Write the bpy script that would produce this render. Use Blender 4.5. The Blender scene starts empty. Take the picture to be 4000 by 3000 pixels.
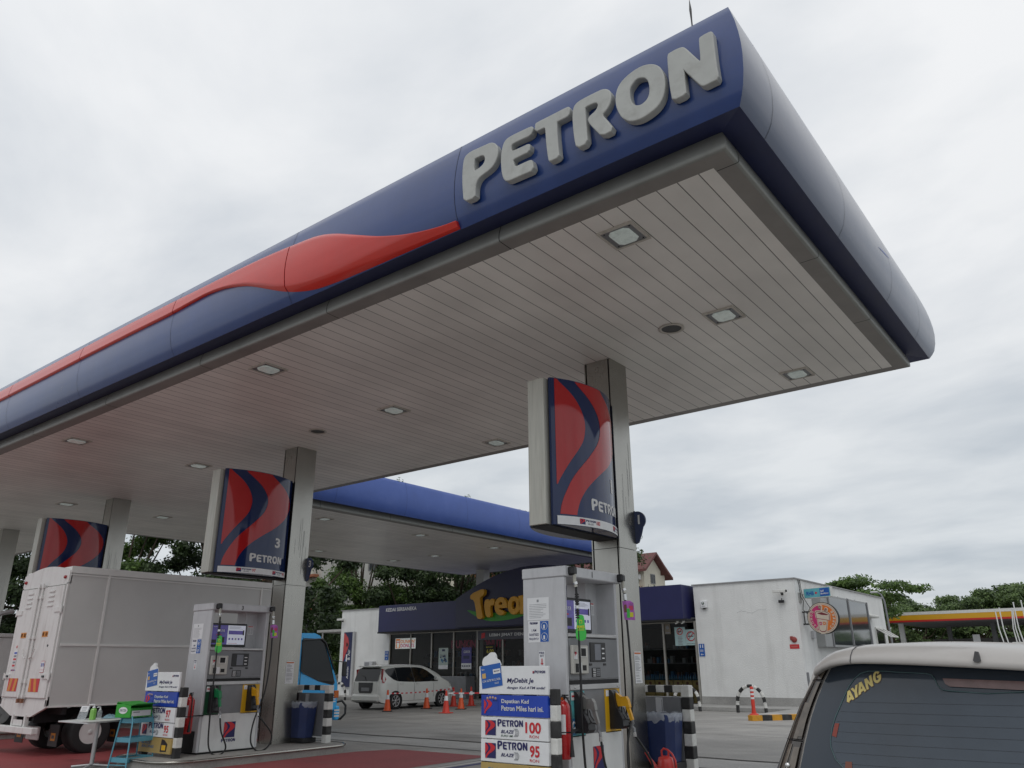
import bpy, math, random
from mathutils import Vector, Matrix
random.seed(7)
R = math.radians
sc = bpy.context.scene
COL = sc.collection

# ------------------------------------------------------------------ camera, sky, sun, exposure
cam_d = bpy.data.cameras.new("camera")
cam_d.sensor_width = 36.0
cam_d.lens = 27.197
cam_d.clip_start = 0.05
cam_d.clip_end = 2000
cam = bpy.data.objects.new("camera", cam_d)
COL.objects.link(cam)
yaw, pitch, roll = R(37.965), R(19.956), R(-0.423)
fw = Vector((-math.sin(yaw) * math.cos(pitch), math.cos(yaw) * math.cos(pitch), math.sin(pitch)))
rt = Vector((math.cos(yaw), math.sin(yaw), 0))
up = rt.cross(fw)
rt2 = rt * math.cos(roll) + up * math.sin(roll)
up2 = -rt * math.sin(roll) + up * math.cos(roll)
m3 = Matrix((rt2, up2, -fw)).transposed()
cam.matrix_world = Matrix.Translation((0, 0, 1.6)) @ m3.to_4x4()
sc.camera = cam
sc.view_settings.view_transform = 'Standard'
sc.view_settings.look = 'None'
sc.view_settings.gamma = 1
sc.view_settings.exposure = 0.0
sc.cycles.max_bounces = 8
sc.cycles.diffuse_bounces = 4

SUN_EL, SUN_AZ = R(58), R(200)
world = bpy.data.worlds.new("World")
sc.world = world
world.use_nodes = True
wn, wl = world.node_tree.nodes, world.node_tree.links
wn.clear()
def WN(t, **k):
    n = wn.new(t)
    for a, b in k.items():
        setattr(n, a, b)
    return n
w_out = WN('ShaderNodeOutputWorld')
w_bg = WN('ShaderNodeBackground')
w_bg.inputs['Strength'].default_value = 1.0
w_sky = WN('ShaderNodeTexSky', sky_type='NISHITA', sun_disc=False)
w_sky.sun_elevation = SUN_EL
w_sky.sun_rotation = SUN_AZ
w_skys = WN('ShaderNodeVectorMath', operation='SCALE')
w_skys.inputs['Scale'].default_value = 0.10
wl.new(w_sky.outputs[0], w_skys.inputs[0])
w_tc = WN('ShaderNodeTexCoord')
w_sep = WN('ShaderNodeSeparateXYZ')
wl.new(w_tc.outputs['Generated'], w_sep.inputs[0])
def wmath(op, a, b=None, clamp=False):
    n = WN('ShaderNodeMath', operation=op)
    n.use_clamp = clamp
    for i, v in enumerate((a, b)):
        if v is None:
            continue
        if isinstance(v, (int, float)):
            n.inputs[i].default_value = v
        else:
            wl.new(v, n.inputs[i])
    return n.outputs[0]
zc = wmath('MAXIMUM', w_sep.outputs[2], 0.0)
den = wmath('ADD', zc, 0.16)
cx = wmath('DIVIDE', w_sep.outputs[0], den)
cy = wmath('DIVIDE', w_sep.outputs[1], den)
w_cmb = WN('ShaderNodeCombineXYZ')
wl.new(cx, w_cmb.inputs[0]); wl.new(cy, w_cmb.inputs[1])
w_map = WN('ShaderNodeMapping')
w_map.inputs['Rotation'].default_value = (0, 0, R(38))
w_map.inputs['Scale'].default_value = (1.0, 1.35, 1)
w_map.inputs['Location'].default_value = (3.1, 1.7, 0)
wl.new(w_cmb.outputs[0], w_map.inputs[0])
w_n1 = WN('ShaderNodeTexNoise')
w_n1.inputs['Scale'].default_value = 1.5
w_n1.inputs['Detail'].default_value = 7
w_n1.inputs['Roughness'].default_value = 0.52
w_n1.inputs['Distortion'].default_value = 0.25
wl.new(w_map.outputs[0], w_n1.inputs['Vector'])
w_r1 = WN('ShaderNodeValToRGB')
w_r1.color_ramp.elements[0].position = 0.33
w_r1.color_ramp.elements[0].color = (0.665, 0.70, 0.745, 1)
w_r1.color_ramp.elements[1].position = 0.62
w_r1.color_ramp.elements[1].color = (0.91, 0.92, 0.935, 1)
wl.new(w_n1.outputs[0], w_r1.inputs[0])
# elevation: darker, bluer layer towards the horizon
w_re = WN('ShaderNodeValToRGB')
e = w_re.color_ramp.elements
e[0].position = 0.0; e[0].color = (0.80, 0.81, 0.82, 1)
e[1].position = 0.62; e[1].color = (1.04, 1.04, 1.035, 1)
x_ = w_re.color_ramp.elements.new(0.10); x_.color = (0.76, 0.79, 0.81, 1)
x_ = w_re.color_ramp.elements.new(0.22); x_.color = (0.86, 0.88, 0.885, 1)
x_ = w_re.color_ramp.elements.new(0.40); x_.color = (0.97, 0.975, 0.975, 1)
wl.new(zc, w_re.inputs[0])
w_mul = WN('ShaderNodeMixRGB', blend_type='MULTIPLY')
w_mul.inputs[0].default_value = 1
wl.new(w_r1.outputs[0], w_mul.inputs[1]); wl.new(w_re.outputs[0], w_mul.inputs[2])
w_mix = WN('ShaderNodeMixRGB')
w_mix.inputs[0].default_value = 0.93
wl.new(w_skys.outputs[0], w_mix.inputs[1]); wl.new(w_mul.outputs[0], w_mix.inputs[2])
wl.new(w_mix.outputs[0], w_bg.inputs[0])
wl.new(w_bg.outputs[0], w_out.inputs[0])

sun_d = bpy.data.lights.new("sun", 'SUN')
sun_d.energy = 0.6
sun_d.angle = R(25)
sun_d.color = (1.0, 0.97, 0.93)
sun = bpy.data.objects.new("sun", sun_d)
COL.objects.link(sun)
sun.rotation_euler = (R(90) - SUN_EL, 0, R(30))

# ------------------------------------------------------------------ materials
MATS = {}
def mat(name, col, rough=0.6, metal=0.0, var=0.12, scale=3.0, bump=0.0, bscale=40.0, coat=0.0,
        emit=None, rvar=0.08, stretch=None, stain=None, stain_scale=1.2, spec=0.5, alpha=None, trans=0.0, detail=6):
    if name in MATS:
        return MATS[name]
    m = bpy.data.materials.new(name)
    m.use_nodes = True
    n, l = m.node_tree.nodes, m.node_tree.links
    b = n['Principled BSDF']
    b.inputs['Roughness'].default_value = rough
    b.inputs['Metallic'].default_value = metal
    b.inputs['Specular IOR Level'].default_value = spec
    b.inputs['Coat Weight'].default_value = coat
    b.inputs['Coat Roughness'].default_value = 0.08
    if trans:
        b.inputs['Transmission Weight'].default_value = trans
    if alpha is not None:
        b.inputs['Alpha'].default_value = alpha
    c = (col[0], col[1], col[2], 1)
    tc = n.new('ShaderNodeTexCoord')
    mp = n.new('ShaderNodeMapping')
    if stretch:
        mp.inputs['Scale'].default_value = stretch
    l.new(tc.outputs['Object'], mp.inputs[0])
    if var > 0:
        t = n.new('ShaderNodeTexNoise')
        t.inputs['Scale'].default_value = scale
        t.inputs['Detail'].default_value = detail
        t.inputs['Roughness'].default_value = 0.6
        l.new(mp.outputs[0], t.inputs['Vector'])
        r = n.new('ShaderNodeValToRGB')
        r.color_ramp.elements[0].position = 0.3
        r.color_ramp.elements[1].position = 0.7
        r.color_ramp.elements[0].color = tuple(max(0, v * (1 - var)) for v in col) + (1,)
        r.color_ramp.elements[1].color = tuple(min(1, v * (1 + var)) for v in col) + (1,)
        l.new(t.outputs[0], r.inputs[0])
        last = r.outputs[0]
        if stain:
            t2 = n.new('ShaderNodeTexNoise')
            t2.inputs['Scale'].default_value = stain_scale
            t2.inputs['Detail'].default_value = 8
            t2.inputs['Roughness'].default_value = 0.7
            mp2 = n.new('ShaderNodeMapping')
            mp2.inputs['Scale'].default_value = stain[2] if len(stain) > 2 else (1, 1, 1)
            l.new(tc.outputs['Object'], mp2.inputs[0])
            l.new(mp2.outputs[0], t2.inputs['Vector'])
            r2 = n.new('ShaderNodeValToRGB')
            r2.color_ramp.elements[0].position = 0.5
            r2.color_ramp.elements[0].color = (0, 0, 0, 1)
            r2.color_ramp.elements[1].position = 0.72
            r2.color_ramp.elements[1].color = (1, 1, 1, 1)
            l.new(t2.outputs[0], r2.inputs[0])
            mm = n.new('ShaderNodeMath'); mm.operation = 'MULTIPLY'
            mm.inputs[1].default_value = stain[1]
            l.new(r2.outputs[0], mm.inputs[0])
            mx = n.new('ShaderNodeMixRGB')
            l.new(mm.outputs[0], mx.inputs[0])
            l.new(last, mx.inputs[1])
            mx.inputs[2].default_value = tuple(stain[0]) + (1,)
            last = mx.outputs[0]
        l.new(last, b.inputs['Base Color'])
        rr = n.new('ShaderNodeMapRange')
        rr.inputs['To Min'].default_value = max(0.02, rough - rvar)
        rr.inputs['To Max'].default_value = min(1, rough + rvar)
        l.new(t.outputs[0], rr.inputs['Value'])
        l.new(rr.outputs[0], b.inputs['Roughness'])
    else:
        b.inputs['Base Color'].default_value = c
    if bump > 0:
        t3 = n.new('ShaderNodeTexNoise')
        t3.inputs['Scale'].default_value = bscale
        t3.inputs['Detail'].default_value = 4
        l.new(mp.outputs[0], t3.inputs['Vector'])
        bp = n.new('ShaderNodeBump')
        bp.inputs['Strength'].default_value = bump
        bp.inputs['Distance'].default_value = 0.02
        l.new(t3.outputs[0], bp.inputs['Height'])
        l.new(bp.outputs[0], b.inputs['Normal'])
    if emit:
        b.inputs['Emission Color'].default_value = c
        b.inputs['Emission Strength'].default_value = emit
    MATS[name] = m
    return m

M_NAVYF = mat('bleached_navy_panel', (0.024, 0.042, 0.10), 0.30, 0.0, 0.10, 1.0, coat=0.3, spec=.4, stain=((0.06, 0.08, 0.13), 0.3, (0.3, 0.3, 1)), stain_scale=2)
M_NAVY = mat('navy_panel', (0.012, 0.040, 0.165), 0.30, 0.0, 0.12, 1.2, coat=0.5, spec=0.4, rvar=.06, stain=((0.05, 0.08, 0.22), 0.2, (1, 1, 0.25)), stain_scale=2)
M_NAVY2 = mat('faded_blue_panel', (0.045, 0.10, 0.36), 0.42, 0.0, 0.10, 1.2, coat=0.1, stain=((0.10, 0.14, 0.34), 0.3))
M_NAVYD = mat('navy_paint', (0.014, 0.020, 0.075), 0.45, 0, 0.12, 2)
M_SIGNB = mat('sign_blue', (0.011, 0.024, 0.090), 0.07, 0, 0.10, 1.5, coat=0.0, spec=0.5, rvar=.02)
M_SIGNR = mat('sign_red', (0.42, 0.018, 0.020), 0.07, 0, 0.08, 1.5, coat=0.0, rvar=.02)
M_RED = mat('gloss_red', (0.55, 0.026, 0.015), 0.20, 0, 0.08, 0.8, coat=0.2, rvar=.04, stain=((0.34, 0.05, 0.05), 0.2))
M_LETTER = mat('letter_grey', (0.40, 0.41, 0.39), 0.45, 0, 0.08, 4, stain=((0.16, 0.15, 0.13), 0.35), stain_scale=5)
M_TRIMF = mat('trim_flat', (0.23, 0.215, 0.20), 0.5, 0.1, 0.12, 2)
M_TRIM = mat('trim_silver', (0.25, 0.255, 0.24), 0.48, 0.3, 0.15, 2, stain=((0.10, 0.10, 0.09), 0.4), stain_scale=2)
M_STEEL = mat('brushed_steel', (0.38, 0.37, 0.34), 0.27, 1.0, 0.10, 2.2, rvar=.03, stretch=(1, 1, 0.35), stain=((0.28, 0.27, 0.24), 0.25, (3, 3, 0.3)), stain_scale=2)
M_STEELD = mat('steel_weathered', (0.46, 0.45, 0.40), 0.42, 0.6, 0.16, 3, stretch=(8, 8, 0.4), stain=((0.22, 0.20, 0.16), 0.5, (14, 14, 0.5)), stain_scale=1.5)
M_GAP = mat('dark_gap', (0.012, 0.012, 0.013), 0.7, 0, 0)
M_BLACK = mat('black_plastic', (0.015, 0.015, 0.017), 0.4, 0, 0.2, 10)
M_RUBBER = mat('black_rubber', (0.014, 0.014, 0.015), 0.55, 0, 0.2, 20)
M_WHITE = mat('white_paint', (0.62, 0.63, 0.61), 0.5, 0, 0.06, 4, stain=((0.36, 0.35, 0.32), 0.25))
M_BWHITE = mat('kerb_white_paint', (0.66, 0.66, 0.63), 0.6, 0, 0.08, 8, stain=((0.3, 0.28, 0.25), 0.4), stain_scale=6)
M_BBLACK = mat('kerb_black_paint', (0.018, 0.018, 0.018), 0.55, 0, 0.3, 8, stain=((0.16, 0.16, 0.16), 0.3), stain_scale=6)
M_BYEL = mat('kerb_yellow_paint', (0.62, 0.30, 0.02), 0.6, 0, 0.1, 8, stain=((0.2, 0.13, 0.05), 0.4), stain_scale=5)
M_PUMPG = mat('pump_grey', (0.52, 0.525, 0.54), 0.42, 0.1, 0.06, 4, stain=((0.2, 0.2, 0.2), 0.2, (3, 3, 0.6)), stain_scale=3)
M_PUMPD = mat('pump_panel_grey', (0.20, 0.205, 0.215), 0.45, 0.2, 0.08, 4, stain=((0.1, 0.1, 0.1), 0.3))
M_PUMPW = mat('pump_white', (0.68, 0.69, 0.68), 0.45, 0, 0.04, 4, stain=((0.35, 0.34, 0.32), 0.3, (2, 2, 1)))
M_PAPER = mat('paper_white', (0.74, 0.75, 0.76), 0.6, 0, 0.04, 9)
M_INK = mat('ink_navy', (0.015, 0.015, 0.10), 0.5, 0, 0)
M_INKG = mat('ink_grey', (0.25, 0.26, 0.28), 0.6, 0, 0)
M_INKR = mat('ink_red', (0.55, 0.02, 0.03), 0.5, 0, 0)
M_TXTW = mat('text_white', (0.66, 0.66, 0.66), 0.5, 0, 0)
M_BLUEB = mat('board_blue', (0.010, 0.05, 0.38), 0.35, 0, 0.25, 1.0)
M_CARD = mat('card_blue', (0.012, 0.10, 0.40), 0.4, 0, 0.05)
M_GOLD = mat('chip_gold', (0.60, 0.38, 0.12), 0.4, 0, 0.05)
M_TAN = mat('board_tan', (0.42, 0.30, 0.10), 0.5, 0, 0.1)
M_TEAL = mat('teal_label', (0.10, 0.40, 0.42), 0.45, 0, 0.3, 6)
M_TEAL2 = mat('teal_wave', (0.02, 0.14, 0.30), 0.45, 0, 0.3, 6)
M_YEL = mat('yellow_panel', (0.70, 0.40, 0.01), 0.45, 0, 0.05)
M_YELN = mat('yellow_nozzle', (0.65, 0.33, 0.01), 0.4, 0, 0.1, 8)
M_GRN = mat('green_panel', (0.01, 0.07, 0.03), 0.45, 0, 0.05)
M_GRNN = mat('green_nozzle', (0.01, 0.17, 0.06), 0.4, 0, 0.1, 8)
M_GREYN = mat('grey_nozzle', (0.22, 0.22, 0.21), 0.4, 0.4, 0.15, 10)
M_TAGG = mat('tag_green', (0.05, 0.50, 0.07), 0.4, 0, 0.06)
M_TAGY = mat('tag_yellow', (0.65, 0.62, 0.03), 0.5, 0, 0)
M_TAGP = mat('tag_purple', (0.38, 0.10, 0.42), 0.4, 0, 0.5, 18)
M_PINK = mat('tag_pink', (0.60, 0.04, 0.12), 0.4, 0, 0)
M_BIN = mat('bin_blue', (0.018, 0.035, 0.12), 0.45, 0, 0.15, 4, stain=((0.09, 0.09, 0.12), 0.25))
M_CANR = mat('can_red', (0.58, 0.035, 0.03), 0.35, 0, 0.06, 5, coat=0.3)
M_EXTR = mat('extinguisher_red', (0.46, 0.012, 0.015), 0.28, 0, 0.06, 5, coat=0.4)
M_SCREEN = mat('screen_purple', (0.10, 0.08, 0.32), 0.2, 0, 0.4, 8, emit=0.15)
M_SCREENW = mat('screen_white', (0.50, 0.52, 0.60), 0.2, 0, 0.05, 8, emit=0.35)
M_LCD = mat('lcd', (0.16, 0.17, 0.20), 0.25, 0, 0.1)
M_CHROME = mat('chrome', (0.6, 0.6, 0.6), 0.15, 1.0, 0)
M_CREAM = mat('cream_plastic', (0.48, 0.47, 0.43), 0.5, 0, 0.06)
M_ORANGE = mat('cone_orange', (0.75, 0.10, 0.02), 0.45, 0, 0.1, 6, stain=((0.3, 0.06, 0.03), 0.4), stain_scale=5)
M_ORANGER = mat('cone_red', (0.60, 0.04, 0.02), 0.45, 0, 0.1, 6, stain=((0.25, 0.04, 0.03), 0.4), stain_scale=5)
M_AMBER = mat('amber_lens', (0.55, 0.12, 0.01), 0.2, 0, 0)
M_LENSR = mat('red_lens', (0.30, 0.008, 0.012), 0.15, 0, 0.1, coat=0.6)
M_GLASSD = mat('dark_glass', (0.008, 0.010, 0.011), 0.05, 0, 0, spec=0.35)
def glass_mat(name, tint):
    m = bpy.data.materials.new(name); m.use_nodes = True
    n, l = m.node_tree.nodes, m.node_tree.links
    n.remove(n['Principled BSDF'])
    fr = n.new('ShaderNodeFresnel'); fr.inputs['IOR'].default_value = 1.28
    tr = n.new('ShaderNodeBsdfTransparent'); tr.inputs[0].default_value = tint + (1,)
    gl = n.new('ShaderNodeBsdfGlossy'); gl.inputs['Roughness'].default_value = 0.02
    mx = n.new('ShaderNodeMixShader')
    l.new(fr.outputs[0], mx.inputs[0]); l.new(tr.outputs[0], mx.inputs[1]); l.new(gl.outputs[0], mx.inputs[2])
    l.new(mx.outputs[0], n['Material Output'].inputs[0])
    return m
M_GLASSS = glass_mat('shop_glass', (0.55, 0.58, 0.57))
M_CLEAR = mat('clear_plastic', (0.7, 0.75, 0.78), 0.08, 0, 0, alpha=0.25)
M_LINER = mat('bin_liner', (0.62, 0.66, 0.72), 0.25, 0, 0.2, 12, alpha=0.48)
M_BARK = mat('bark', (0.10, 0.075, 0.055), 0.9, 0, 0.3, 6, bump=0.6, bscale=8)
M_MAROON = mat('roof_maroon', (0.13, 0.045, 0.042), 0.7, 0, 0.15, 2)
M_ALU = mat('aluminium', (0.50, 0.50, 0.50), 0.4, 0.6, 0.08, 3)
M_TYRE = mat('tyre', (0.018, 0.018, 0.019), 0.8, 0, 0.2, 8)

def concrete(name, col, var, scale, wet=0.0, joint=None, tracks=False, dark=None):
    m = bpy.data.materials.new(name)
    m.use_nodes = True
    n, l = m.node_tree.nodes, m.node_tree.links
    b = n['Principled BSDF']
    g = n.new('ShaderNodeNewGeometry')
    def noise(sc_, det, vec=None, st=None):
        t = n.new('ShaderNodeTexNoise')
        t.inputs['Scale'].default_value = sc_
        t.inputs['Detail'].default_value = det
        t.inputs['Roughness'].default_value = 0.65
        if st:
            mp = n.new('ShaderNodeMapping'); mp.inputs['Scale'].default_value = st
            l.new(g.outputs['Position'], mp.inputs[0]); l.new(mp.outputs[0], t.inputs['Vector'])
        else:
            l.new(g.outputs['Position'], t.inputs['Vector'])
        return t.outputs[0]
    def ramp(src, a, bb, ca, cb):
        r = n.new('ShaderNodeValToRGB')
        r.color_ramp.elements[0].position = a; r.color_ramp.elements[1].position = bb
        r.color_ramp.elements[0].color = ca; r.color_ramp.elements[1].color = cb
        l.new(src, r.inputs[0]); return r.outputs[0]
    lo = tuple(v * (1 - var) for v in col) + (1,); hi = tuple(v * (1 + var) for v in col) + (1,)
    base = ramp(noise(scale, 8), 0.32, 0.68, lo, hi)
    fine = ramp(noise(scale * 28, 3), 0.35, 0.65, (0.86, 0.86, 0.86, 1), (1.12, 1.12, 1.12, 1))
    mx = n.new('ShaderNodeMixRGB'); mx.blend_type = 'MULTIPLY'; mx.inputs[0].default_value = 1
    l.new(base, mx.inputs[1]); l.new(fine, mx.inputs[2])
    st1 = ramp(noise(0.55, 9, st=(0.5, 1.6, 1)), 0.52, 0.66, (0, 0, 0, 1), (1, 1, 1, 1))
    st2 = ramp(noise(0.22, 9), 0.46, 0.7, (0, 0, 0, 1), (1, 1, 1, 1))
    dk = dark or tuple(v * 0.45 for v in col)
    last = mx.outputs[0]
    for s_, f_ in ((st1, 0.7), (st2, 0.5)):
        mu = n.new('ShaderNodeMath'); mu.operation = 'MULTIPLY'; mu.inputs[1].default_value = f_
        l.new(s_, mu.inputs[0])
        m2 = n.new('ShaderNodeMixRGB')
        l.new(mu.outputs[0], m2.inputs[0]); l.new(last, m2.inputs[1]); m2.inputs[2].default_value = dk + (1,)
        last = m2.outputs[0]
    l.new(last, b.inputs['Base Color'])
    rr = n.new('ShaderNodeMapRange')
    rr.inputs['To Min'].default_value = 0.75 - wet; rr.inputs['To Max'].default_value = 0.5 - wet
    l.new(st1, rr.inputs['Value']); l.new(rr.outputs[0], b.inputs['Roughness'])
    bp = n.new('ShaderNodeBump'); bp.inputs['Strength'].default_value = 0.25; bp.inputs['Distance'].default_value = 0.01
    l.new(noise(30, 4), bp.inputs['Height']); l.new(bp.outputs[0], b.inputs['Normal'])
    return m
M_GROUND = concrete('forecourt_concrete', (0.31, 0.30, 0.282), 0.14, 0.9)
M_APRON = concrete('pale_concrete', (0.38, 0.375, 0.36), 0.12, 0.9)
M_REDFL = concrete('red_floor_paint', (0.28, 0.052, 0.054), 0.12, 0.7, wet=0.12, dark=(0.13, 0.03, 0.03))
M_ISL = concrete('island_concrete', (0.33, 0.32, 0.30), 0.12, 1.5)
M_GRASSG = concrete('verge', (0.10, 0.14, 0.05), 0.3, 1.0)
def plaster():
    m = mat('white_plaster', (0.74, 0.745, 0.73), 0.8, 0, 0.05, 1.5, bump=0.7, bscale=26, stain=((0.40, 0.395, 0.375), 0.30, (1.9, 1.9, 0.20)), stain_scale=1.1)
    for nd in m.node_tree.nodes:
        if nd.type == 'BUMP':
            nd.inputs['Distance'].default_value = 0.018
    return m
M_PLASTER = plaster()

def soffit_mat(name, col, step, off):
    m = bpy.data.materials.new(name)
    m.use_nodes = True
    n, l = m.node_tree.nodes, m.node_tree.links
    b = n['Principled BSDF']
    b.inputs['Roughness'].default_value = 0.38
    g = n.new('ShaderNodeNewGeometry')
    s = n.new('ShaderNodeSeparateXYZ'); l.new(g.outputs['Position'], s.inputs[0])
    def mth(op, a, c=None):
        q = n.new('ShaderNodeMath'); q.operation = op
        for i, v in enumerate((a, c)):
            if v is None: continue
            if isinstance(v, (int, float)): q.inputs[i].default_value = v
            else: l.new(v, q.inputs[i])
        return q.outputs[0]
    u = mth('DIVIDE', mth('SUBTRACT', s.outputs[0], off), step)
    fr = mth('FRACT', u)
    fl = mth('FLOOR', u)
    lt = mth('LESS_THAN', fr, 0.048)
    wn_ = n.new('ShaderNodeTexWhiteNoise'); wn_.noise_dimensions = '1D'
    l.new(fl, wn_.inputs['W'])
    t = n.new('ShaderNodeTexNoise'); t.inputs['Scale'].default_value = 0.8; t.inputs['Detail'].default_value = 8
    l.new(g.outputs['Position'], t.inputs['Vector'])
    v1 = mth('ADD', mth('MULTIPLY', wn_.outputs['Value'], 0.10), 0.91)
    v2 = mth('ADD', mth('MULTIPLY', t.outputs[0], 0.46), 0.77)
    v = mth('MULTIPLY', v1, v2)
    mx = n.new('ShaderNodeMixRGB'); mx.blend_type = 'MULTIPLY'; mx.inputs[0].default_value = 1
    mx.inputs[1].default_value = tuple(col) + (1,); l.new(v, mx.inputs[2])
    m2 = n.new('ShaderNodeMixRGB'); l.new(lt, m2.inputs[0]); l.new(mx.outputs[0], m2.inputs[1])
    m2.inputs[2].default_value = (0.10, 0.094, 0.088, 1)
    l.new(m2.outputs[0], b.inputs['Base Color'])
    return m
M_SOFFIT = soffit_mat('soffit_boards', (0.78, 0.75, 0.705), 0.2393, -2.603)

def leaf_mat(name, c1, c2):
    m = bpy.data.materials.new(name)
    m.use_nodes = True
    n, l = m.node_tree.nodes, m.node_tree.links
    b = n['Principled BSDF']; b.inputs['Roughness'].default_value = 0.55
    g = n.new('ShaderNodeNewGeometry')
    t = n.new('ShaderNodeTexNoise'); t.inputs['Scale'].default_value = 0.7; t.inputs['Detail'].default_value = 3
    l.new(g.outputs['Position'], t.inputs['Vector'])
    a = n.new('ShaderNodeMath'); a.operation = 'MULTIPLY_ADD'; a.inputs[1].default_value = 0.35
    l.new(g.outputs['Random Per Island'], a.inputs[0]); l.new(t.outputs[0], a.inputs[2])
    r = n.new('ShaderNodeValToRGB')
    r.color_ramp.elements[0].position = 0.42; r.color_ramp.elements[1].position = 0.85
    r.color_ramp.elements[0].color = c1 + (1,); r.color_ramp.elements[1].color = c2 + (1,)
    l.new(a.outputs[0], r.inputs[0]); l.new(r.outputs[0], b.inputs['Base Color'])
    tr = n.new('ShaderNodeBsdfTranslucent'); l.new(r.outputs[0], tr.inputs[0])
    mx = n.new('ShaderNodeMixShader'); mx.inputs[0].default_value = 0.25
    l.new(b.outputs[0], mx.inputs[1]); l.new(tr.outputs[0], mx.inputs[2])
    l.new(mx.outputs[0], n['Material Output'].inputs[0])
    return m
M_LEAF = [leaf_mat('leaf_dark', (0.012, 0.026, 0.010), (0.055, 0.095, 0.026)),
          leaf_mat('leaf_bright', (0.035, 0.07, 0.018), (0.13, 0.22, 0.045)),
          leaf_mat('leaf_far', (0.030, 0.058, 0.020), (0.15, 0.23, 0.07))]

# ------------------------------------------------------------------ mesh helpers
_txt = {}
def text_mesh(s, offset=0.0, shear=0.0, res=3):
    k = (s, offset, shear)
    if k not in _txt:
        c = bpy.data.curves.new('txt', 'FONT')
        c.body = s; c.size = 1.0; c.offset = offset; c.shear = shear
        c.resolution_u = res; c.fill_mode = 'BOTH'
        o = bpy.data.objects.new('txt', c)
        me = bpy.data.meshes.new_from_object(o)
        vs = [v.co.copy() for v in me.vertices]
        fs = [tuple(p.vertices) for p in me.polygons]
        x0 = min(v.x for v in vs); x1 = max(v.x for v in vs); y0 = min(v.y for v in vs); y1 = max(v.y for v in vs)
        vs = [((v.x - x0) / (x1 - x0), (v.y - y0) / (y1 - y0)) for v in vs]
        _txt[k] = (vs, fs, (x1 - x0) / (y1 - y0))
        bpy.data.objects.remove(o); bpy.data.curves.remove(c); bpy.data.meshes.remove(me)
    return _txt[k]
def poly_mesh(loops, extrude=0.0, bevel=0.0, offset=0.0):
    c = bpy.data.curves.new('pl', 'CURVE')
    c.dimensions = '2D'; c.fill_mode = 'BOTH'; c.extrude = extrude; c.bevel_depth = bevel; c.bevel_resolution = 2; c.offset = offset
    for L in loops:
        s = c.splines.new('POLY'); s.points.add(len(L) - 1)
        for i, p in enumerate(L):
            s.points[i].co = (p[0], p[1], 0, 1)
        s.use_cyclic_u = True
    o = bpy.data.objects.new('pl', c)
    me = bpy.data.meshes.new_from_object(o)
    vs = [v.co.copy() for v in me.vertices]; fs = [tuple(p.vertices) for p in me.polygons]
    bpy.data.objects.remove(o); bpy.data.curves.remove(c); bpy.data.meshes.remove(me)
    return vs, fs
def smooth_loop(L, n=2):
    for _ in range(n):
        o = []
        for i in range(len(L)):
            a, b = L[i], L[(i + 1) % len(L)]
            o.append((a[0] * .75 + b[0] * .25, a[1] * .75 + b[1] * .25)); o.append((a[0] * .25 + b[0] * .75, a[1] * .25 + b[1] * .75))
        L = o
    return L

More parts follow.
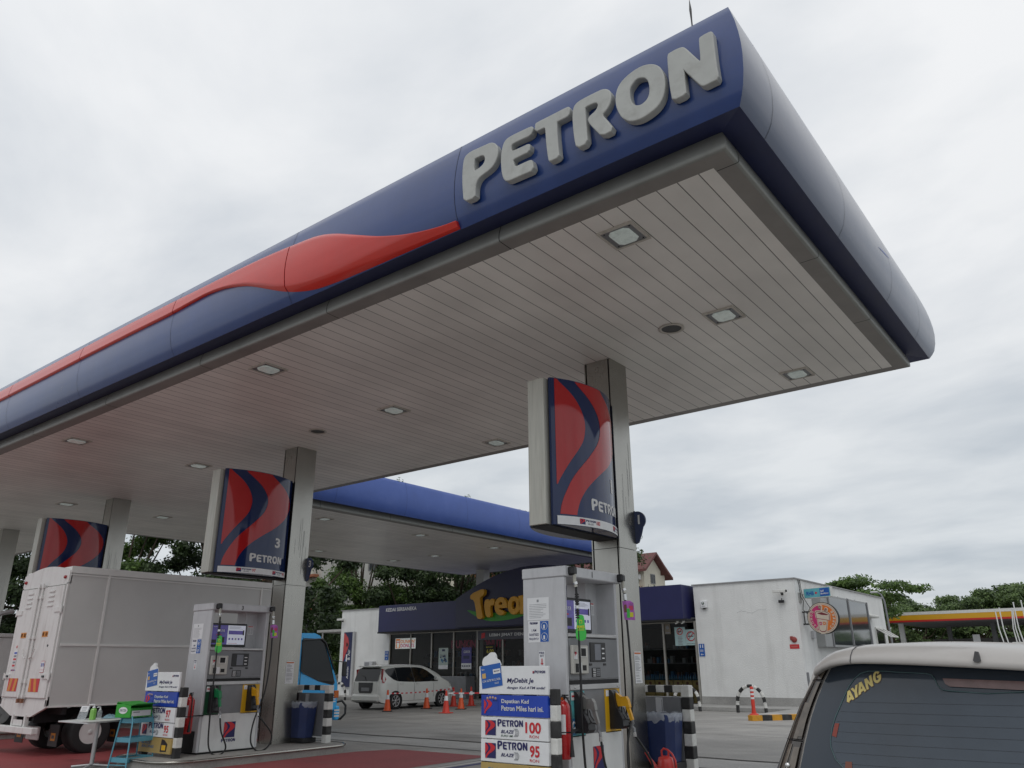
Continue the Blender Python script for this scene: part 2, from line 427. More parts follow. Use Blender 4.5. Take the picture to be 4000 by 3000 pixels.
class MB:
    def __init__(s):
        s.v = []; s.f = []; s.m = []; s.sm = []
    def add(s, vs, fs, m=0, sm=False):
        o = len(s.v); s.v.extend([tuple(v) for v in vs])
        for f in fs:
            s.f.append(tuple(i + o for i in f)); s.m.append(m); s.sm.append(sm)
        return s
    def box(s, x0, x1, y0, y1, z0, z1, m=0):
        vs = [(x, y, z) for z in (z0, z1) for y in (y0, y1) for x in (x0, x1)]
        return s.add(vs, [(0, 2, 3, 1), (4, 5, 7, 6), (0, 1, 5, 4), (2, 6, 7, 3), (0, 4, 6, 2), (1, 3, 7, 5)], m)
    def cbox(s, x0, x1, y0, y1, z0, z1, c=0.01, m=0):
        # box with chamfered vertical + horizontal edges (rounded look)
        xs = [(x0, x0 + c), (x1, x1 - c)]
        vs = []; idx = {}
        def P(x, y, z):
            idx[(round(x, 5), round(y, 5), round(z, 5))] = len(vs); vs.append((x, y, z)); return len(vs) - 1
        import itertools
        f = []
        C = {}
        for sx, sy_, sz in itertools.product((0, 1), repeat=3):
            X = (x0, x1)[sx]; Y = (y0, y1)[sy_]; Z = (z0, z1)[sz]
            dx = c if sx == 0 else -c; dy = c if sy_ == 0 else -c; dz = c if sz == 0 else -c
            C[(sx, sy_, sz, 'x')] = P(X, Y + dy, Z + dz)
            C[(sx, sy_, sz, 'y')] = P(X + dx, Y, Z + dz)
            C[(sx, sy_, sz, 'z')] = P(X + dx, Y + dy, Z)
            f.append((C[(sx, sy_, sz, 'x')], C[(sx, sy_, sz, 'y')], C[(sx, sy_, sz, 'z')]))
        for a in (0, 1):
            f.append(tuple(C[(a, p, q, 'x')] for p, q in ((0, 0), (1, 0), (1, 1), (0, 1))))
            f.append(tuple(C[(p, a, q, 'y')] for p, q in ((0, 0), (1, 0), (1, 1), (0, 1))))
            f.append(tuple(C[(p, q, a, 'z')] for p, q in ((0, 0), (1, 0), (1, 1), (0, 1))))
            for b_ in (0, 1):
                f.append((C[(a, b_, 0, 'x')], C[(a, b_, 1, 'x')], C[(a, b_, 1, 'y')], C[(a, b_, 0, 'y')]))
                f.append((C[(a, 0, b_, 'x')], C[(a, 1, b_, 'x')], C[(a, 1, b_, 'z')], C[(a, 0, b_, 'z')]))
                f.append((C[(0, a, b_, 'y')], C[(1, a, b_, 'y')], C[(1, a, b_, 'z')], C[(0, a, b_, 'z')]))
        return s.add(vs, f, m)
    def tube(s, pts, r, seg=8, m=0, caps=True, r1=None):
        pts = [Vector(p) for p in pts]
        n = len(pts); rings = []
        t0 = (pts[1] - pts[0]).normalized()
        ref = Vector((0, 0, 1)) if abs(t0.z) < 0.9 else Vector((1, 0, 0))
        nrm = t0.cross(ref).normalized()
        vs = []
        for i, p in enumerate(pts):
            if i == 0: t = (pts[1] - pts[0])
            elif i == n - 1: t = (pts[-1] - pts[-2])
            else: t = (pts[i + 1] - pts[i]).normalized() + (pts[i] - pts[i - 1]).normalized()
            t = t.normalized()
            nrm = (nrm - t * nrm.dot(t)).normalized()
            b = t.cross(nrm)
            if isinstance(r, (list, tuple)): rr = r[i]
            else: rr = r if r1 is None else r + (r1 - r) * i / (n - 1)
            for k in range(seg):
                a = 2 * math.pi * k / seg
                vs.append(p + (nrm * math.cos(a) + b * math.sin(a)) * rr)
        fs = []
        for i in range(n - 1):
            for k in range(seg):
                k2 = (k + 1) % seg
                fs.append((i * seg + k, i * seg + k2, (i + 1) * seg + k2, (i + 1) * seg + k))
        s.add(vs, fs, m, True)
        if caps:
            s.add(vs[:seg], [tuple(reversed(range(seg)))], m)
            s.add(vs[-seg:], [tuple(range(seg))], m)
        return s
    def lathe(s, prof, c=(0, 0, 0), axis='z', seg=20, m=0, a0=0, sm=True, caps=True):
        vs = []; fs = []
        for (r, h) in prof:
            for k in range(seg):
                a = 2 * math.pi * k / seg + a0
                x, y = r * math.cos(a), r * math.sin(a)
                if axis == 'z': p = (c[0] + x, c[1] + y, c[2] + h)
                elif axis == 'x': p = (c[0] + h, c[1] + x, c[2] + y)
                else: p = (c[0] + x, c[1] + h, c[2] + y)
                vs.append(p)
        for i in range(len(prof) - 1):
            for k in range(seg):
                k2 = (k + 1) % seg
                fs.append((i * seg + k, i * seg + k2, (i + 1) * seg + k2, (i + 1) * seg + k))
        s.add(vs, fs, m, sm)
        for i in (0, len(prof) - 1):
            if caps and prof[i][0] > 1e-4:
                s.add(vs[i * seg:(i + 1) * seg], [tuple(range(seg))], m)
        return s
    def prism(s, poly, fn, d0, d1, m=0, sm=False):
        # poly 2D convex or simple, fn(u,v,d)->xyz
        n = len(poly)
        vs = [fn(u, v, d0) for u, v in poly] + [fn(u, v, d1) for u, v in poly]
        s.add(vs, [tuple(range(n)), tuple(reversed(range(n, 2 * n)))], m)
        s.add(vs, [(i, (i + 1) % n, n + (i + 1) % n, n + i) for i in range(n)], m, sm)
        return s
    def quad(s, a, b, c, d, m=0):
        return s.add([a, b, c, d], [(0, 1, 2, 3)], m)
    def rect(s, O, Rv, Uv, u0, u1, v0, v1, m=0, off=0.0, th=0.0):
        # rectangle decal/plate in frame (O, R, U) lifted by off along the normal; th gives real thickness
        O, Rv, Uv = Vector(O), Vector(Rv), Vector(Uv); N = Rv.cross(Uv)
        P = lambda u, v, d: O + Rv * u + Uv * v + N * d
        if th:
            return s.prism([(u0, v0), (u1, v0), (u1, v1), (u0, v1)], P, off, off + th, m)
        return s.quad(P(u0, v0, off), P(u1, v0, off), P(u1, v1, off), P(u0, v1, off), m)
    def text(s, st, O, Rv, Uv, u, v, w=None, h=None, m=0, off=0.004, bold=0.02, shear=0.0, fn=None):
        vs, fs, asp = text_mesh(st, bold, shear)
        if w is None: w = h * asp
        if h is None: h = w / asp
        if fn is None:
            O, Rv, Uv = Vector(O), Vector(Rv), Vector(Uv); N = Rv.cross(Uv)
            fn = lambda a, b: O + Rv * a + Uv * b + N * off
        return s.add([fn(u + x * w, v + y * h) for x, y in vs], fs, m)
    def grid(s, fn, nu, nv, m=0, sm=True):
        vs = [fn(i / nu, j / nv) for j in range(nv + 1) for i in range(nu + 1)]
        fs = [(j * (nu + 1) + i, j * (nu + 1) + i + 1, (j + 1) * (nu + 1) + i + 1, (j + 1) * (nu + 1) + i) for j in range(nv) for i in range(nu)]
        return s.add(vs, fs, m, sm)

def build(name, mb, mats, parent=None, bevel=0.0, label=None, org=None):
    me = bpy.data.meshes.new(name)
    vs = mb.v
    if org is not None:
        vs = [(x - org[0], y - org[1], z - org[2]) for x, y, z in vs]
    me.from_pydata([tuple(v) for v in vs], [], mb.f)
    if not isinstance(mats, (list, tuple)): mats = [mats]
    for mm in mats: me.materials.append(mm)
    for p, mi, sm in zip(me.polygons, mb.m, mb.sm):
        p.material_index = mi; p.use_smooth = sm
    me.validate(); me.update()
    o = bpy.data.objects.new(name, me)
    COL.objects.link(o)
    if parent is not None: o.parent = parent
    if bevel > 0:
        md = o.modifiers.new('bevel', 'BEVEL'); md.width = bevel; md.segments = 2; md.limit_method = 'ANGLE'; md.angle_limit = R(50)
    if label: o['label'] = label
    return o
def tag(o, label=None, cat=None, group=None, kind=None):
    if label: o['label'] = label
    if cat: o['category'] = cat
    if group: o['group'] = group
    if kind: o['kind'] = kind
    return o
def thing(name, label, cat, loc=(0, 0, 0), rz=0.0, group=None):
    o = bpy.data.objects.new(name, None); COL.objects.link(o)
    o.empty_display_size = 0.2
    o.location = loc; o.rotation_euler = (0, 0, rz)
    return tag(o, label, cat, group)
def copy_tree(o, loc=None, rz=None, label=None, parent=None):
    c = o.copy(); COL.objects.link(c)
    if parent is not None: c.parent = parent
    for ch in list(o.children): copy_tree(ch, parent=c)
    if loc is not None: c.location = loc
    if rz is not None: c.rotation_euler = (0, 0, rz)
    if label: c['label'] = label
    return c
X_, Y_, Z_ = Vector((1, 0, 0)), Vector((0, 1, 0)), Vector((0, 0, 1))
GLYPH = {'P':[[[-5.154,6.643],[-5.172,6.789],[-5.184,6.961],[-5.179,7.129],[-5.16,7.234],[-5.118,7.272],[-5.049,7.284],[-4.944,7.277],[-4.83,7.271],[-4.764,7.266],[-4.718,7.244],[-4.678,7.199],[-4.655,7.132],[-4.658,7.051],[-4.688,6.982],[-4.727,6.936],[-4.788,6.908],[-4.858,6.893],[-4.919,6.878],[-4.965,6.839],[-4.985,6.783],[-4.989,6.712],[-4.99,6.635]],[[-5.011,6.981],[-4.972,6.989],[-4.91,6.999],[-4.859,7.023],[-4.837,7.068],[-4.839,7.111],[-4.858,7.146],[-4.901,7.163],[-4.974,7.164],[-5.01,7.157]]],'E':[[[-4.182,7.206],[-4.159,7.188],[-4.153,7.158],[-4.189,7.098],[-4.316,7.105],[-4.422,7.11],[-4.459,7.091],[-4.463,7.043],[-4.45,7.002],[-4.375,6.997],[-4.28,6.993],[-4.224,6.993],[-4.194,6.97],[-4.211,6.894],[-4.319,6.895],[-4.438,6.894],[-4.434,6.849],[-4.41,6.775],[-4.321,6.775],[-4.209,6.773],[-4.174,6.76],[-4.156,6.634],[-4.285,6.636],[-4.426,6.641],[-4.493,6.642],[-4.541,6.664],[-4.57,6.712],[-4.589,6.792],[-4.601,6.906],[-4.6,6.997],[-4.588,7.083],[-4.568,7.156],[-4.529,7.202],[-4.45,7.215],[-4.324,7.211]]],'T':[[[-4.117,7.203],[-4.098,7.219],[-3.905,7.216],[-3.691,7.219],[-3.667,7.2],[-3.665,7.155],[-3.682,7.106],[-3.73,7.102],[-3.819,7.104],[-3.837,7.091],[-3.838,7.047],[-3.835,6.887],[-3.827,6.728],[-3.821,6.648],[-3.94,6.644],[-3.952,6.682],[-3.966,6.81],[-3.976,6.938],[-3.978,7.045],[-3.985,7.107],[-4.026,7.113],[-4.117,7.113]]],'R':[[[-3.594,6.652],[-3.615,6.787],[-3.624,6.948],[-3.626,7.068],[-3.612,7.157],[-3.591,7.194],[-3.542,7.217],[-3.426,7.22],[-3.311,7.218],[-3.259,7.216],[-3.208,7.194],[-3.173,7.156],[-3.157,7.108],[-3.16,7.048],[-3.182,6.989],[-3.222,6.94],[-3.279,6.908],[-3.222,6.81],[-3.149,6.666],[-3.289,6.659],[-3.357,6.77],[-3.413,6.859],[-3.438,6.926],[-3.431,6.95],[-3.4,6.969],[-3.346,6.988],[-3.314,7.027],[-3.308,7.063],[-3.325,7.094],[-3.37,7.109],[-3.473,7.109],[-3.476,7.063],[-3.473,6.951],[-3.469,6.794],[-3.466,6.656]]],'O':[[[-3.101,6.993],[-3.093,7.067],[-3.071,7.132],[-3.032,7.181],[-2.971,7.218],[-2.883,7.247],[-2.791,7.254],[-2.716,7.234],[-2.656,7.2],[-2.605,7.148],[-2.577,7.083],[-2.559,7.005],[-2.557,6.914],[-2.57,6.832],[-2.596,6.758],[-2.648,6.697],[-2.725,6.663],[-2.807,6.646],[-2.876,6.647],[-2.944,6.667],[-2.998,6.709],[-3.05,6.776],[-3.081,6.86],[-3.098,6.93]],[[-2.939,7.061],[-2.908,7.098],[-2.863,7.135],[-2.814,7.133],[-2.76,7.107],[-2.729,7.061],[-2.716,6.994],[-2.715,6.925],[-2.726,6.871],[-2.753,6.826],[-2.796,6.803],[-2.838,6.797],[-2.878,6.812],[-2.918,6.852],[-2.938,6.915],[-2.945,6.988]]],'N':[[[-2.492,7.236],[-2.474,7.238],[-2.417,7.244],[-2.356,7.236],[-2.33,7.221],[-2.31,7.194],[-2.249,7.081],[-2.173,6.945],[-2.166,7.04],[-2.164,7.146],[-2.161,7.227],[-2.152,7.241],[-2.097,7.248],[-2.049,7.245],[-2.032,7.228],[-2.032,7.18],[-2.032,7.055],[-2.032,6.9],[-2.029,6.776],[-2.026,6.682],[-2.101,6.682],[-2.154,6.678],[-2.184,6.691],[-2.207,6.723],[-2.272,6.838],[-2.318,6.92],[-2.356,6.991],[-2.353,6.927],[-2.354,6.833],[-2.354,6.741],[-2.354,6.682],[-2.488,6.68],[-2.497,6.768],[-2.503,6.897],[-2.502,7.042],[-2.499,7.181]]]}

# ------------------------------------------------------------------ ground
def sheet(name, pts, z, m, kind='structure', res=None):
    mb = MB()
    mb.add([(x, y, z) for x, y in pts], [tuple(range(len(pts)))])
    return tag(build(name, mb, m), kind=kind)
sheet('ground', [(-400, -60), (150, -60), (150, 500), (-400, 500)], 0, M_GROUND)
# red painted lanes round the fuel islands
sheet('red_lane', [(-12.9, -3), (-10.15, -3), (-10.15, 12.25), (-12.55, 12.18), (-12.9, 11.4)], 0.004, M_REDFL)
sheet('red_lane', [(-23.4, -3), (-14.95, -3), (-14.95, 11.8), (-16.6, 12.0), (-23.4, 12.0)], 0.004, M_REDFL)
M_LINEW = mat('line_white', (0.50, 0.50, 0.48), 0.7, 0, 0.15, 3, stain=((0.3, 0.29, 0.28), 0.6))
M_LINEB = mat('line_blue', (0.04, 0.05, 0.16), 0.7, 0, 0.15, 3, stain=((0.2, 0.2, 0.2), 0.4))
sheet('painted_line', [(-10.02, -3), (-9.86, -3), (-9.86, 11.9), (-10.02, 11.9)], 0.004, M_APRON)
sheet('painted_line', [(-9.80, -3), (-9.68, -3), (-9.68, 11.9), (-9.80, 11.9)], 0.004, M_LINEW)
sheet('painted_line', [(-9.62, -3), (-9.50, -3), (-9.50, 11.9), (-9.62, 11.9)], 0.004, M_LINEB)
# pale slab strip and saw-cut joints in the forecourt
sheet('pavement', [(-60, 12.9), (12, 12.9), (12, 14.15), (-60, 14.0)], 0.004, M_APRON)
M_JOINT = mat('joint_black', (0.045, 0.043, 0.04), 0.9, 0, 0.3, 2)
def joint(pts, w=0.05, z=0.008):
    mb = MB()
    for (x0, y0), (x1, y1) in zip(pts, pts[1:]):
        d = Vector((x1 - x0, y1 - y0)).normalized(); n = Vector((-d.y, d.x)) * w / 2
        mb.add([(x0 - n.x, y0 - n.y, z), (x1 - n.x, y1 - n.y, z), (x1 + n.x, y1 + n.y, z), (x0 + n.x, y0 + n.y, z)], [(0, 1, 2, 3)])
    return tag(build('pavement_joint', mb, M_JOINT), kind='structure')
joint([(-60, 12.88), (12, 12.88)], 0.03)
jp = [(-34, 15.1)]
while jp[-1][0] < 12:
    jp.append((jp[-1][0] + random.uniform(0.4, 1.1), 14.25 + random.uniform(-0.05, 0.05)))
jp[0] = (-34, 14.25)
joint(jp, 0.09)
joint([(-34, 19.0), (-16.1, 18.95), (-10.9, 22.45), (-4.0, 22.6), (4, 22.6)], 0.04)
joint([(-16.1, 18.95), (-6, 18.9), (4, 18.9)], 0.025)
joint([(-20.5, 12.9), (-20.5, 30)], 0.03)

# store pavement kerb in front of the shop
mb = MB()
mb.cbox(-38, -9.2, 28.0, 44.0, 0.0, 0.14, 0.012)
tag(build('pavement', mb, M_APRON), kind='structure')
mb = MB()
mb.box(-9.2, 60, 27.0, 40, -0.01, 0.01)
tag(build('side_road', mb, mat('asphalt', (0.10, 0.10, 0.10), 0.8, 0, 0.2, 4, stain=((0.05, 0.05, 0.05), 0.5))), kind='structure')

# ------------------------------------------------------------------ canopies
SZ = 6.28
TRIMF_P = [(0.0, 6.28), (0.195, 6.283)]
TRIM_P = [(0.195, 6.283), (0.225, 6.285), (0.236, 6.296), (0.240, 6.33), (0.236, 6.38), (0.220, 6.44), (0.20, 6.50)]
UNDER_P = [(0.20, 6.50), (0.23, 6.495), (0.505, 6.452)]
FAS_P = [(0.505, 6.452), (0.55, 6.52), (0.59, 6.60), (0.622, 6.74), (0.637, 6.90), (0.634, 7.04), (0.62, 7.18), (0.59, 7.36), (0.555, 7.50), (0.524, 7.615), (0.49, 7.63), (0.20, 7.60)]
def corner(rc, d, i):
    x0, x1, y0, y1 = rc
    return [(x0 - d, y0 - d), (x1 + d, y0 - d), (x1 + d, y1 + d), (x0 - d, y1 + d)][i % 4]
def sweep(mb, rc, prof, m, sides=(0, 1, 2, 3), sm=True, nseg=1):
    for sd in sides:
        vs = []; fs = []
        for (d, z) in prof:
            a = corner(rc, d, sd); b = corner(rc, d, sd + 1)
            vs += [(a[0], a[1], z), (b[0], b[1], z)]
        for k in range(len(prof) - 1):
            fs.append((2 * k, 2 * k + 1, 2 * k + 3, 2 * k + 2))
        mb.add(vs, fs, m, sm)
def strip(mb, prof, A, B, m, sm=True):
    vs = []
    for (d, z) in prof:
        a = A(d); b = B(d); vs += [(a[0], a[1], z), (b[0], b[1], z)]
    mb.add(vs, [(2 * k, 2 * k + 1, 2 * k + 3, 2 * k + 2) for k in range(len(prof) - 1)], m, sm)
JX0, JX1, JY = -28.95, -19.85, 13.53     # the rear canopy joins the near one here
def ring(mb, rc, prof, m, which):
    x0, x1, y0, y1 = rc
    for w in which:
        if w == 'front': strip(mb, prof, lambda d: (x0 - d, y0 - d), lambda d: (x1 + d, y0 - d), m)
        if w == 'right': strip(mb, prof, lambda d: (x1 + d, y0 - d), lambda d: (x1 + d, y1 + d), m)
        if w == 'left': strip(mb, prof, lambda d: (x0 - d, y1 + d), lambda d: (x0 - d, y0 - d), m)
        if w == 'back': strip(mb, prof, lambda d: (x1 + d, y1 + d), lambda d: (x0 - d, y1 + d), m)
        if w == 'back_split':
            strip(mb, prof, lambda d: (x1 + d, y1 + d), lambda d: (JX1 + d, y1 + d), m)
            strip(mb, prof, lambda d: (JX0 - d, y1 + d), lambda d: (x0 - d, y1 + d), m)
        if w == 'right_join': strip(mb, prof, lambda d: (x1 + d, JY + d), lambda d: (x1 + d, y1 + d), m)
        if w == 'left_join': strip(mb, prof, lambda d: (x0 - d, y1 + d), lambda d: (x0 - d, JY + d), m)
def seam(mb, prof, axis, val, sgn, base, w=0.012, off=0.003, m=0):
    # dark seam line following a profile; axis 'x' = seam at x=val on a face looking along sgn*y from base y
    vs = []
    for i, (d, z) in enumerate(prof):
        for s in (-w / 2, w / 2):
            if axis == 'x': vs.append((val + s, base + sgn * (d + off), z - (off if i == 0 else 0)))
            else: vs.append((base + sgn * (d + off), val + s, z))
    mb.add(vs, [(2 * k, 2 * k + 1, 2 * k + 3, 2 * k + 2) for k in range(len(prof) - 1)], m)
def interp0(z):
    for (a, b), (c, d) in zip(FAS_P, FAS_P[1:]):
        if b <= z <= d: return a + (c - a) * (z - b) / (d - b)
    return .6
def canopy(name, label, rc, fas_mat, fseams, tseams, side_x=None):
    t = thing(name, label, 'canopy', (rc[1], rc[2], SZ))
    org = (rc[1], rc[2], SZ)
    mb = MB(); mb.quad((rc[0], rc[2], SZ), (rc[0], rc[3], SZ), (rc[1], rc[3], SZ), (rc[1], rc[2], SZ))
    build('soffit', mb, M_SOFFIT, t, org=org)
    SD = ('front', 'right', 'back_split', 'left') if side_x else ('right_join', 'back', 'left_join')
    mb = MB(); ring(mb, rc, TRIM_P, 0, SD); ring(mb, rc, TRIMF_P, 2, SD)
    for ax, v in tseams:
        if ax == 'x': seam(mb, TRIMF_P[:1] + TRIM_P, 'x', v, -1, rc[2], m=1)
        else: seam(mb, TRIMF_P[:1] + TRIM_P, 'y', v, 1, rc[1], m=1)
    build('trim', mb, [M_TRIM, M_GAP, M_TRIMF], t, org=org)
    mb = MB(); ring(mb, rc, UNDER_P, 0, SD)
    mb.box(rc[0] - .19, rc[1] + .19, rc[2] - (.19 if side_x else -.21), rc[3] + .19, 6.50, 6.52, 1)
    build('fascia_underside', mb, [M_NAVYD, M_GAP], t, org=org)
    mb = MB(); ring(mb, rc, FAS_P, 0, [w for w in SD if w != 'right'])
    if side_x is None: pass
    else:
        me_ = MB(); sweep(me_, rc, FAS_P, 0, sides=(1,))
        for ax, v in fseams:
            if ax == 'y': seam(me_, FAS_P[:-1], 'y', v, 1, rc[1], 0.006, m=1)
        sy0, sy1 = 10.6, 11.35
        me_.add([(rc[1] + interp0(7.02 + q * .03) + .004, sy0 + (sy1 - sy0) * q / 5, 7.02 + q * .03 + s_ * .018 * (1 - abs(q - 2.5) / 3)) for q in range(6) for s_ in (-1, 1)], [(2 * q, 2 * q + 1, 2 * q + 3, 2 * q + 2) for q in range(5)], 2)
        build('end_fascia', me_, [M_NAVYF, M_GAP, M_NAVY2], t, org=org, label='bleached grey blue end fascia with a short blue scratch')
    for ax, v in fseams:
        if ax == 'x': seam(mb, FAS_P[:-1], 'x', v, -1, rc[2], 0.006, m=1)
        elif side_x is None: seam(mb, FAS_P[:-1], 'y', v, 1, rc[1], 0.006, m=1)
    build('fascia', mb, [fas_mat, M_GAP], t, org=org)
    mb = MB(); mb.box(rc[0] - .45, rc[1] + .45, rc[2] - (.45 if side_x else -.46), rc[3] + .45, 7.50, 7.56)
    build('roof', mb, M_ALU, t, org=org)
    return t, org
C1 = (-40.0, -2.435, 6.44, 13.53)
can1, can1_org = canopy('forecourt_canopy', 'long near canopy with dark blue rounded fascia and big grey raised letters', C1, M_NAVY,
    [('x', v) for v in (-5.38, -8.59, -11.73, -15.09, -18.4, -21.7, -25.0)] + [('y', v) for v in (6.55, 8.93, 11.2, 12.95)],
    [('x', v) for v in (-5.015, -8.146, -11.368, -14.6, -17.8, -21.0)] + [('y', v) for v in (6.51, 8.96, 11.29)], side_x=True)
C2 = (JX0, JX1, JY, 32.6)
can2, can2_org = canopy('rear_canopy', 'faded blue canopy behind the near canopy and beside the shop', C2, M_NAVY2,
    [('y', v) for v in (15.6, 18.67, 21.85, 25.05, 28.2, 31.2)], [('y', v) for v in (15.3, 18.3, 21.45, 24.6, 27.7, 30.8)])

# raised letters on the near fascia
for ch in 'PETRON':
    loops = [smooth_loop(L, 1) for L in GLYPH[ch]]
    vs, fs = poly_mesh(loops, extrude=0.034, bevel=0.012, offset=-0.004)
    mb = MB()
    # letters stand upright in front of the fascia: local (x,z) -> world, depth along -y
    mb.add([(v[0], 5.725 + 0.046 - v[2], v[1]) for v in vs], fs, 0, False)
    o = build('letter', mb, M_LETTER, can1, org=can1_org, label="raised grey letter %s on the blue fascia" % ch)
    for p in o.data.polygons: p.use_smooth = False

# red swoosh moulded over the fascia
U_ = [(-34, 7.47), (-26, 7.47), (-19.2, 7.47), (-16.9, 7.478), (-15.0, 7.482), (-13.3, 7.482), (-11.8, 7.458), (-10.7, 7.43), (-9.8, 7.425), (-9.27, 7.416), (-8.78, 7.395), (-8.5, 7.36), (-8.19, 7.335), (-7.94, 7.295), (-7.57, 7.17), (-7.18, 6.995), (-6.74, 6.81), (-6.35, 6.68), (-6.06, 6.605), (-5.64, 6.545), (-5.36, 6.53)]
L_ = [(-34, 7.17), (-26, 7.17), (-18.9, 7.17), (-16.6, 7.178), (-14.75, 7.195), (-13.1, 7.195), (-11.8, 7.185), (-11.2, 7.21), (-10.72, 7.225), (-10.3, 7.185), (-9.94, 7.107), (-9.57, 7.004), (-9.27, 6.884), (-8.94, 6.74), (-8.6, 6.609), (-8.33, 6.542), (-8.03, 6.49), (-7.5, 6.468), (-6.84, 6.462), (-6.0, 6.46), (-5.36, 6.456)]
def interp(T, x):
    if x <= T[0][0]: return T[0][1]
    for (a, b), (c, d) in zip(T, T[1:]):
        if x <= c: return b + (d - b) * (x - a) / (c - a)
    return T[-1][1]
FZ = [(z, d) for d, z in FAS_P[:10]]
def swoosh_piece(x0, x1):
    mb = MB(); n = max(6, int((x1 - x0) / 0.12)); m_ = 14
    def P(i, j, off):
        x = x0 + (x1 - x0) * i / n
        # smoothed edges
        zu = sum(interp(U_, x + q) for q in (-.12, 0, .12)) / 3; zl = sum(interp(L_, x + q) for q in (-.12, 0, .12)) / 3
        z = zl + (zu - zl) * j / m_
        e_ = min(j, m_ - j) / m_
        rise = off * min(1.0, (e_ / 0.07)) ** 0.5 if off else 0
        return (x, C1[2] - (interp(FZ, z) + 0.004 + rise), z)
    vs = [P(i, j, 0.045) for j in range(m_ + 1) for i in range(n + 1)]
    fs = [(j * (n + 1) + i, j * (n + 1) + i + 1, (j + 1) * (n + 1) + i + 1, (j + 1) * (n + 1) + i) for j in range(m_) for i in range(n)]
    mb.add(vs, fs, 0, True)
    for i in (0, n):
        a = [P(i, j, 0.045) for j in range(m_ + 1)]; b = [P(i, j, 0.0) for j in range(m_ + 1)]
        mb.add(a + b, [(j, j + 1, m_ + 2 + j, m_ + 1 + j) for j in range(m_)], 1)
    return mb
for a, b in ((-34, -25.1), (-25.08, -21.75), (-21.73, -18.42), (-18.40, -15.11), (-15.09, -11.74), (-11.72, -8.605), (-8.585, -5.38)):
    build('swoosh_panel', swoosh_piece(a, b), [M_RED, M_SIGNR], can1, org=can1_org)
# lightning rod on the roof edge
t = thing('lightning_rod', 'thin dark lightning rod standing on the canopy roof edge above the letters', 'lightning rod', (-2.4, 6.2, 7.56))
mb = MB(); mb.tube([(0, 0, 0), (0, 0, 0.60)], 0.008, 6); mb.lathe([(0.008, 0.40), (0.014, 0.56), (0.002, 0.70)], seg=8)
build('rod', mb, M_BLACK, t)
mb = MB(); mb.box(-.06, .06, -.06, .06, 0, 0.02); build('base_plate', mb, M_ALU, t)

# ceiling lights
M_LAMPG = mat('lamp_glass', (0.50, 0.56, 0.53), 0.15, 0, 0.25, 9, stain=((0.35, 0.36, 0.33), 0.5), stain_scale=7, emit=0.16)
M_LAMPF = mat('lamp_frame', (0.50, 0.47, 0.42), 0.5, 0, 0.1, 8, stain=((0.2, 0.15, 0.1), 0.5), stain_scale=9)
def light_thing():
    t = thing('ceiling_light', 'x', 'ceiling light')
    mb = MB(); h = 0.232; i = 0.20
    for a, b, c, d in ((-h, h, -h, -i), (-h, h, i, h), (-h, -i, -i, i), (i, h, -i, i)):
        mb.box(a, b, c, d, -0.022, -0.001)
    build('frame', mb, M_LAMPF, t)
    mb = MB(); mb.box(-i, i, -i, i, -0.012, -0.003, 0)
    for a in (-1, 1):
        for b in (-1, 1): mb.lathe([(0.010, -0.018), (0.010, -0.012)], (a * .165, b * .165, 0), seg=6, m=1)
    build('housing', mb, [M_PUMPD, M_GAP], t)
    mb = MB(); c = 0.05; w, q = 0.135, 0.165
    P = [(-w + c, -q), (w - c, -q), (w, -q + c), (w, q - c), (w - c, q), (-w + c, q), (-w, q - c), (-w, -q + c)]
    vs = [(x, y, -0.012) for x, y in P] + [(x * .93, y * .93, -0.030) for x, y in P]
    mb.add(vs, [tuple(range(8, 16))] + [(k, (k + 1) % 8, 8 + (k + 1) % 8, 8 + k) for k in range(8)])
    build('lens', mb, M_LAMPG, t)
    return t
lt0 = light_thing()
LP1 = [(-3.80, 7.0, 'square ceiling light nearest the corner, below the big letters'),
       (-3.80, 9.8, 'square ceiling light just right of the round vent near the column of pump 1'),
       (-3.80, 12.85, 'square ceiling light nearest the far right edge of the near canopy'),
       (-10.62, 7.0, 'square ceiling light below the red swoosh end on the near canopy'),
       (-10.62, 9.87, 'square ceiling light in the middle of the near canopy between the two hanging signs'),
       (-10.56, 12.95, 'square ceiling light near the back edge beside the sign numbered 1'),
       (-17.56, 7.0, 'square ceiling light furthest left along the near fascia'),
       (-17.56, 9.91, 'square ceiling light just left of the sign numbered 3'),
       (-24.95, 10.0, 'small far ceiling light above the partly hidden sign at left'),
       (-24.85, 13.0, 'small far ceiling light between the third column and the sign numbered 3'),
       (-17.56, 12.95, 'ceiling light half hidden behind the column of pump 3')]
LP2 = [(-21.05, 16.65, 'bright ceiling light at the left front of the rear canopy'), (-21.03, 21.2, 'ceiling light in the front row of the rear canopy, middle'),
       (-21.03, 25.65, 'ceiling light in the front row of the rear canopy, right'), (-27.35, 25.85, 'pale ceiling light in the back row of the rear canopy'),
       (-24.68, 25.87, 'dark ceiling light between the two rows of the rear canopy'), (-27.35, 21.45, 'dim ceiling light in the back row of the rear canopy beside column three')]
for k, (x, y, lb) in enumerate(LP1):
    o = lt0 if k == 0 else copy_tree(lt0)
    o.location = (x, y, SZ); o['label'] = lb; o['group'] = 'ceiling lights of the near canopy'
for (x, y, lb) in LP2:
    o = copy_tree(lt0, (x, y, SZ), R(90), lb); o['group'] = 'ceiling lights of the rear canopy'
v0 = thing('round_vent', 'round dark ceiling vent near the column of pump 1', 'vent', (-4.6, 9.75, SZ), 0, 'round ceiling vents')
mb = MB(); mb.lathe([(0.145, -0.002), (0.185, -0.004), (0.19, -0.016), (0.155, -0.02), (0.145, -0.008)], seg=28, caps=False); build('ring', mb, M_LAMPF, v0)
mb = MB(); mb.lathe([(0.0001, -0.0075), (0.150, -0.0065)], seg=28, caps=False); build('grille', mb, M_BLACK, v0)
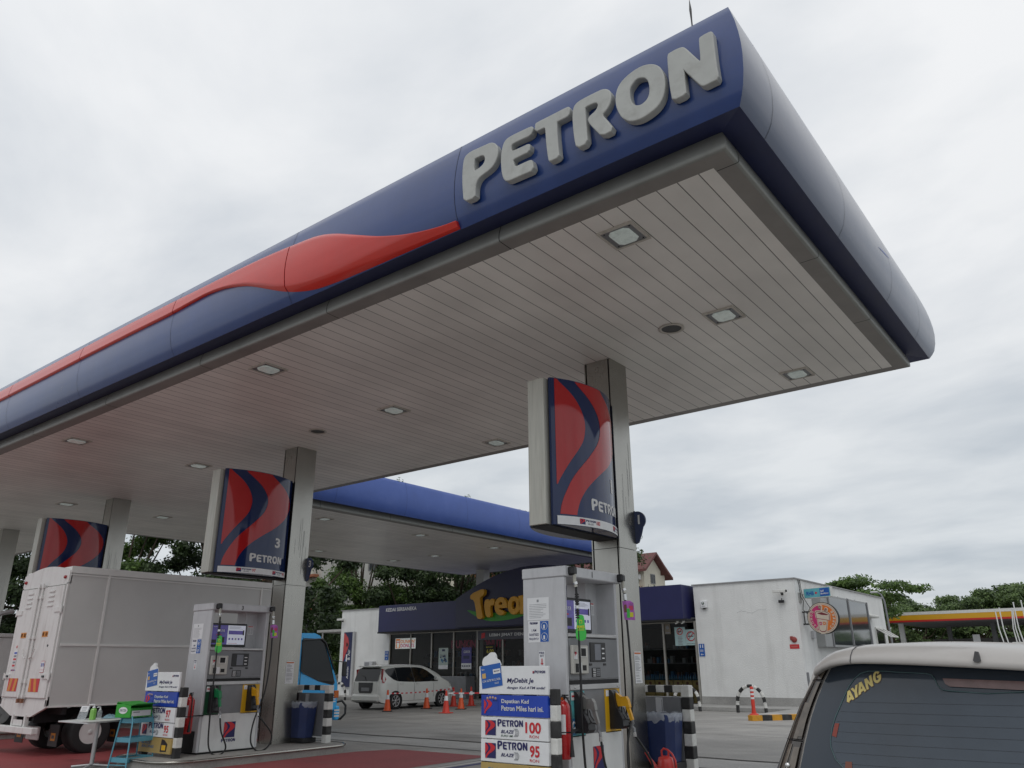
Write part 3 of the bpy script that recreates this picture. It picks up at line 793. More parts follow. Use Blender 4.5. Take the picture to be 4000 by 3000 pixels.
copy_tree(v0, (-12.92, 9.86, SZ), 0, 'round dark ceiling vent near the top of the column of pump 3')

# ------------------------------------------------------------------ columns
def column(x0, y0, label, num, zt=SZ, w=0.49, flag=True, notice=None, bot=0.14):
    x1, y1 = x0 + w, y0 + w + 0.02
    t = thing('canopy_column', label, 'column', ((x0 + x1) / 2, (y0 + y1) / 2, bot), 0, 'steel columns carrying the near canopy')
    org = ((x0 + x1) / 2, (y0 + y1) / 2, bot)
    g = 0.035
    mb = MB()
    mb.box(x0 + g, x1 - g, y0 + .012, y1 - .012, bot, zt - .002, 1)
    for za, zb in ((bot, 3.235), (3.243, zt - .002)):
        mb.box(x0 + g + .01, x1 - g - .01, y0, y0 + .02, za, zb, 0)
        mb.box(x0 + g + .01, x1 - g - .01, y1 - .02, y1, za, zb, 0)
        mb.box(x1 - .02, x1, y0, y1, za, zb, 0)
        mb.box(x0, x0 + .02, y0, y1, za, zb, 0)
    build('cladding', mb, [M_STEEL, M_GAP], t, org=org)
    if flag:
        mb = MB(); th = .03
        zc_ = 3.70; r_ = .14; yb = y1 + .02
        pl = [(0, zc_ - .36)]
        pl += [(.0, zc_ + .155)]
        for k in range(0, 13):
            a = R(100 - k * 12.5); pl.append((.045 + r_ * math.cos(a) , zc_ + r_ * math.sin(a)))
        pl += [(.10, zc_ - .22), (.05, zc_ - .34)]
        mb.prism(pl, lambda u, v, d: (x1 + u, yb - d, v), 0, th, 0)
        mb.text(num, (x1, yb - th, 0), X_, Z_, .06, zc_ - .06, h=.14, m=1, off=.003, bold=.03)
        build('number_flag', mb, [M_SIGNB, M_TXTW], t, org=org)
    if notice:
        ya, yb_, za, zb = notice
        mb = MB(); O = (x1, 0, 0)
        mb.rect(O, Y_, Z_, ya, yb_, za, zb, 0, .003)
        mb.rect(O, Y_, Z_, ya + .01, yb_ - .01, zb - .035, zb - .012, 1, .005)
        z = zb - .06
        while z > za + .02:
            mb.rect(O, Y_, Z_, ya + .02, ya + .02 + random.uniform(.08, yb_ - ya - .04), z - .006, z, 2, .005); z -= random.choice((.014, .016, .03))
        build('notice', mb, [M_PAPER, M_AMBER, M_INKG], t, org=org)
    # old tape marks on the right-hand face
    mb = MB()
    for k in range(7):
        yy = y0 + random.uniform(.08, w - .06); za = random.uniform(3.4, 4.3); zb = za + random.uniform(.3, .9)
        mb.rect((x1, 0, 0), Y_, Z_, yy, yy + .004, za, zb, 0, .0025)
    build('tape_mark', mb, M_INKG, t, org=org)
    return t
column(-6.42, 10.18, 'steel column of pump 1 with a notice and a round number flag', '1', notice=(10.42, 10.62, 1.34, 1.77))
column(-14.71, 10.36, 'steel column of pump 3, behind the sign numbered 3', '3', notice=(10.54, 10.74, 1.27, 1.70))
column(-23.45, 10.47, 'steel column rising behind the grey box truck', '5', flag=False)
column(-31.7, 10.6, 'steel column cut by the left edge of the photo', '7', flag=False)
t = thing('canopy_column', 'slim pale column under the rear canopy behind the raised yellow lettering board', 'column', (-26.76, 31.7, 0))
mb = MB(); mb.box(-.25, .25, -.25, .25, 0, 6.278); build('cladding', mb, mat('pale_cladding', (0.50, 0.50, 0.46), 0.5, 0, .08), t, bevel=.01)

# ------------------------------------------------------------------ brand ribbon + wordmark helpers
LOBE = [(3.91, 0.0), (4.094, .062), (4.284, .138), (4.448, .221), (4.614, .29), (4.837, .315), (5.02, .281), (5.196, .207), (5.353, .101), (5.466, 0.004)]
BL_ = [(3.51, .02), (3.675, .039), (3.827, .080), (4.012, .139), (4.173, .222), (4.376, .351), (4.621, .495), (4.806, .543), (4.979, .533), (5.152, .452), (5.315, .324), (5.466, .18)]
BR_ = [(3.51, .173), (3.72, .215), (3.91, .301), (4.117, .463), (4.353, .711), (4.592, .897), (4.814, .982), (5.011, .978), (5.204, .865), (5.359, .677), (5.466, .54)]
def sm_i(T, z):
    return sum(interp(T, z + q) for q in (-.07, -.035, 0, .035, .07)) / 5
def ribbon(mb, fn, m, nv=26, nu=3):
    Z0, Z1 = 3.51, 5.466
    for lo, hi, za in ((None, LOBE, 3.92), (BL_, BR_, 3.51)):
        rows = []
        for j in range(nv + 1):
            z = za + (Z1 - za) * j / nv
            a = 0.0 if lo is None else sm_i(lo, z)
            b = max(a, sm_i(hi, z))
            rows.append([fn(a + (b - a) * i / nu, (z - Z0) / (Z1 - Z0)) for i in range(nu + 1)])
        vs = [p for r_ in rows for p in r_]
        mb.add(vs, [(j * (nu + 1) + i, j * (nu + 1) + i + 1, (j + 1) * (nu + 1) + i + 1, (j + 1) * (nu + 1) + i) for j in range(nv) for i in range(nu)], m)
_wm = []
def wordmark(mb, u, v, w, m, fn=None, O=None, Rv=None, Uv=None, off=.004):
    if not _wm:
        for ch in 'PETRON':
            vs, fs = poly_mesh(GLYPH[ch], offset=0.004)
            fs2 = fs
            _wm.append(([((p[0] + 5.125) / 3.122, (p[1] - 6.578) / 3.122) for p in vs], fs2))
    if fn is None:
        O, Rv, Uv = Vector(O), Vector(Rv), Vector(Uv); N = Rv.cross(Uv)
        fn = lambda a, b: O + Rv * a + Uv * b + N * off
    for vs, fs in _wm:
        mb.add([fn(u + x * w, v + y * w) for x, y in vs], fs, m)
def frame_fn(O, Rv, Uv, off):
    O, Rv, Uv = Vector(O), Vector(Rv), Vector(Uv); N = Rv.cross(Uv)
    return lambda u, v: O + Rv * u + Uv * v + N * off
def brand_square(mb, O, Rv, Uv, u, v, w, h, mr, mbk, off=.004):
    mb.rect(O, Rv, Uv, u, u + w, v, v + h, mbk, off)
    f = frame_fn(O, Rv, Uv, off + .0025)
    ribbon(mb, lambda a, b: f(u + a * w * .97, v + b * h), mr, 14, 1)

# ------------------------------------------------------------------ hanging column signs
def hanging_sign(cx, y0, y1, num, label, blend):
    t = thing('hanging_sign', label, 'sign', (cx, y0, 3.37), 0, 'blue and red signs hung on the canopy columns')
    org = (cx, y0, 3.37)
    mb = MB(); mb.box(cx - .14, cx + .14, y0, y1, 3.37, 5.455)
    build('mast', mb, M_STEELD, t, bevel=.006, org=org)
    mb = MB(); mb.box(cx - .155, cx + .155, y0 + .05, y1 - .02, 3.352, 3.369)
    build('bottom_plate', mb, M_GAP, t, org=org)
    ya, yb = y0 + .10, y1 - .02
    sag = .25; hw = (yb - ya) / 2; Rr = (hw * hw + sag * sag) / (2 * sag); yc = (ya + yb) / 2
    for sg in (1, -1):
        xb = cx + sg * .19
        def cyl(y, off=0.0):
            xx = math.sqrt(max(0, (Rr + off) ** 2 - (y - yc) ** 2)) - (Rr - sag)
            return xb + sg * xx
        mb = MB()
        n = 48
        zt, zb = 5.47, 3.37
        top = [(cyl(ya + (yb - ya) * i / n), ya + (yb - ya) * i / n) for i in range(n + 1)]
        mb.add([(x, y, z) for z in (zb, zt) for x, y in top], [(i, i + 1, n + 2 + i, n + 1 + i) for i in range(n)], 0, True)
        base = [(cx + sg * .155, y) for x, y in top]
        for z in (zb, zt):
            mb.add([(x, y, z) for x, y in top] + [(x, y, z) for x, y in base], [(i, i + 1, n + 2 + i, n + 1 + i) for i in range(n)], 0)
        for i in (0, n):
            x, y = top[i]; mb.quad((x, y, zb), (x, y, zt), (cx + sg * .155, y, zt), (cx + sg * .155, y, zb), 0)
        panel = build('panel', mb, M_SIGNB, t, org=org)
        # printed face
        gy0, gy1 = ya + .05, yb - .03
        def P(u, v, off=.004):
            y = gy0 + (gy1 - gy0) * u if sg > 0 else gy1 - (gy1 - gy0) * u
            return (cyl(y, off), y, 3.515 + 1.945 * v)
        mb = MB()
        ribbon(mb, lambda u, v: P(u, v, .004), 0, 40, 12)
        q = lambda u, v: P(u, v, .005)
        H_ = 1.945
        wordmark(mb, 0, 0, 1, 1, fn=lambda a, b: q(.36 + a * .535, .045 + b * .535 * 1.47 / H_))
        mb.text(num, None, None, None, 0, 0, w=1, h=1, m=1, bold=.035, fn=lambda a, b: q(.73 + a * (.10 if num != '1' else .06), .225 + b * .105))
        pf = build('printed_face', mb, [M_SIGNR, M_TXTW], panel, org=org)
        nn = []
        for v in pf.data.vertices:
            dy = v.co.y + org[1] - yc
            nn.append(Vector((sg * math.sqrt(max(.01, Rr * Rr - dy * dy)), dy, 0)).normalized())
        for p in pf.data.polygons: p.use_smooth = True
        if sg < 0: pf.data.flip_normals()
        pf.data.normals_split_custom_set_from_vertices(nn)
        mb = MB()
        def S(u, v, off):
            y = ya + .04 + (yb - ya - .05) * (u if sg > 0 else 1 - u)
            return (cyl(y, off), y, 3.375 + .115 * v)
        mb.grid(lambda u, v: S(u, v, .012), 18, 1, 0)
        mb.add([S(i / 18, e_, .012 * k_) for k_ in (0, 1) for e_ in (1,) for i in range(19)], [(i, i + 1, 20 + i, 19 + i) for i in range(18)], 0)
        for (u0, g_) in ((.20, blend[0]), (.72, blend[1])):
            sq = lambda a, b: S(a, b, .0145)
            mb.add([sq(u0, .2), sq(u0 + .06, .2), sq(u0 + .06, .85), sq(u0, .85)], [(0, 1, 2, 3)], 2)
            ribbon(mb, lambda a, b: S(u0 + a * .058, .2 + b * .65, .0165), 1, 8, 1)
            wordmark(mb, 0, 0, 1, 2, fn=lambda a, b: sq(u0 + .07 + a * .12, .52 + b * 1.25))
            mb.text('BLAZE', None, None, None, 0, 0, w=1, h=1, m=3, bold=.02, shear=.3, fn=lambda a, b: sq(u0 + .09 + a * .07, .22 + b * .2))
            mb.text(g_, None, None, None, 0, 0, w=1, h=1, m=1, bold=.02, fn=lambda a, b: sq(u0 + .20 + a * .05, .3 + b * .5))
        build('grade_strip', mb, [M_PAPER, M_INKR, M_INK, M_INKG], t, org=org)
    return t
hanging_sign(-6.15, 8.42, 10.18, '1', 'blue and red hanging sign numbered 1 on the nearest column', ('100', '95'))
hanging_sign(-14.47, 8.58, 10.36, '3', 'blue and red hanging sign numbered 3 on the second column', ('97', '95'))
hanging_sign(-23.2, 8.70, 10.47, '5', 'blue and red hanging sign partly hidden behind the box truck', ('97', '95'))

# ------------------------------------------------------------------ fuel islands
def island(cx, label, y0=6.9, y1=11.45, hw=0.98, zt=0.14):
    t = thing('fuel_island', label, 'kerb island', (cx, 9.2, 0), 0, 'raised fuel islands')
    org = (cx, 9.2, 0)
    rad = .55
    def outline(off=0.0):
        P = []
        for (sx, sy_, a0) in ((1, 1, 0), (-1, 1, 90), (-1, -1, 180), (1, -1, 270)):
            ccx, ccy = cx + sx * (hw - rad), (y1 - rad if sy_ > 0 else y0 + rad)
            for k in range(9):
                a = R(a0 + k * 11.25); P.append((ccx + (rad + off) * math.cos(a), ccy + (rad + off) * math.sin(a)))
        return P
    mb = MB(); mb.prism(outline(), lambda u, v, d: (u, v, d), 0.0, zt, 0)
    build('kerb', mb, M_ISL, t, org=org)
    mb = MB(); P = outline(.012)
    mb.tube([(x, y, zt - .012) for x, y in P + P[:2]], .024, 8, 0, caps=False)
    build('edge_rail', mb, M_CHROME if False else M_STEEL, t, org=org)
    return t
island(-5.9, 'raised concrete island of pump 1 at the right, mostly cut by the frame')
island(-13.95, 'raised concrete island with steel edge rail under pump 3', y0=7.42)
island(-23.2, 'raised concrete island hidden behind the box truck')

# ------------------------------------------------------------------ fuel pumps
def pump(loc, num, label, left, right, tagleft, dz=0.0):
    """local frame: x = out of the front face, y = along the front, z up; front plane x = 0"""
    W, D, H_ = 1.25, .64, 2.60
    t = thing('fuel_pump', label, 'fuel pump', loc, 0, 'fuel pumps')
    F = ((0, 0, 0), Y_, Z_)
    mb = MB()
    mb.cbox(-D, 0, 0, .055, 0.03, H_ - .13, .008)            # side walls
    mb.cbox(-D, 0, W - .055, W, 0.03, H_ - .13, .008)
    mb.box(-D + .01, -.012, .055, W - .055, .03, 1.72)
    mb.box(-D + .05, -D + .35, .93, W - .055, 1.72, H_ - .12)   # grey housing beside the opening
    build('cabinet', mb, M_PUMPG, t)
    mb = MB(); mb.box(-D + .03, -.03, .03, W - .03, 0, .03); build('plinth', mb, M_GAP, t)
    mb = MB(); mb.cbox(-D - .01, .03, -.012, W + .10, H_ - .13, H_, .012)
    hd = build('header', mb, M_PUMPG, t)
    mb = MB(); mb.text(num, (.03, 0, 0), Y_, Z_, .60, H_ - .105, h=.075, m=0, bold=.015); build('pump_number', mb, M_GAP, hd)
    mb = MB(); mb.cbox(-.30, .012, .055, W - .055, 1.755, 1.80, .01); build('ledge', mb, M_ALU, t)
    # middle panel
    mb = MB(); mb.cbox(-.014, .004, .058, W - .058, 1.27, 1.745, .004); mp_ = build('control_panel', mb, M_PUMPD, t)
    mb = MB(); mb.box(-.012, .002, .06, W - .06, 1.215, 1.262, 0); mb.cbox(-.012, .02, .058, W - .058, 1.15, 1.21, .006, 1)
    for yy in (.14, 1.12): mb.lathe([(.012, .02), (.012, .028), (.004, .03)], (0, yy, 1.18), 'x', 8, 1)
    build('belt', mb, [M_GAP, M_ALU], t)
    # card reader
    mb = MB(); mb.cbox(.004, .05, .075, .42, 1.33, 1.66, .01, 0)
    mb.cbox(.05, .058, .22, .375, 1.52, 1.64, .003, 1); mb.box(.058, .06, .245, .35, 1.535, 1.625, 2)
    mb.box(.05, .056, .10, .165, 1.50, 1.56, 3)
    brand_square(mb, (.05, 0, 0), Y_, Z_, .105, 1.53, .045, .055, 4, 5)
    mb.box(.05, .054, .125, .19, 1.35, 1.45, 2); mb.box(.05, .054, .28, .36, 1.37, 1.43, 2); mb.box(.05, .053, .19, .26, 1.345, 1.46, 6)
    build('card_reader', mb, [M_CREAM, M_BWHITE, M_GAP, M_PAPER, M_INKR, M_INK, M_PAPER], t)
    # price display
    mb = MB(); mb.cbox(.004, .016, .52, .88, 1.47, 1.70, .004, 0); mb.box(.016, .018, .62, .76, 1.49, 1.68, 1)
    for k in range(3): mb.box(.016, .0185, .79, .845, 1.62 - k * .058, 1.635 - k * .058, 2)
    build('price_display', mb, [M_BLACK, M_LCD, M_PAPER], t)
    mb = MB(); mb.box(.004, .012, .50, .555, 1.425, 1.45, 0); mb.box(.004, .012, .83, .885, 1.425, 1.45, 0)
    mb.cbox(.004, .014, .555, .74, 1.29, 1.40, .003, 0)
    for k in range(5): mb.box(.014, .016, .565, .63, 1.30 + k * .02, 1.307 + k * .02, 1)
    for a in range(3):
        for b in range(4): mb.box(.014, .0165, .65 + a * .027, .668 + a * .027, 1.305 + b * .022, 1.32 + b * .022, 2)
    build('keypad', mb, [M_BLACK, M_PAPER, M_INKG], t)
    # video screen inside the opening
    mb = MB(); mb.cbox(-.26, -.20, .09, .92, 1.82, 2.25, .01, 0)
    mb.rect((-.20, 0, 0), Y_, Z_, .14, .50, 1.865, 2.215, 1, .003); mb.rect((-.20, 0, 0), Y_, Z_, .50, .885, 1.865, 2.215, 2, .003)
    O = (-.20, 0, 0)
    mb.text('GAYA', O, Y_, Z_, .27, 2.09, w=.16, h=.05, m=3, off=.005, shear=.3); mb.text('MyDebit', O, Y_, Z_, .19, 2.17, w=.14, h=.02, m=3, off=.005)
    mb.rect(O, Y_, Z_, .26, .37, 2.035, 2.05, 4, .005); mb.rect(O, Y_, Z_, .30, .44, 1.90, 2.0, 0, .005); mb.rect(O, Y_, Z_, .17, .27, 1.89, 1.95, 0, .005)
    mb.rect(O, Y_, Z_, .52, .83, 2.05, 2.12, 1, .005); mb.rect(O, Y_, Z_, .83, .86, 2.04, 2.13, 0, .005)
    for k in range(5): mb.rect(O, Y_, Z_, .53 + k * .068, .565 + k * .068, 1.95, 1.985, 1 if k != 2 else 5, .005)
    for k in range(4): mb.rect(O, Y_, Z_, .53, .74 + random.uniform(0, .1), 2.15 + k * .014, 2.154 + k * .014, 5, .005)
    mb.rect(O, Y_, Z_, .52, .72, 1.885, 1.89, 4, .005)
    build('video_screen', mb, [M_BLACK, M_SCREEN, M_SCREENW, M_TXTW, M_INKR, M_INKG], t)
    mb = MB(); O = (-D + .35, 0, 0)
    mb.rect(O, Y_, Z_, .99, 1.12, 2.06, 2.22, 0, .003)
    for k in range(8): mb.rect(O, Y_, Z_, 1.0, 1.05, 2.075 + k * .014, 2.08 + k * .014, 1, .005); mb.rect(O, Y_, Z_, 1.06, 1.11, 2.075 + k * .014, 2.08 + k * .014, 1, .005)
    mb.rect(O, Y_, Z_, 1.0, 1.11, 2.20, 2.215, 2, .005)
    build('instruction_sticker', mb, [M_PAPER, M_INKG, M_INKR], t)
    # nozzle bay
    mb = MB(); mb.box(-.012, .003, .058, W - .058, .66, 1.145, 0); bay = build('nozzle_bay', mb, M_PUMPD, t)
    mb = MB()
    O = (.003, 0, 0)
    mb.rect(O, Y_, Z_, .06, .36, .64, 1.14, left[0], .003)
    mb.rect(O, Y_, Z_, .07, .17, 1.04, 1.125, 2, .006)
    mb.rect(O, Y_, Z_, .08, .16, 1.075, 1.095, 3, .008)
    if left[0] == 0:
        mb.rect(O, Y_, Z_, .06, .16, .66, .84, 4, .006)
        for k in range(7):
            a = R(k * 45); mb.tube([(.01, .11 + .035 * math.cos(a + q * .3) * (1 - q * .1), .76 + .05 * math.sin(a + q * .3) * (1 - q * .1)) for q in range(5)], .005, 4, 2)
    GM = [M_TEAL, M_GRN, M_PAPER, M_INKR, M_TEAL2, M_YEL]
    mq = MB(); mq.rect(O, Y_, Z_, .82, W - .058, .64, 1.145, 5, .003); mq.rect(O, Y_, Z_, .85, .94, 1.06, 1.13, 2, .006); build('grade_panel', mq, GM, bay)
    build('grade_panel', mb, [M_TEAL, M_GRN, M_PAPER, M_INKR, M_TEAL2, M_YEL], bay)
    # lower door with brand mark
    mb = MB(); mb.cbox(-.012, .006, .058, W - .058, .035, .655, .004, 0); door = build('lower_door', mb, M_PUMPW, t)
    mb = MB(); brand_square(mb, (.006, 0, 0), Y_, Z_, .51, .245, .235, .265, 0, 1)
    wordmark(mb, .485, .165, .285, 1, O=(.006, 0, 0), Rv=Y_, Uv=Z_)
    build('brand_mark', mb, [M_INKR, M_INK], door)
    mb = MB(); mb.box(-D + .04, -.10, -.016, .0, .035, .38, 0); build('lower_side_black', mb, M_GAP, t)  # black slab laid over the lower part of the -y side
    # side stickers on the -y face
    mb = MB(); O = (0, 0, 0)
    mb.rect(O, X_, Z_, -.57, -.235, 1.965, 2.235, 0, .002); mb.rect(O, X_, Z_, -.56, -.24, 1.70, 1.955, 0, .002)
    mb.rect(O, X_, Z_, -.375, -.245, 1.705, 1.95, 1, .004)
    for zc2 in (1.765, 1.89):
        ring = [(-.31 + .045 * math.cos(R(a)), zc2 + .045 * math.sin(R(a))) for a in range(0, 361, 24)]
        mb.tube([(x, -.005, z) for x, z in ring], .003, 4, 0, caps=False)
        mb.rect(O, X_, Z_, -.325, -.30, zc2 - .03, zc2 + .015, 0, .006)
    mb.rect(O, X_, Z_, -.52, -.42, 1.915, 1.925, 3, .004)
    for k, s_ in enumerate(('FREQUENTLY', 'SANITISED', 'I AM')):
        mb.text(s_, O, X_, Z_, -.545 + (0 if k < 2 else .04), 1.725 + k * .052, w=.15 if k < 2 else .07, h=.030, m=3, off=.004, bold=.01)
    wordmark(mb, -.53, 1.915, .12, 3, O=O, Rv=X_, Uv=Z_)
    for k in range(9): mb.rect(O, X_, Z_, -.54, -.54 + random.uniform(.15, .28), 1.99 + k * .02, 1.994 + k * .02, 2, .004)
    mb.rect(O, X_, Z_, -.42, -.39, 2.18, 2.21, 2, .004)
    mb.rect(O, X_, Z_, -.40, -.31, 1.42, 1.60, 0, .002)
    mb.text('FIRE', O, X_, Z_, -.395, 1.565, w=.075, h=.024, m=3, off=.004); mb.text('EXT', O, X_, Z_, -.38, 1.53, w=.055, h=.024, m=3, off=.004)
    mb.rect(O, X_, Z_, -.363, -.347, 1.455, 1.51, 4, .004); mb.add([(-.38, -.004, 1.457), (-.33, -.004, 1.457), (-.355, -.004, 1.435)], [(0, 1, 2)], 4)
    build('side_sticker', mb, [M_PAPER, M_CARD, M_INKG, M_INK, M_INKR], t)
    # nozzles and holsters
    def holster(y, nm, body_m, key):
        mb = MB()
        prof = [(.004, .68), (.17, .685), (.20, .72), (.19, .80), (.10, .95), (.07, 1.10), (.035, 1.135), (.004, 1.14)]
        n = len(prof)
        mb.prism(prof, lambda u, v, d: (u, y + d, v), 0, .15, 0)
        mb.box(.05, .076, y + .035, y + .115, .98, 1.10, 1)
        build('holster', mb, [M_BLACK, M_GAP], t, bevel=.012)
        yc = y + .075
        mb = MB()
        mb.prism([(.08, 1.10), (.15, 1.055), (.22, 1.06), (.25, 1.02), (.27, .93), (.24, .93), (.205, .945), (.11, .94), (.085, .99)], lambda u, v, d: (u, yc + d, v), -.028, .028, 0)
        mb.prism([(.205, .95), (.255, .945), (.305, .79), (.27, .78)], lambda u, v, d: (u, yc + d, v), -.018, .018, 0)
        nz = build('nozzle', mb, body_m, t, bevel=.008)
        mb = MB(); mb.tube([(.10, yc, 1.075), (.06, yc, 1.12), (.02, yc, 1.10)], .011, 8, 0); build('spout', mb, M_CHROME, nz)
        mb = MB(); mb.tube([(.14, yc, .94), (.15, yc, .86), (.20, yc, .795), (.27, yc, .785)], .008, 6, 0)
        mb.tube([(.17, yc, .93), (.19, yc, .87), (.23, yc, .82)], .007, 6, 0); build('trigger_guard', mb, M_BLACK, nz)
        mb = MB(); mb.tube([(.288, yc, .79), (.295, yc, .75), (.27, yc + .01, .715), (.30, yc + .01, .69), (.305, yc + .01, .63)], .018, 8, 0)
        mb.tube([(.305, yc + .01, .65), (.307, yc + .01, .60)], .02, 8, 1); build('swivel', mb, [M_PUMPD, M_CHROME], nz)
        # hose: from nozzle down in a loop, up to the header arm
        return yc
    yl = holster(.13, 'l', left[1], 'l'); yr = holster(.92, 'r', M_YELN, 'r')
    def bez(P, n=26):
        P = [Vector(p) for p in P]; o = []
        Q = [P[0]] + P + [P[-1]]
        for i in range(1, len(Q) - 2):
            for k in range(n // (len(P) - 1) + 1):
                s_ = k / (n // (len(P) - 1) + 1)
                a, b, c, d = Q[i - 1], Q[i], Q[i + 1], Q[i + 2]
                o.append(.5 * ((2 * b) + (-a + c) * s_ + (2 * a - 5 * b + 4 * c - d) * s_ ** 2 + (-a + 3 * b - 3 * c + d) * s_ ** 3))
        o.append(P[-1]); return o
    for (ya, yb, nm) in ((.10, yl, 0), (W + .03, yr, 1)):
        mb = MB(); mb.cbox(.0, .115, ya - .05, ya + .045, H_ - .115, H_ - .01, .02, 0)
        mb.tube([(.09, ya, H_ - .10), (.085, ya + .01, H_ - .20), (.10, ya + .015, H_ - .26)], .024, 8, 1)
        mb.tube([(.09, ya + .01, H_ - .20), (.10, ya + .015, H_ - .23)], .03, 8, 2)
        build('hose_arm', mb, [M_BLACK, M_STEELD, M_CHROME], t)
        if nm == 0:
            pts = [(.10, ya + .015, H_ - .24), (.11, ya + .02, 2.0), (.12, ya + .02, 1.3), (.12, ya + .03, .6), (.16, ya + .05, .12), (.24, ya + .18, -.02), (.30, ya + .30, .10), (.315, ya + .16, .38), (.307, yb + .012, .61)]
        else:
            pts = [(.10, ya + .015, H_ - .24), (.11, ya + .02, 2.0), (.14, ya + .0, 1.55), (.20, ya - .10, 1.0), (.20, ya - .28, .5), (.24, ya - .33, .16), (.28, ya - .20, .0), (.33, ya - .02, .05), (.36, ya + .02, .28), (.307, yb + .012, .61)]
        mb = MB(); mb.tube(bez(pts, 60), .0145, 8, 0)
        if nm == 0:
            for k in range(9): mb.tube([(.106, ya + .02, 2.26 - k * .028 - (.05 if k > 4 else 0)), (.106, ya + .02, 2.243 - k * .028 - (.05 if k > 4 else 0))], .027, 8, 0)
            mb.tube([(.106, ya + .02, 2.12), (.106, ya + .02, 2.085)], .022, 8, 1)
        else:
            mb.tube([(.10, ya + .015, H_ - .27), (.104, ya + .018, H_ - .35)], .026, 8, 1)
        h_ = build('hose', mb, [M_RUBBER, M_CHROME], t)
        mb = MB()
        if nm == 0:
            zc2 = 1.86
            P2 = []
            for k in range(25):
                a = R(k * 15); r_ = .07
                P2.append((.062 * math.cos(a), (zc2 - .085 + .065 * math.sin(a)) if math.sin(a) < 0 else zc2 + .085 + .06 * math.sin(a)))
            P2 = [(-.045, zc2 + .13), (-.02, zc2 + .15), (.02, zc2 + .15), (.045, zc2 + .13), (.052, zc2), (.066, zc2 - .06), (.062, zc2 - .12), (.03, zc2 - .15), (-.03, zc2 - .15), (-.062, zc2 - .12), (-.066, zc2 - .06), (-.052, zc2)]
            O2 = (.14, ya + .03, 0); Rr = Vector((.80, .60, 0)).normalized()
            f_ = lambda u, v, d: Vector(O2) + Rr * u + Z_ * v + Rr.cross(Z_) * d
            mb.prism(smooth_loop(P2, 1), f_, 0, .004, 0)
            mb.text('RMS', O2, Rr, Z_, -.045, zc2 - .01, w=.09, h=.036, m=1, off=.0065, bold=.03)
            mb.rect(O2, Rr, Z_, -.04, .04, zc2 - .03, zc2 - .024, 1, .0065); mb.rect(O2, Rr, Z_, -.018, .018, zc2 + .05, zc2 + .09, 1, .0065); mb.rect(O2, Rr, Z_, -.012, .012, zc2 + .055, zc2 + .082, 0, .008)
            build('hang_tag', mb, [M_TAGG, M_TAGY], h_, label='green tag reading RMS')
        else:
            O2 = (.14, ya + .02, 0); Rr = Vector((.80, .60, 0)).normalized(); zc2 = 2.12
            f_ = lambda u, v, d: Vector(O2) + Rr * u + Z_ * v + Rr.cross(Z_) * d
            mb.prism([(-.055, zc2 - .125), (.085, zc2 - .13), (.075, zc2 + .09), (.03, zc2 + .12), (-.075, zc2 + .115)], f_, 0, .004, 0)
            mb.rect(O2, Rr, Z_, .01, .065, zc2 - .0, zc2 + .055, 1, .0065); mb.rect(O2, Rr, Z_, -.02, .02, zc2 - .10, zc2 + .02, 2, .0065); mb.rect(O2, Rr, Z_, .02, .065, zc2 - .09, zc2 - .03, 3, .0065)
            mb.rect(O2, Rr, Z_, -.055, -.02, zc2 - .03, zc2 + .07, 4, .0065)
            build('hang_tag', mb, [M_TAGP, M_PINK, M_TAGG, M_TAGY, M_BROWN], h_, label='purple card hung on the hose')
    return t
M_BROWN = mat('brown', (0.16, 0.05, 0.03), 0.5, 0, 0)
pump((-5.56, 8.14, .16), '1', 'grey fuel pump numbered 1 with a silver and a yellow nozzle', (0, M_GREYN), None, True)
pump((-13.73, 8.41, .14), '3', 'grey fuel pump numbered 3 with a green and a yellow nozzle', (1, M_GRNN), None, True)

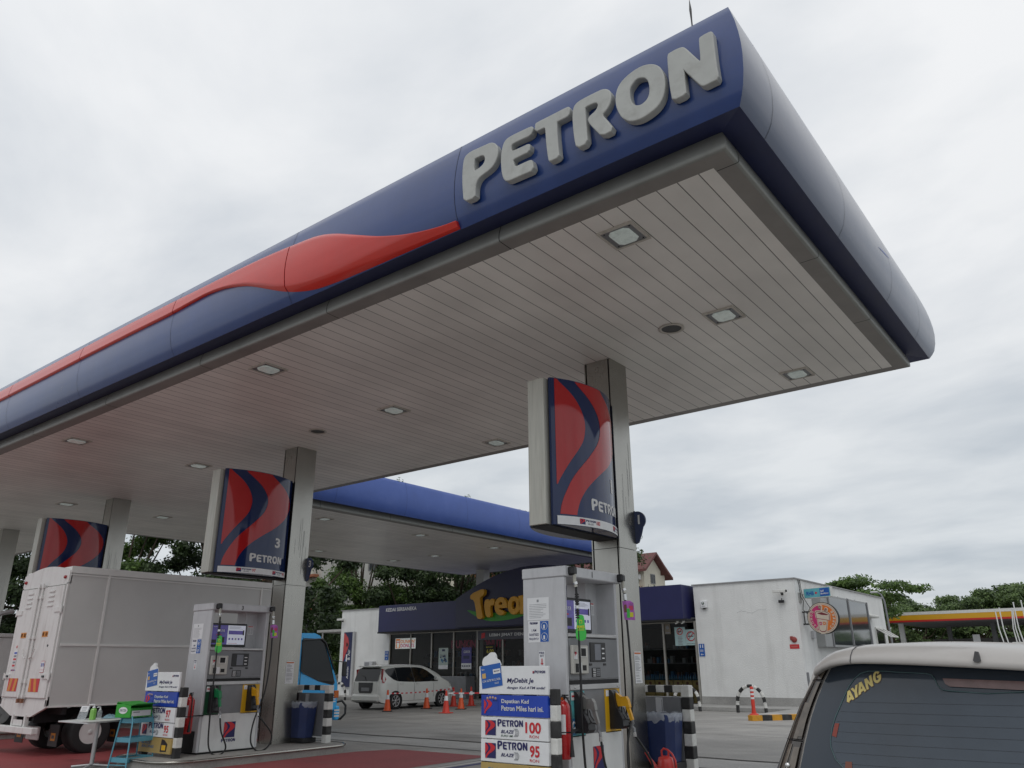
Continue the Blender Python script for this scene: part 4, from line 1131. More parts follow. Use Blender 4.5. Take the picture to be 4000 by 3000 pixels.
# ------------------------------------------------------------------ guard frames with fuel boards
def striped_bar(mb, a, b, w, n, first=0):
    a, b = Vector(a), Vector(b)
    for k in range(n):
        p = a + (b - a) * k / n; q = a + (b - a) * (k + 1) / n
        lo = [min(p[i], q[i]) - (w / 2 if abs((b - a)[i]) < 1e-6 else 0) for i in range(3)]
        hi = [max(p[i], q[i]) + (w / 2 if abs((b - a)[i]) < 1e-6 else 0) for i in range(3)]
        mb.box(lo[0], hi[0], lo[1], hi[1], lo[2], hi[2], (k + first) % 2)
def guard(loc, x0, x1, zt, label, group, nleg=7, w=.135, boards=None, cabinet=False, first=0):
    t = thing('guard_frame', label, 'guard frame', loc, 0, group)
    for x in (x0 + w / 2, x1 - w / 2):
        mb = MB(); striped_bar(mb, (x, 0, 0), (x, 0, zt), w, nleg, first); build('leg', mb, [M_BBLACK, M_BWHITE], t, bevel=.012)
    mb = MB(); striped_bar(mb, (x0 + w, 0, zt - .05), (x1 - w, 0, zt - .05), .10, 5, 1); build('cross_bar', mb, [M_BBLACK, M_BWHITE], t, bevel=.01)
    if boards:
        yb = -w / 2 - .012
        bx0, bx1 = boards[0]
        zt_, steps = boards[1], boards[2]
        for k, (kind, za, zb) in enumerate(steps):
            mb = MB(); O = (0, yb - .02, 0)
            mat_ = {'top': M_PAPER, 'blue': M_BLUEB, 'tan': M_TAN}.get(kind, M_PAPER)
            xa, xb = (bx0 - .02, bx1) if kind == 'top' else (bx0 + .012, bx1 - .012)
            w_ = xb - xa; hh = zb - za
            mb.cbox(xa, xb, yb - .02, yb + (.015 if kind == 'top' else .03), za + .004, zb - .003, .003, 0)
            if kind == 'top':
                # plain white cut-out lobe behind a tilted blank bank card
                cxr = xa + .19 * w_
                lob = [(-.14, 0), (-.155, .06), (-.13, .13), (-.07, .155), (-.035, .195), (.02, .205), (.055, .17), (.06, .11), (.10, .095), (.125, .05), (.13, 0)]
                lob = [(cxr + u, zb - .01 + v * .82) for u, v in lob]
                vs_, fs_ = poly_mesh([smooth_loop(lob, 2)])
                mb.prism(smooth_loop(lob, 2), lambda u, v, d: (u, yb - d, v), -.01, .018, 0)
                ca, sa = math.cos(R(8)), math.sin(R(8))
                f_ = lambda u, v, d=0: (xa + .05 * w_ + (u * ca - v * sa) * w_, yb - .024 - d, za + .055 + (v * ca + u * sa) * w_)
                mb.add([f_(0, 0), f_(.31, 0), f_(.31, .25), f_(0, .25)], [(0, 1, 2, 3)], 1)
                mb.add([f_(.19, .14, .003), f_(.30, .14, .003), f_(.30, .19, .003), f_(.19, .19, .003)], [(0, 1, 2, 3)], 0)
                mb.add([f_(.02, .11, .003), f_(.075, .11, .003), f_(.075, .165, .003), f_(.02, .165, .003)], [(0, 1, 2, 3)], 2)
                for sgt, u, v, ww, h2, mm in (('MyDebit', .205, .155, .085, .022, 3), ('1234 5678 9012 3456', .02, .065, .27, .025, 4), ('Bank', .025, .20, .04, .018, 4), ('12/23', .20, .03, .06, .018, 4)):
                    mb.text(sgt, None, None, None, 0, 0, w=1, h=1, m=mm, bold=.01, fn=lambda a, b: f_(u + a * ww, v + b * h2, .005))
                brand_square(mb, O, X_, Z_, xa + .79 * w_, zb - .085, .022, .026, 5, 3); wordmark(mb, xa + .82 * w_, zb - .085, .145 * w_, 3, O=O, Rv=X_, Uv=Z_)
                mb.text('MyDebit Je', O, X_, Z_, xa + .42 * w_, za + .115, w=.38 * w_, h=.065, m=3, bold=.02, shear=.18)
                mb.text('dengan Kad ATM anda!', O, X_, Z_, xa + .42 * w_, za + .055, w=.54 * w_, h=.036, m=3, bold=.015, shear=.18)
            elif kind == 'blue':
                mb.text('Dapatkan Kad', O, X_, Z_, xa + .32 * w_, za + .135 * 1, w=.41 * w_, h=.055, m=6, bold=.02)
                mb.text('Petron Miles hari ini.', O, X_, Z_, xa + .32 * w_, za + .065, w=.62 * w_, h=.055, m=6, bold=.02)
                mb.add([(xa + .06 * w_, O[1] - .003, za + .05), (xa + .27 * w_, O[1] - .003, za + .065), (xa + .265 * w_, O[1] - .003, za + .19), (xa + .05 * w_, O[1] - .003, za + .175)], [(0, 1, 2, 3)], 0)
                f2 = frame_fn(O, X_, Z_, .006); ribbon(mb, lambda a, b: f2(xa + .05 * w_ + a * .13 * w_, za + .03 + b * .15), 5, 10, 1)
                for q in range(4): mb.lathe([(.001, -.008), (.014, -.005), (.016, 0)], (xa + (.10 + q * .042) * w_, O[1], za + .195 + (.008 if q in (1, 2) else 0)), 'y', 10, 7)
                mb.text('MILES', O, X_, Z_, xa + .19 * w_, za + .165, w=.07 * w_, h=.016, m=3, off=.008)
            elif kind == 'tan':
                mb.text('BLAZE', O, X_, Z_, xa + .10 * w_, za + .14, w=.30 * w_, h=.045, m=8, bold=.02, shear=.3)
                mb.text('RACING', O, X_, Z_, xa + .12 * w_, za + .08, w=.38 * w_, h=.045, m=8, bold=.02, shear=.3)
                mb.prism([(xa + .70 * w_, za + .03), (xa + .88 * w_, za + .04), (xa + .90 * w_, za + .16), (xa + .80 * w_, zb - .03), (xa + .72 * w_, zb - .02), (xa + .71 * w_, za + .15)], lambda u, v, d: (u, O[1] - d, v), 0, .004, 9)
                mb.rect(O, X_, Z_, xa + .74 * w_, xa + .86 * w_, za + .06, za + .14, 10, .007)
            else:
                s1 = min(.16, hh * .72)
                brand_square(mb, O, X_, Z_, xa + .07 * w_, za + (hh - s1) / 2, s1, s1, 5, 3)
                wordmark(mb, xa + .265 * w_, za + hh * .55, (.38 if kind == '100' else .44) * w_, 3, O=O, Rv=X_, Uv=Z_)
                mb.text('BLAZE', O, X_, Z_, xa + .31 * w_, za + hh * .28, w=.20 * w_, h=.035, m=3, bold=.02, shear=.35)
                for q in range(3): mb.tube([(xa + (.50 + q * .02 + .035 * math.cos(R(a))) * w_, O[1] - .004, za + hh * .33 + .04 * math.sin(R(a))) for a in range(-80, 81, 20)], .003, 4, 11)
                if kind == '100': mb.text('EURO 4M', O, X_, Z_, xa + .31 * w_, za + hh * .12, w=.18 * w_, h=.022, m=12, bold=.01, shear=.3)
                mb.text(kind, O, X_, Z_, xa + (.675 if kind == '100' else .735) * w_, za + hh * .33, w=(.225 if kind == '100' else .14) * w_, h=hh * .50, m=5, bold=.03)
                mb.text('RON', O, X_, Z_, xa + .735 * w_, za + hh * .13, w=.13 * w_, h=hh * .13, m=5, bold=.005)
            build('fuel_board', mb, [mat_, M_CARD, M_GOLD, M_INK, M_TXTW, M_INKR, M_TXTW, M_SKIN, M_TEAL2, M_BLACK, M_YEL, M_INKG, M_GRN], t,
                  label={'top': 'white board with a blue bank card', 'blue': 'blue loyalty card board', 'tan': 'tan engine oil board'}.get(kind, 'white fuel grade board reading ' + kind))
    if cabinet:
        mb = MB(); mb.cbox(x0 + w + .02, x1 - w - .02, -.05, .12, .12, zt - .16, .01, 0)
        mb.box(x0 + .5, x0 + .505, -.055, -.05, .2, zt - .2, 1)
        mb.rect((0, -.05, 0), X_, Z_, x0 + .40, x0 + .52, zt - .42, zt - .17, 2, .004)
        build('backing_panel', mb, [M_PUMPD, M_GAP, M_PUMPG], t)
    return t
M_SKIN = mat('printed_hand', (0.45, 0.30, 0.24), 0.5, 0, 0)
guard((0, 7.70, .16), -6.47, -5.375, 1.18, 'black and white guard frame holding the 100 and 95 fuel boards at pump 1', 'guard frames with fuel boards',
      w=.095, boards=((-6.46, -5.46), 0, [('top', 1.115, 1.43), ('blue', .875, 1.11), ('100', .635, .87), ('95', .39, .63), ('tan', .15, .385)]))
guard((0, 7.92, .14), -14.66, -13.465, 1.13, 'black and white guard frame holding the 97 and 95 fuel boards at pump 3', 'guard frames with fuel boards',
      w=.12, boards=((-14.66, -13.55), 0, [('top', 1.06, 1.385), ('blue', .805, 1.055), ('97', .555, .80), ('95', .315, .55), ('tan', .06, .31)]))
guard((0, 11.2, .16), -6.42, -5.46, 1.14, 'black and white guard frame with grey backing behind the bin of pump 1', 'guard frames behind the bins', cabinet=True, first=1)
guard((0, 11.2, .14), -14.68, -13.52, 1.09, 'black and white guard frame with grey backing behind the bin of pump 3', 'guard frames behind the bins', cabinet=True, first=1)

# ------------------------------------------------------------------ fire extinguishers
def extinguisher(loc, label, h=.62, r=.085):
    t = thing('fire_extinguisher', label, 'fire extinguisher', loc, 0, 'fire extinguishers beside the pumps')
    mb = MB(); mb.lathe([(.0001, 0), (r * .85, 0), (r * .88, .012), (r, .03), (r, h * .83), (r * .92, h * .89), (r * .6, h * .95), (r * .28, h * .98), (r * .28, h)], seg=24, m=0)
    body = build('cylinder', mb, M_EXTR, t)
    mb = MB(); n = 8
    mb.add([((r + .002) * math.cos(R(-100 + 60 * i / n)), (r + .002) * math.sin(R(-100 + 60 * i / n)), z) for z in (h * .42, h * .75) for i in range(n + 1)], [(i, i + 1, n + 2 + i, n + 1 + i) for i in range(n)], 0, True)
    build('label_sticker', mb, M_PAPER, body)
    mb = MB(); mb.lathe([(.022, h), (.026, h + .03), (.018, h + .045)], seg=10, m=0); mb.box(-.012, .07, -.012, .012, h + .04, h + .055, 0); mb.box(-.01, .075, -.01, .01, h + .012, h + .024, 0)
    mb.lathe([(.016, 0), (.018, .02), (.0001, .022)], (0.0, -.03, h + .01), 'y', 10, 1)
    build('valve', mb, [M_BLACK, M_AMBER], t)
    mb = MB(); mb.tube([(.02, 0, h + .03), (.07, -.02, h + .02), (.12, -.03, h - .06), (.13, -.03, h * .6), (.125, -.03, h * .3)], .011, 8, 0)
    mb.tube([(.125, -.03, h * .32), (.13, -.035, h * .05)], .014, 10, 0, r1=.028); build('hose', mb, M_RUBBER, t)
    mb = MB(); mb.lathe([(r + .003, h * .44), (r + .004, h * .46)], seg=24, m=0); mb.box(r, .14, -.02, .02, h * .44, h * .46, 0)
    mb.box(-.03, .03, r - .002, r + .20, h * .44, h * .475, 0); build('bracket', mb, M_BLACK, t)
    return t
extinguisher((-5.475, 7.93, .60), 'red fire extinguisher between the 100 board and pump 1')
extinguisher((-13.72, 8.18, .50), 'red fire extinguisher between the 97 board and pump 3')

# ------------------------------------------------------------------ bins and watering can
def bin_(loc, label, w=.56, h=.62, wb=.46):
    t = thing('waste_bin', label, 'bin', loc, 0, 'blue waste bins')
    mb = MB()
    n = 8
    def oct_(s, z, c=.10): 
        q = s / 2; return [(-q + c, -q * .8, z), (q - c, -q * .8, z), (q, -q * .8 + c, z), (q, q * .8 - c, z), (q - c, q * .8, z), (-q + c, q * .8, z), (-q, q * .8 - c, z), (-q, -q * .8 + c, z)]
    rings = [oct_(wb, 0), oct_(w, h), oct_(w - .03, h), oct_(w - .05, h - .12)]
    vs = [p for r_ in rings for p in r_]
    mb.add(vs, [tuple(reversed(range(8)))] + [(j * 8 + k, j * 8 + (k + 1) % 8, j * 8 + 8 + (k + 1) % 8, j * 8 + 8 + k) for j in range(3) for k in range(8)] + [tuple(range(24, 32))])
    build('body', mb, M_BIN, t)
    mb = MB(); N = 48; rows = []
    for j, (z, s) in enumerate(((h - .09, 1.0), (h - .05, 1.03), (h + .02, 1.045), (h + .012, .96), (h - .10, .90))):
        for k in range(N):
            a = 2 * math.pi * k / N
            ex = (abs(math.cos(a)) ** 4 + abs(math.sin(a)) ** 4) ** -.25
            q = (wb + (w - wb) * min(1, z / h)) / 2 * s * min(ex, 1.12)
            jit = 1 + random.uniform(-.02, .02)
            rows.append((q * math.cos(a) * jit, q * .8 * math.sin(a) * jit, z + random.uniform(-.012, .012) + (random.uniform(-.03, .01) if j == 0 else 0)))
    mb.add(rows, [(j * N + k, j * N + (k + 1) % N, (j + 1) * N + (k + 1) % N, (j + 1) * N + k) for j in range(4) for k in range(N)], 0, True)
    build('liner_bag', mb, M_LINER, t)
    mb = MB(); mb.box(-wb / 2 - .02, wb / 2 + .04, -wb * .36, wb * .36, -.09, -.002); build('stand', mb, M_BLACK, t, bevel=.01)
    return t
bin_((-5.83, 10.93, .30), 'blue waste bin with a clear liner behind the red watering can')
bin_((-14.12, 10.99, .24), 'blue waste bin with a clear liner on the island of pump 3', h=.66)
t = thing('watering_can', 'red plastic watering can standing before the blue bin of pump 1', 'watering can', (-5.50, 10.36, .16))
mb = MB(); mb.lathe([(.0001, 0), (.105, 0), (.115, .02), (.11, .19), (.095, .25), (.05, .27), (.0001, .275)], seg=24, m=0)
body = build('body', mb, M_CANR, t)
mb = MB(); mb.tube([(-.09, 0, .06), (-.17, -.01, .14), (-.27, -.015, .27)], [.05, .032, .018], 12, 0); mb.lathe([(.02, 0), (.03, .02), (.031, .03)], (-.275, -.015, .27), 'z', 12, 0); build('spout', mb, M_CANR, t)
mb = MB(); mb.tube([(-.05, 0, .24), (-.055, 0, .33), (-.02, 0, .36), (.04, 0, .345), (.10, 0, .30), (.145, 0, .22), (.15, 0, .14), (.10, 0, .07)], .014, 8, 0); mb.tube([(.045, 0, .25), (.05, 0, .34)], .014, 8, 0); build('handle', mb, M_CANR, t)

# ------------------------------------------------------------------ wheels
def wheel(parent, c, r, w, side, rim_r, mt=None, spokes=6, rim_m=None, org=(0, 0, 0), ro=-.03):
    """wheel with axis along x; side = +1 when the outer face looks to +x"""
    mb = MB()
    x0 = c[0] - side * w
    prof = [(rim_r, 0), (r * .93, 0), (r, .02), (r, w - .02), (r * .93, w), (rim_r, w - .012)]
    if side > 0: prof = [(a, -w + b) for a, b in prof]
    else: prof = [(a, w - b) for a, b in prof]
    mb.lathe(prof, c, 'x', 28, 0, caps=False)
    wh = build('tyre', mb, M_TYRE, parent, org=org)
    mb = MB(); o = side * ro
    mb.lathe([(.0001, o + side * .015), (.05, o + side * .015), (.055, o)], c, 'x', 12, 0)
    if spokes:
        mb.lathe([(rim_r * .88, o - side * (.06 if ro else .008)), (rim_r, o + side * .012), (rim_r * .93, o + side * .014), (rim_r * .88, o)], c, 'x', 28, 0, caps=False)
        for k in range(spokes):
            a = 2 * math.pi * k / spokes + .3
            for da in (-.10, .10):
                p = [Vector((c[0] + o, c[1] + math.cos(a + da * .5) * .04, c[2] + math.sin(a + da * .5) * .04)), Vector((c[0] + o + side * .004, c[1] + math.cos(a + da) * rim_r * .92, c[2] + math.sin(a + da) * rim_r * .92))]
                mb.tube(p, .016, 5, 0)
        mb.lathe([(.0001, o - side * (.07 if ro else .009)), (rim_r * .9, o - side * (.07 if ro else .009))], c, 'x', 20, 1)
    else:
        mb.lathe([(rim_r, o + side * .01), (rim_r * .9, o - side * .03), (rim_r * .5, o - side * .05), (rim_r * .35, o), (.0001, o)], c, 'x', 24, 0)
    build('rim', mb, [rim_m or M_ALU, M_GAP], wh, org=(0, 0, 0) if False else (0, 0, 0))
    return wh

# ------------------------------------------------------------------ box truck
def stripe_mark(mb, O, u0, v0, w, h, slant=1, n=4, off=.004, m0=0, m1=1):
    mb.rect(O, X_, Z_, u0, u0 + w, v0, v0 + h, m0, off)
    for k in range(n):
        a = u0 + w * (k + .1) / n
        pts = [(a, v0), (a + w * .5 / n, v0), (a + w * .5 / n + slant * w * .15, v0 + h), (a + slant * w * .15, v0 + h)]
        pts = [(min(max(u, u0), u0 + w), v) for u, v in pts]
        mb.add([(u, O[1] - off - .002, v) for u, v in pts], [(0, 1, 2, 3)], m1)
XR, XL, YB, YF_ = -17.1, -19.28, 7.17, 12.2
t = thing('box_truck', 'grey box truck with white double rear doors and a bright blue cab', 'truck', ((XR + XL) / 2, YB, 0))
TO = ((XR + XL) / 2, YB, 0)
M_TRW = mat('truck_white', (0.66, 0.655, 0.64), 0.5, 0, .05, 2, stain=((.26, .20, .16), .35, (2, 2, .4)), stain_scale=3)
M_TRG = mat('truck_grey_alu', (0.55, 0.545, 0.53), 0.5, 0.0, .06, .8, stain=((.45, .44, .42), .35, (.6, .6, .3)), stain_scale=2)
M_RUST = mat('rust', (0.20, 0.09, 0.05), .8, 0, .3, 12)
mb = MB(); mb.box(XL + .02, XR, YB + .03, YF_, .90, 3.50); build('box_body', mb, M_TRG, t, bevel=.01, org=TO)
mb = MB()
mb.box(XR - .02, XR + .028, YB + .02, YF_ + .02, 3.44, 3.57, 0); mb.box(XR, XR + .014, YB + .04, YF_, 3.39, 3.42, 0)
mb.box(XL, XR + .02, YB + .05, YF_, 3.50, 3.575, 0)
for yy in (7.98, 11.75): mb.box(XR, XR + .022, yy - .022, yy + .022, .90, 3.44, 0)
mb.box(XR, XR + .020, YB + .06, 10.1, 2.02, 2.065, 0); mb.box(XR, XR + .018, YB + .03, YF_, .88, .915, 0)
build('side_rail', mb, mat('rail_grey', (0.70, 0.69, 0.67), .45, .0, .06), t, org=TO)
mb = MB()
n = 10
arch = [(XL + (XR - XL) * i / n, 3.50 + .13 * math.sin(math.pi * i / n)) for i in range(n + 1)]
mb.prism([(XL, 3.22), (XR, 3.22)] + arch[::-1], lambda u, v, d: (u, YB + d, v), 0, .06, 0)
mb.box(XL, XL + .06, YB, YB + .05, .90, 3.25, 0); mb.box(XR - .06, XR, YB, YB + .05, .90, 3.25, 0)
mb.prism([(XL, 1.02), (XL, .88), (XL + .62, .70), (XR - .62, .70), (XR, .88), (XR, 1.02)], lambda u, v, d: (u, YB + d, v), .0, .05, 0)
mb.box(XL, XR, YB + .012, YB + .05, .90, 1.08, 0)
build('rear_frame', mb, M_TRW, t, org=TO, bevel=.006)
xm = (XL + XR) / 2
for sgn, xa, xb in ((-1, XL + .07, xm - .015), (1, xm + .015, XR - .07)):
    mb = MB(); mb.cbox(xa, xb, YB - .03, YB + .02, 1.05, 3.20, .006, 0)
    cx_ = (xa + xb) / 2
    for k in range(4): mb.prism([(cx_ - .13, 2.80 + k * .095), (cx_ + .13, 2.80 + k * .095), (cx_ + .13, 2.83 + k * .095), (cx_ - .13, 2.83 + k * .095)], lambda u, v, d: (u, YB - .03 - d, v), -.001, .02, 1)
    door = build('rear_door', mb, [M_TRW, M_TRW], t, org=TO)
    mb = MB(); xr = xm + sgn * .09
    mb.tube([(xr, YB - .055, .98), (xr, YB - .055, 3.28)], .018, 8, 0)
    for z in (1.08, 1.35, 2.2, 3.0, 3.22): mb.box(xr - .04, xr + .04, YB - .075, YB - .031, z - .03, z + .03, 0)
    mb.box(xr - .035, xr + .035, YB - .08, YB - .03, .95, 1.03, 1)
    mb.tube([(xr, YB - .08, 1.80), (xr + sgn * .12, YB - .085, 1.82), (xr + sgn * .2, YB - .08, 1.98)], .012, 6, 0)
    build('lock_bar', mb, [M_TRW, M_RUST], door, org=(0, 0, 0) if False else TO)
    door.children[-1].parent = door
    xo = xb if sgn > 0 else xa
    for z in (1.45, 2.72):
        mb = MB(); mb.box(min(xo + sgn * .05, xo - sgn * .24), max(xo + sgn * .05, xo - sgn * .24), YB - .05, YB - .028, z - .045, z + .045, 0)
        mb.tube([(xo + sgn * .05, YB - .03, z - .07), (xo + sgn * .05, YB - .03, z + .07)], .022, 8, 0)
        mb.box(xo - sgn * .16 - .04, xo - sgn * .16 + .04, YB - .07, YB - .048, z - .02, z + .02, 1) if z < 2 else None
        build('hinge', mb, [M_TRW, M_BLACK], t, org=TO)
    mb = MB(); O = (0, YB - .031, 0)
    stripe_mark(mb, O, cx_ - .28, 1.16, .46, .25, -1 if sgn > 0 else 1, 2 if True else 4, .004, 0, 1)
    mb.rect(O, X_, Z_, cx_ - .11, cx_ + .15, 2.20, 2.31, 1, .004)
    for q in range(3):
        for s2 in (-1, 1): mb.tube([(cx_ + .02 + s2 * (.03 + q * .03 + .012 * math.cos(R(a))), YB - .038, 2.255 + .04 * math.sin(R(a))) for a in range(-60, 61, 30)], .004, 4, 2)
    build('reflector_plate', mb, [M_INKR, mat('reflector_orange', (.62, .22, .01), .4, 0, .1, 10), M_BLACK], door, org=TO)
    mb = MB()
    if sgn < 0:
        mb.rect(O, X_, Z_, cx_ - .27, cx_ - .10, 1.62, 1.96, 0, .004)
        for k, mm in enumerate((1, 2, 1, 2, 3)): mb.rect(O, X_, Z_, cx_ - .255, cx_ - .12, 1.64 + k * .062, 1.68 + k * .062, mm, .006)
        for k in range(5): mb.lathe([(.0001, -.006), (.016, -.005)], (cx_ - .26 + k * .04, YB - .031, 1.57), 'y', 8, 1 if k % 2 else 3)
        mb.prism([(cx_ - .20, 2.0), (cx_ - .17, 2.03), (cx_ - .20, 2.06), (cx_ - .23, 2.03)], lambda u, v, d: (u, YB - .031 - d, v), 0, .004, 1)
    else:
        mb.rect(O, X_, Z_, cx_ + .10, cx_ + .27, 1.52, 1.74, 1, .004); mb.rect(O, X_, Z_, cx_ + .108, cx_ + .262, 1.528, 1.732, 0, .006)
        mb.text('80', O, X_, Z_, cx_ + .12, 1.63, w=.06, h=.07, m=3, off=.008); mb.text('90', O, X_, Z_, cx_ + .195, 1.63, w=.055, h=.07, m=3, off=.008)
        mb.rect(O, X_, Z_, cx_ + .12, cx_ + .25, 1.57, 1.575, 1, .008)
        mb.prism([(cx_ + .24, 2.0), (cx_ + .275, 2.03), (cx_ + .24, 2.06), (cx_ + .205, 2.03)], lambda u, v, d: (u, YB - .031 - d, v), 0, .004, 4)
    build('sticker', mb, [M_PAPER, M_INKR, M_INKG, M_BLUEB, M_BLACK], door, org=TO)
for x in (XL + .14, XR - .14):
    mb = MB(); mb.lathe([(.035, -.001), (.035, -.03), (.02, -.045), (.0001, -.05)], (x, YB, 3.36), 'y', 12, 0); build('marker_lamp', mb, M_LENSR, t, org=TO)
mb = MB(); mb.cbox(XL - .02, XR - .18, YB - .10, YB + .02, .40, .52, .01, 0)
for x in (XL + .80, XR - .80): mb.box(x - .035, x + .035, YB - .02, YB + .05, .5, .74, 0)
mb.rect((0, YB - .02, 0), X_, Z_, xm - .22, xm + .22, .53, .64, 0, .0); mb.cbox(xm - .3, xm + .25, YB + .3, YB + .34, .25, .50, .01, 0)
build('rear_bumper', mb, M_TRW, t, org=TO)
mb = MB(); mb.box(xm - .42, xm - .34, YB + .1, YF_ + 2.0, .58, .80, 0); mb.box(xm + .34, xm + .42, YB + .1, YF_ + 2.0, .58, .80, 0)
mb.box(XL + .1, XR - .1, YB + .35, YB + .45, .74, .90, 0); mb.tube([(XL + .25, 8.1, .45), (XR - .25, 8.1, .45)], .07, 8, 0); mb.lathe([(.16, -.14), (.2, 0), (.16, .14)], (xm, 8.1, .45), 'x', 12, 0)
for k in range(5): mb.box(XL + .1, XR - .1, 8.8 + k * .8, 8.88 + k * .8, .78, .9, 0)
mb.box(XL + .1, XL + .6, 9.4, 10.6, .42, .78, 0); mb.box(XR - .55, XR - .12, 9.9, 10.7, .42, .78, 0)
build('chassis', mb, M_GAP, t, org=TO)
for x, s in ((XR - .07, 1), (XL + .07, -1)):
    wheel(t, (x, 8.15, .39), .39, .42, s, .22, spokes=0, rim_m=M_TRW, org=TO); t.children[-1].children[0].location = (-TO[0], -TO[1], -TO[2])
    wheel(t, (x, 13.15, .39), .39, .22, s, .22, spokes=0, rim_m=M_TRW, org=TO); t.children[-1].children[0].location = (-TO[0], -TO[1], -TO[2])
for x in (XR - .30, XL + .30):
    for yy in (7.55, 8.72):
        mb = MB(); mb.box(x - .2, x + .2, yy - .01, yy, .16, .55, 0); mb.rect((0, yy - .01, 0), X_, Z_, x - .10, x + .10, .26, .40, 1, .004); mb.rect((0, yy - .01, 0), X_, Z_, x - .06, x + .06, .30, .36, 2, .006)
        build('mud_flap', mb, [M_RUBBER, mat('flap_orange', (.45, .17, .02), .6, 0, .2), M_BLACK], t, org=TO)
# cab
M_CABB = mat('cab_blue', (0.03, 0.40, 0.82), 0.25, 0, .05, 2, coat=.15)
cy0, cy1 = 12.35, 14.42
prof = [(cy0, .55), (cy0, 2.28), (cy0 + .12, 2.40), (cy0 + 1.25, 2.42), (cy0 + 1.42, 2.36), (cy0 + 1.62, 2.10), (cy1 - .10, 1.35), (cy1 - .02, 1.15), (cy1, .55), (cy1 - .35, .50), (13.62, .52), (13.60, .75), (13.42, .93), (12.92, .93), (12.72, .75), (12.68, .55)]
mb = MB()
def cabx(u, v, d):
    ins = max(0, v - 1.3) * .07
    return (XR - .06 - ins if d > 0 else XL + .10 + ins, u, v)
vs_, fs_ = poly_mesh([prof])
mb.add([cabx(p[0], p[1], 1) for p in vs_], [tuple(reversed(f)) for f in fs_]); mb.add([cabx(p[0], p[1], 0) for p in vs_], fs_)
n = len(prof); A = [cabx(u, v, 1) for u, v in prof]; B = [cabx(u, v, 0) for u, v in prof]
mb.add(A + B, [(i, (i + 1) % n, n + (i + 1) % n, n + i) for i in range(n)], 0)
cab = build('cab', mb, M_CABB, t, org=TO, bevel=.02)
def onside(u, v, off): return (XR - .06 - max(0, v - 1.3) * .07 + off, u, v)
def side_poly(pts, off, m, mb): mb.add([onside(u, v, off) for u, v in pts], [tuple(range(len(pts)))], m)
mb = MB()
W1 = [(13.22, 2.20), (13.30, 2.26), (13.78, 2.25), (13.90, 2.15), (14.16, 1.55), (14.27, 1.22), (14.22, 1.16), (13.75, 1.26), (13.30, 1.46), (13.22, 1.52)]
side_poly([(u + (-.03 if u < 13.7 else .03), v + (.03 if v > 1.8 else -.03)) for u, v in W1], .006, 0, mb); side_poly(W1, .010, 1, mb)
side_poly([(12.42, 2.2), (13.12, 2.22), (13.12, 1.55), (12.42, 1.6)], .008, 1, mb)
mb.tube([onside(13.20, 2.23, .03), onside(13.80, 2.28, .03), onside(13.95, 2.18, .03), onside(14.24, 1.52, .03)], .022, 6, 0)
build('side_window', mb, [M_BLACK, M_GLASSD], cab, org=TO)
mb = MB()
mb.quad((XR - .16, cy0 + 1.66, 2.05), (XL + .20, cy0 + 1.66, 2.05), (XL + .17, cy1 - .075, 1.36), (XR - .13, cy1 - .075, 1.36), 0)
build('windscreen', mb, M_GLASSD, cab, org=TO)
mb = MB(); mb.cbox(XL + .08, XR - .04, cy1 - .06, cy1 + .10, .28, .62, .03, 0); build('front_bumper', mb, M_CABB, t, org=TO)
mb = MB(); mb.cbox(XR - .12, XR - .035, cy1 - .12, cy1 + .03, .82, 1.0, .01, 0); build('indicator', mb, M_AMBER, t, org=TO)
mb = MB(); mb.tube([(XR - .2, cy1 + .05, .70), (XR - .12, cy1 + .22, .74), (XR - .08, cy1 + .32, .62), (XR - .08, cy1 + .32, .42), (XR - .12, cy1 + .2, .30), (XR - .25, cy1 + .05, .30)], .03, 8, 0)
build('bull_bar', mb, M_BLACK, t, org=TO)
mb = MB()
for k in range(4): mb.rect((XR - .055, 0, 0), Y_, Z_, 14.14, 14.36, .72 + k * .06, .75 + k * .06, 0, .006)
for k in range(3): mb.rect((XR - .038, 0, 0), Y_, Z_, 14.33, 14.50, .36 + k * .07, .40 + k * .07, 0, .004)
build('permit_lettering', mb, M_TXTW, t, org=TO)
mb = MB(); mb.box(XR - .062, XR - .05, 13.17, 13.18, .95, 2.3, 0); mb.cbox(XR - .06, XR - .035, 12.9, 13.05, 1.22, 1.27, .005, 0); build('door_seam', mb, M_GAP, cab, org=TO)
mb = MB(); mb.tube([(XR - .1, cy1 - .25, 1.75), (XR + .1, cy1 + .02, 1.7)], .012, 6, 0); mb.cbox(XR + .06, XR + .12, cy1 - .02, cy1 + .12, 1.35, 1.72, .02, 0); build('wing_mirror', mb, M_BLACK, cab, org=TO)

# white lorry beyond, only its corner shows at the left edge
t = thing('lorry', 'white lorry corner with a bent exhaust pipe at the left edge behind the box truck', 'truck', (-24.9, 8.4, 0))
mb = MB(); mb.cbox(-2.1, .45, -.6, 5.5, .9, 2.40, .03, 0); mb.cbox(-2.1, .5, -.62, 5.5, 2.40, 2.5, .02, 0); mb.box(.45, .47, .1, .14, .95, 2.4, 1)
build('body', mb, [M_TRW, M_INKG], t)
mb = MB(); mb.cbox(-2.0, .3, 5.6, 7.4, .6, 2.4, .08, 0); build('cab', mb, M_TRW, t)
mb = MB(); mb.tube([(.25, .2, 2.2), (.24, .2, 2.85), (.26, .32, 3.02), (.30, .62, 3.10)], .065, 10, 0); build('exhaust_pipe', mb, M_ALU, t)
mb = MB(); mb.box(-1.9, .2, -.4, 7, .55, .9, 0); build('chassis', mb, M_GAP, t)
for (x, y, s) in ((.3, .8, 1), (.3, 6.4, 1), (-2.0, .8, -1), (-2.0, 6.4, -1)): wheel(t, (x, y, .45), .45, .3, s, .25, spokes=0)

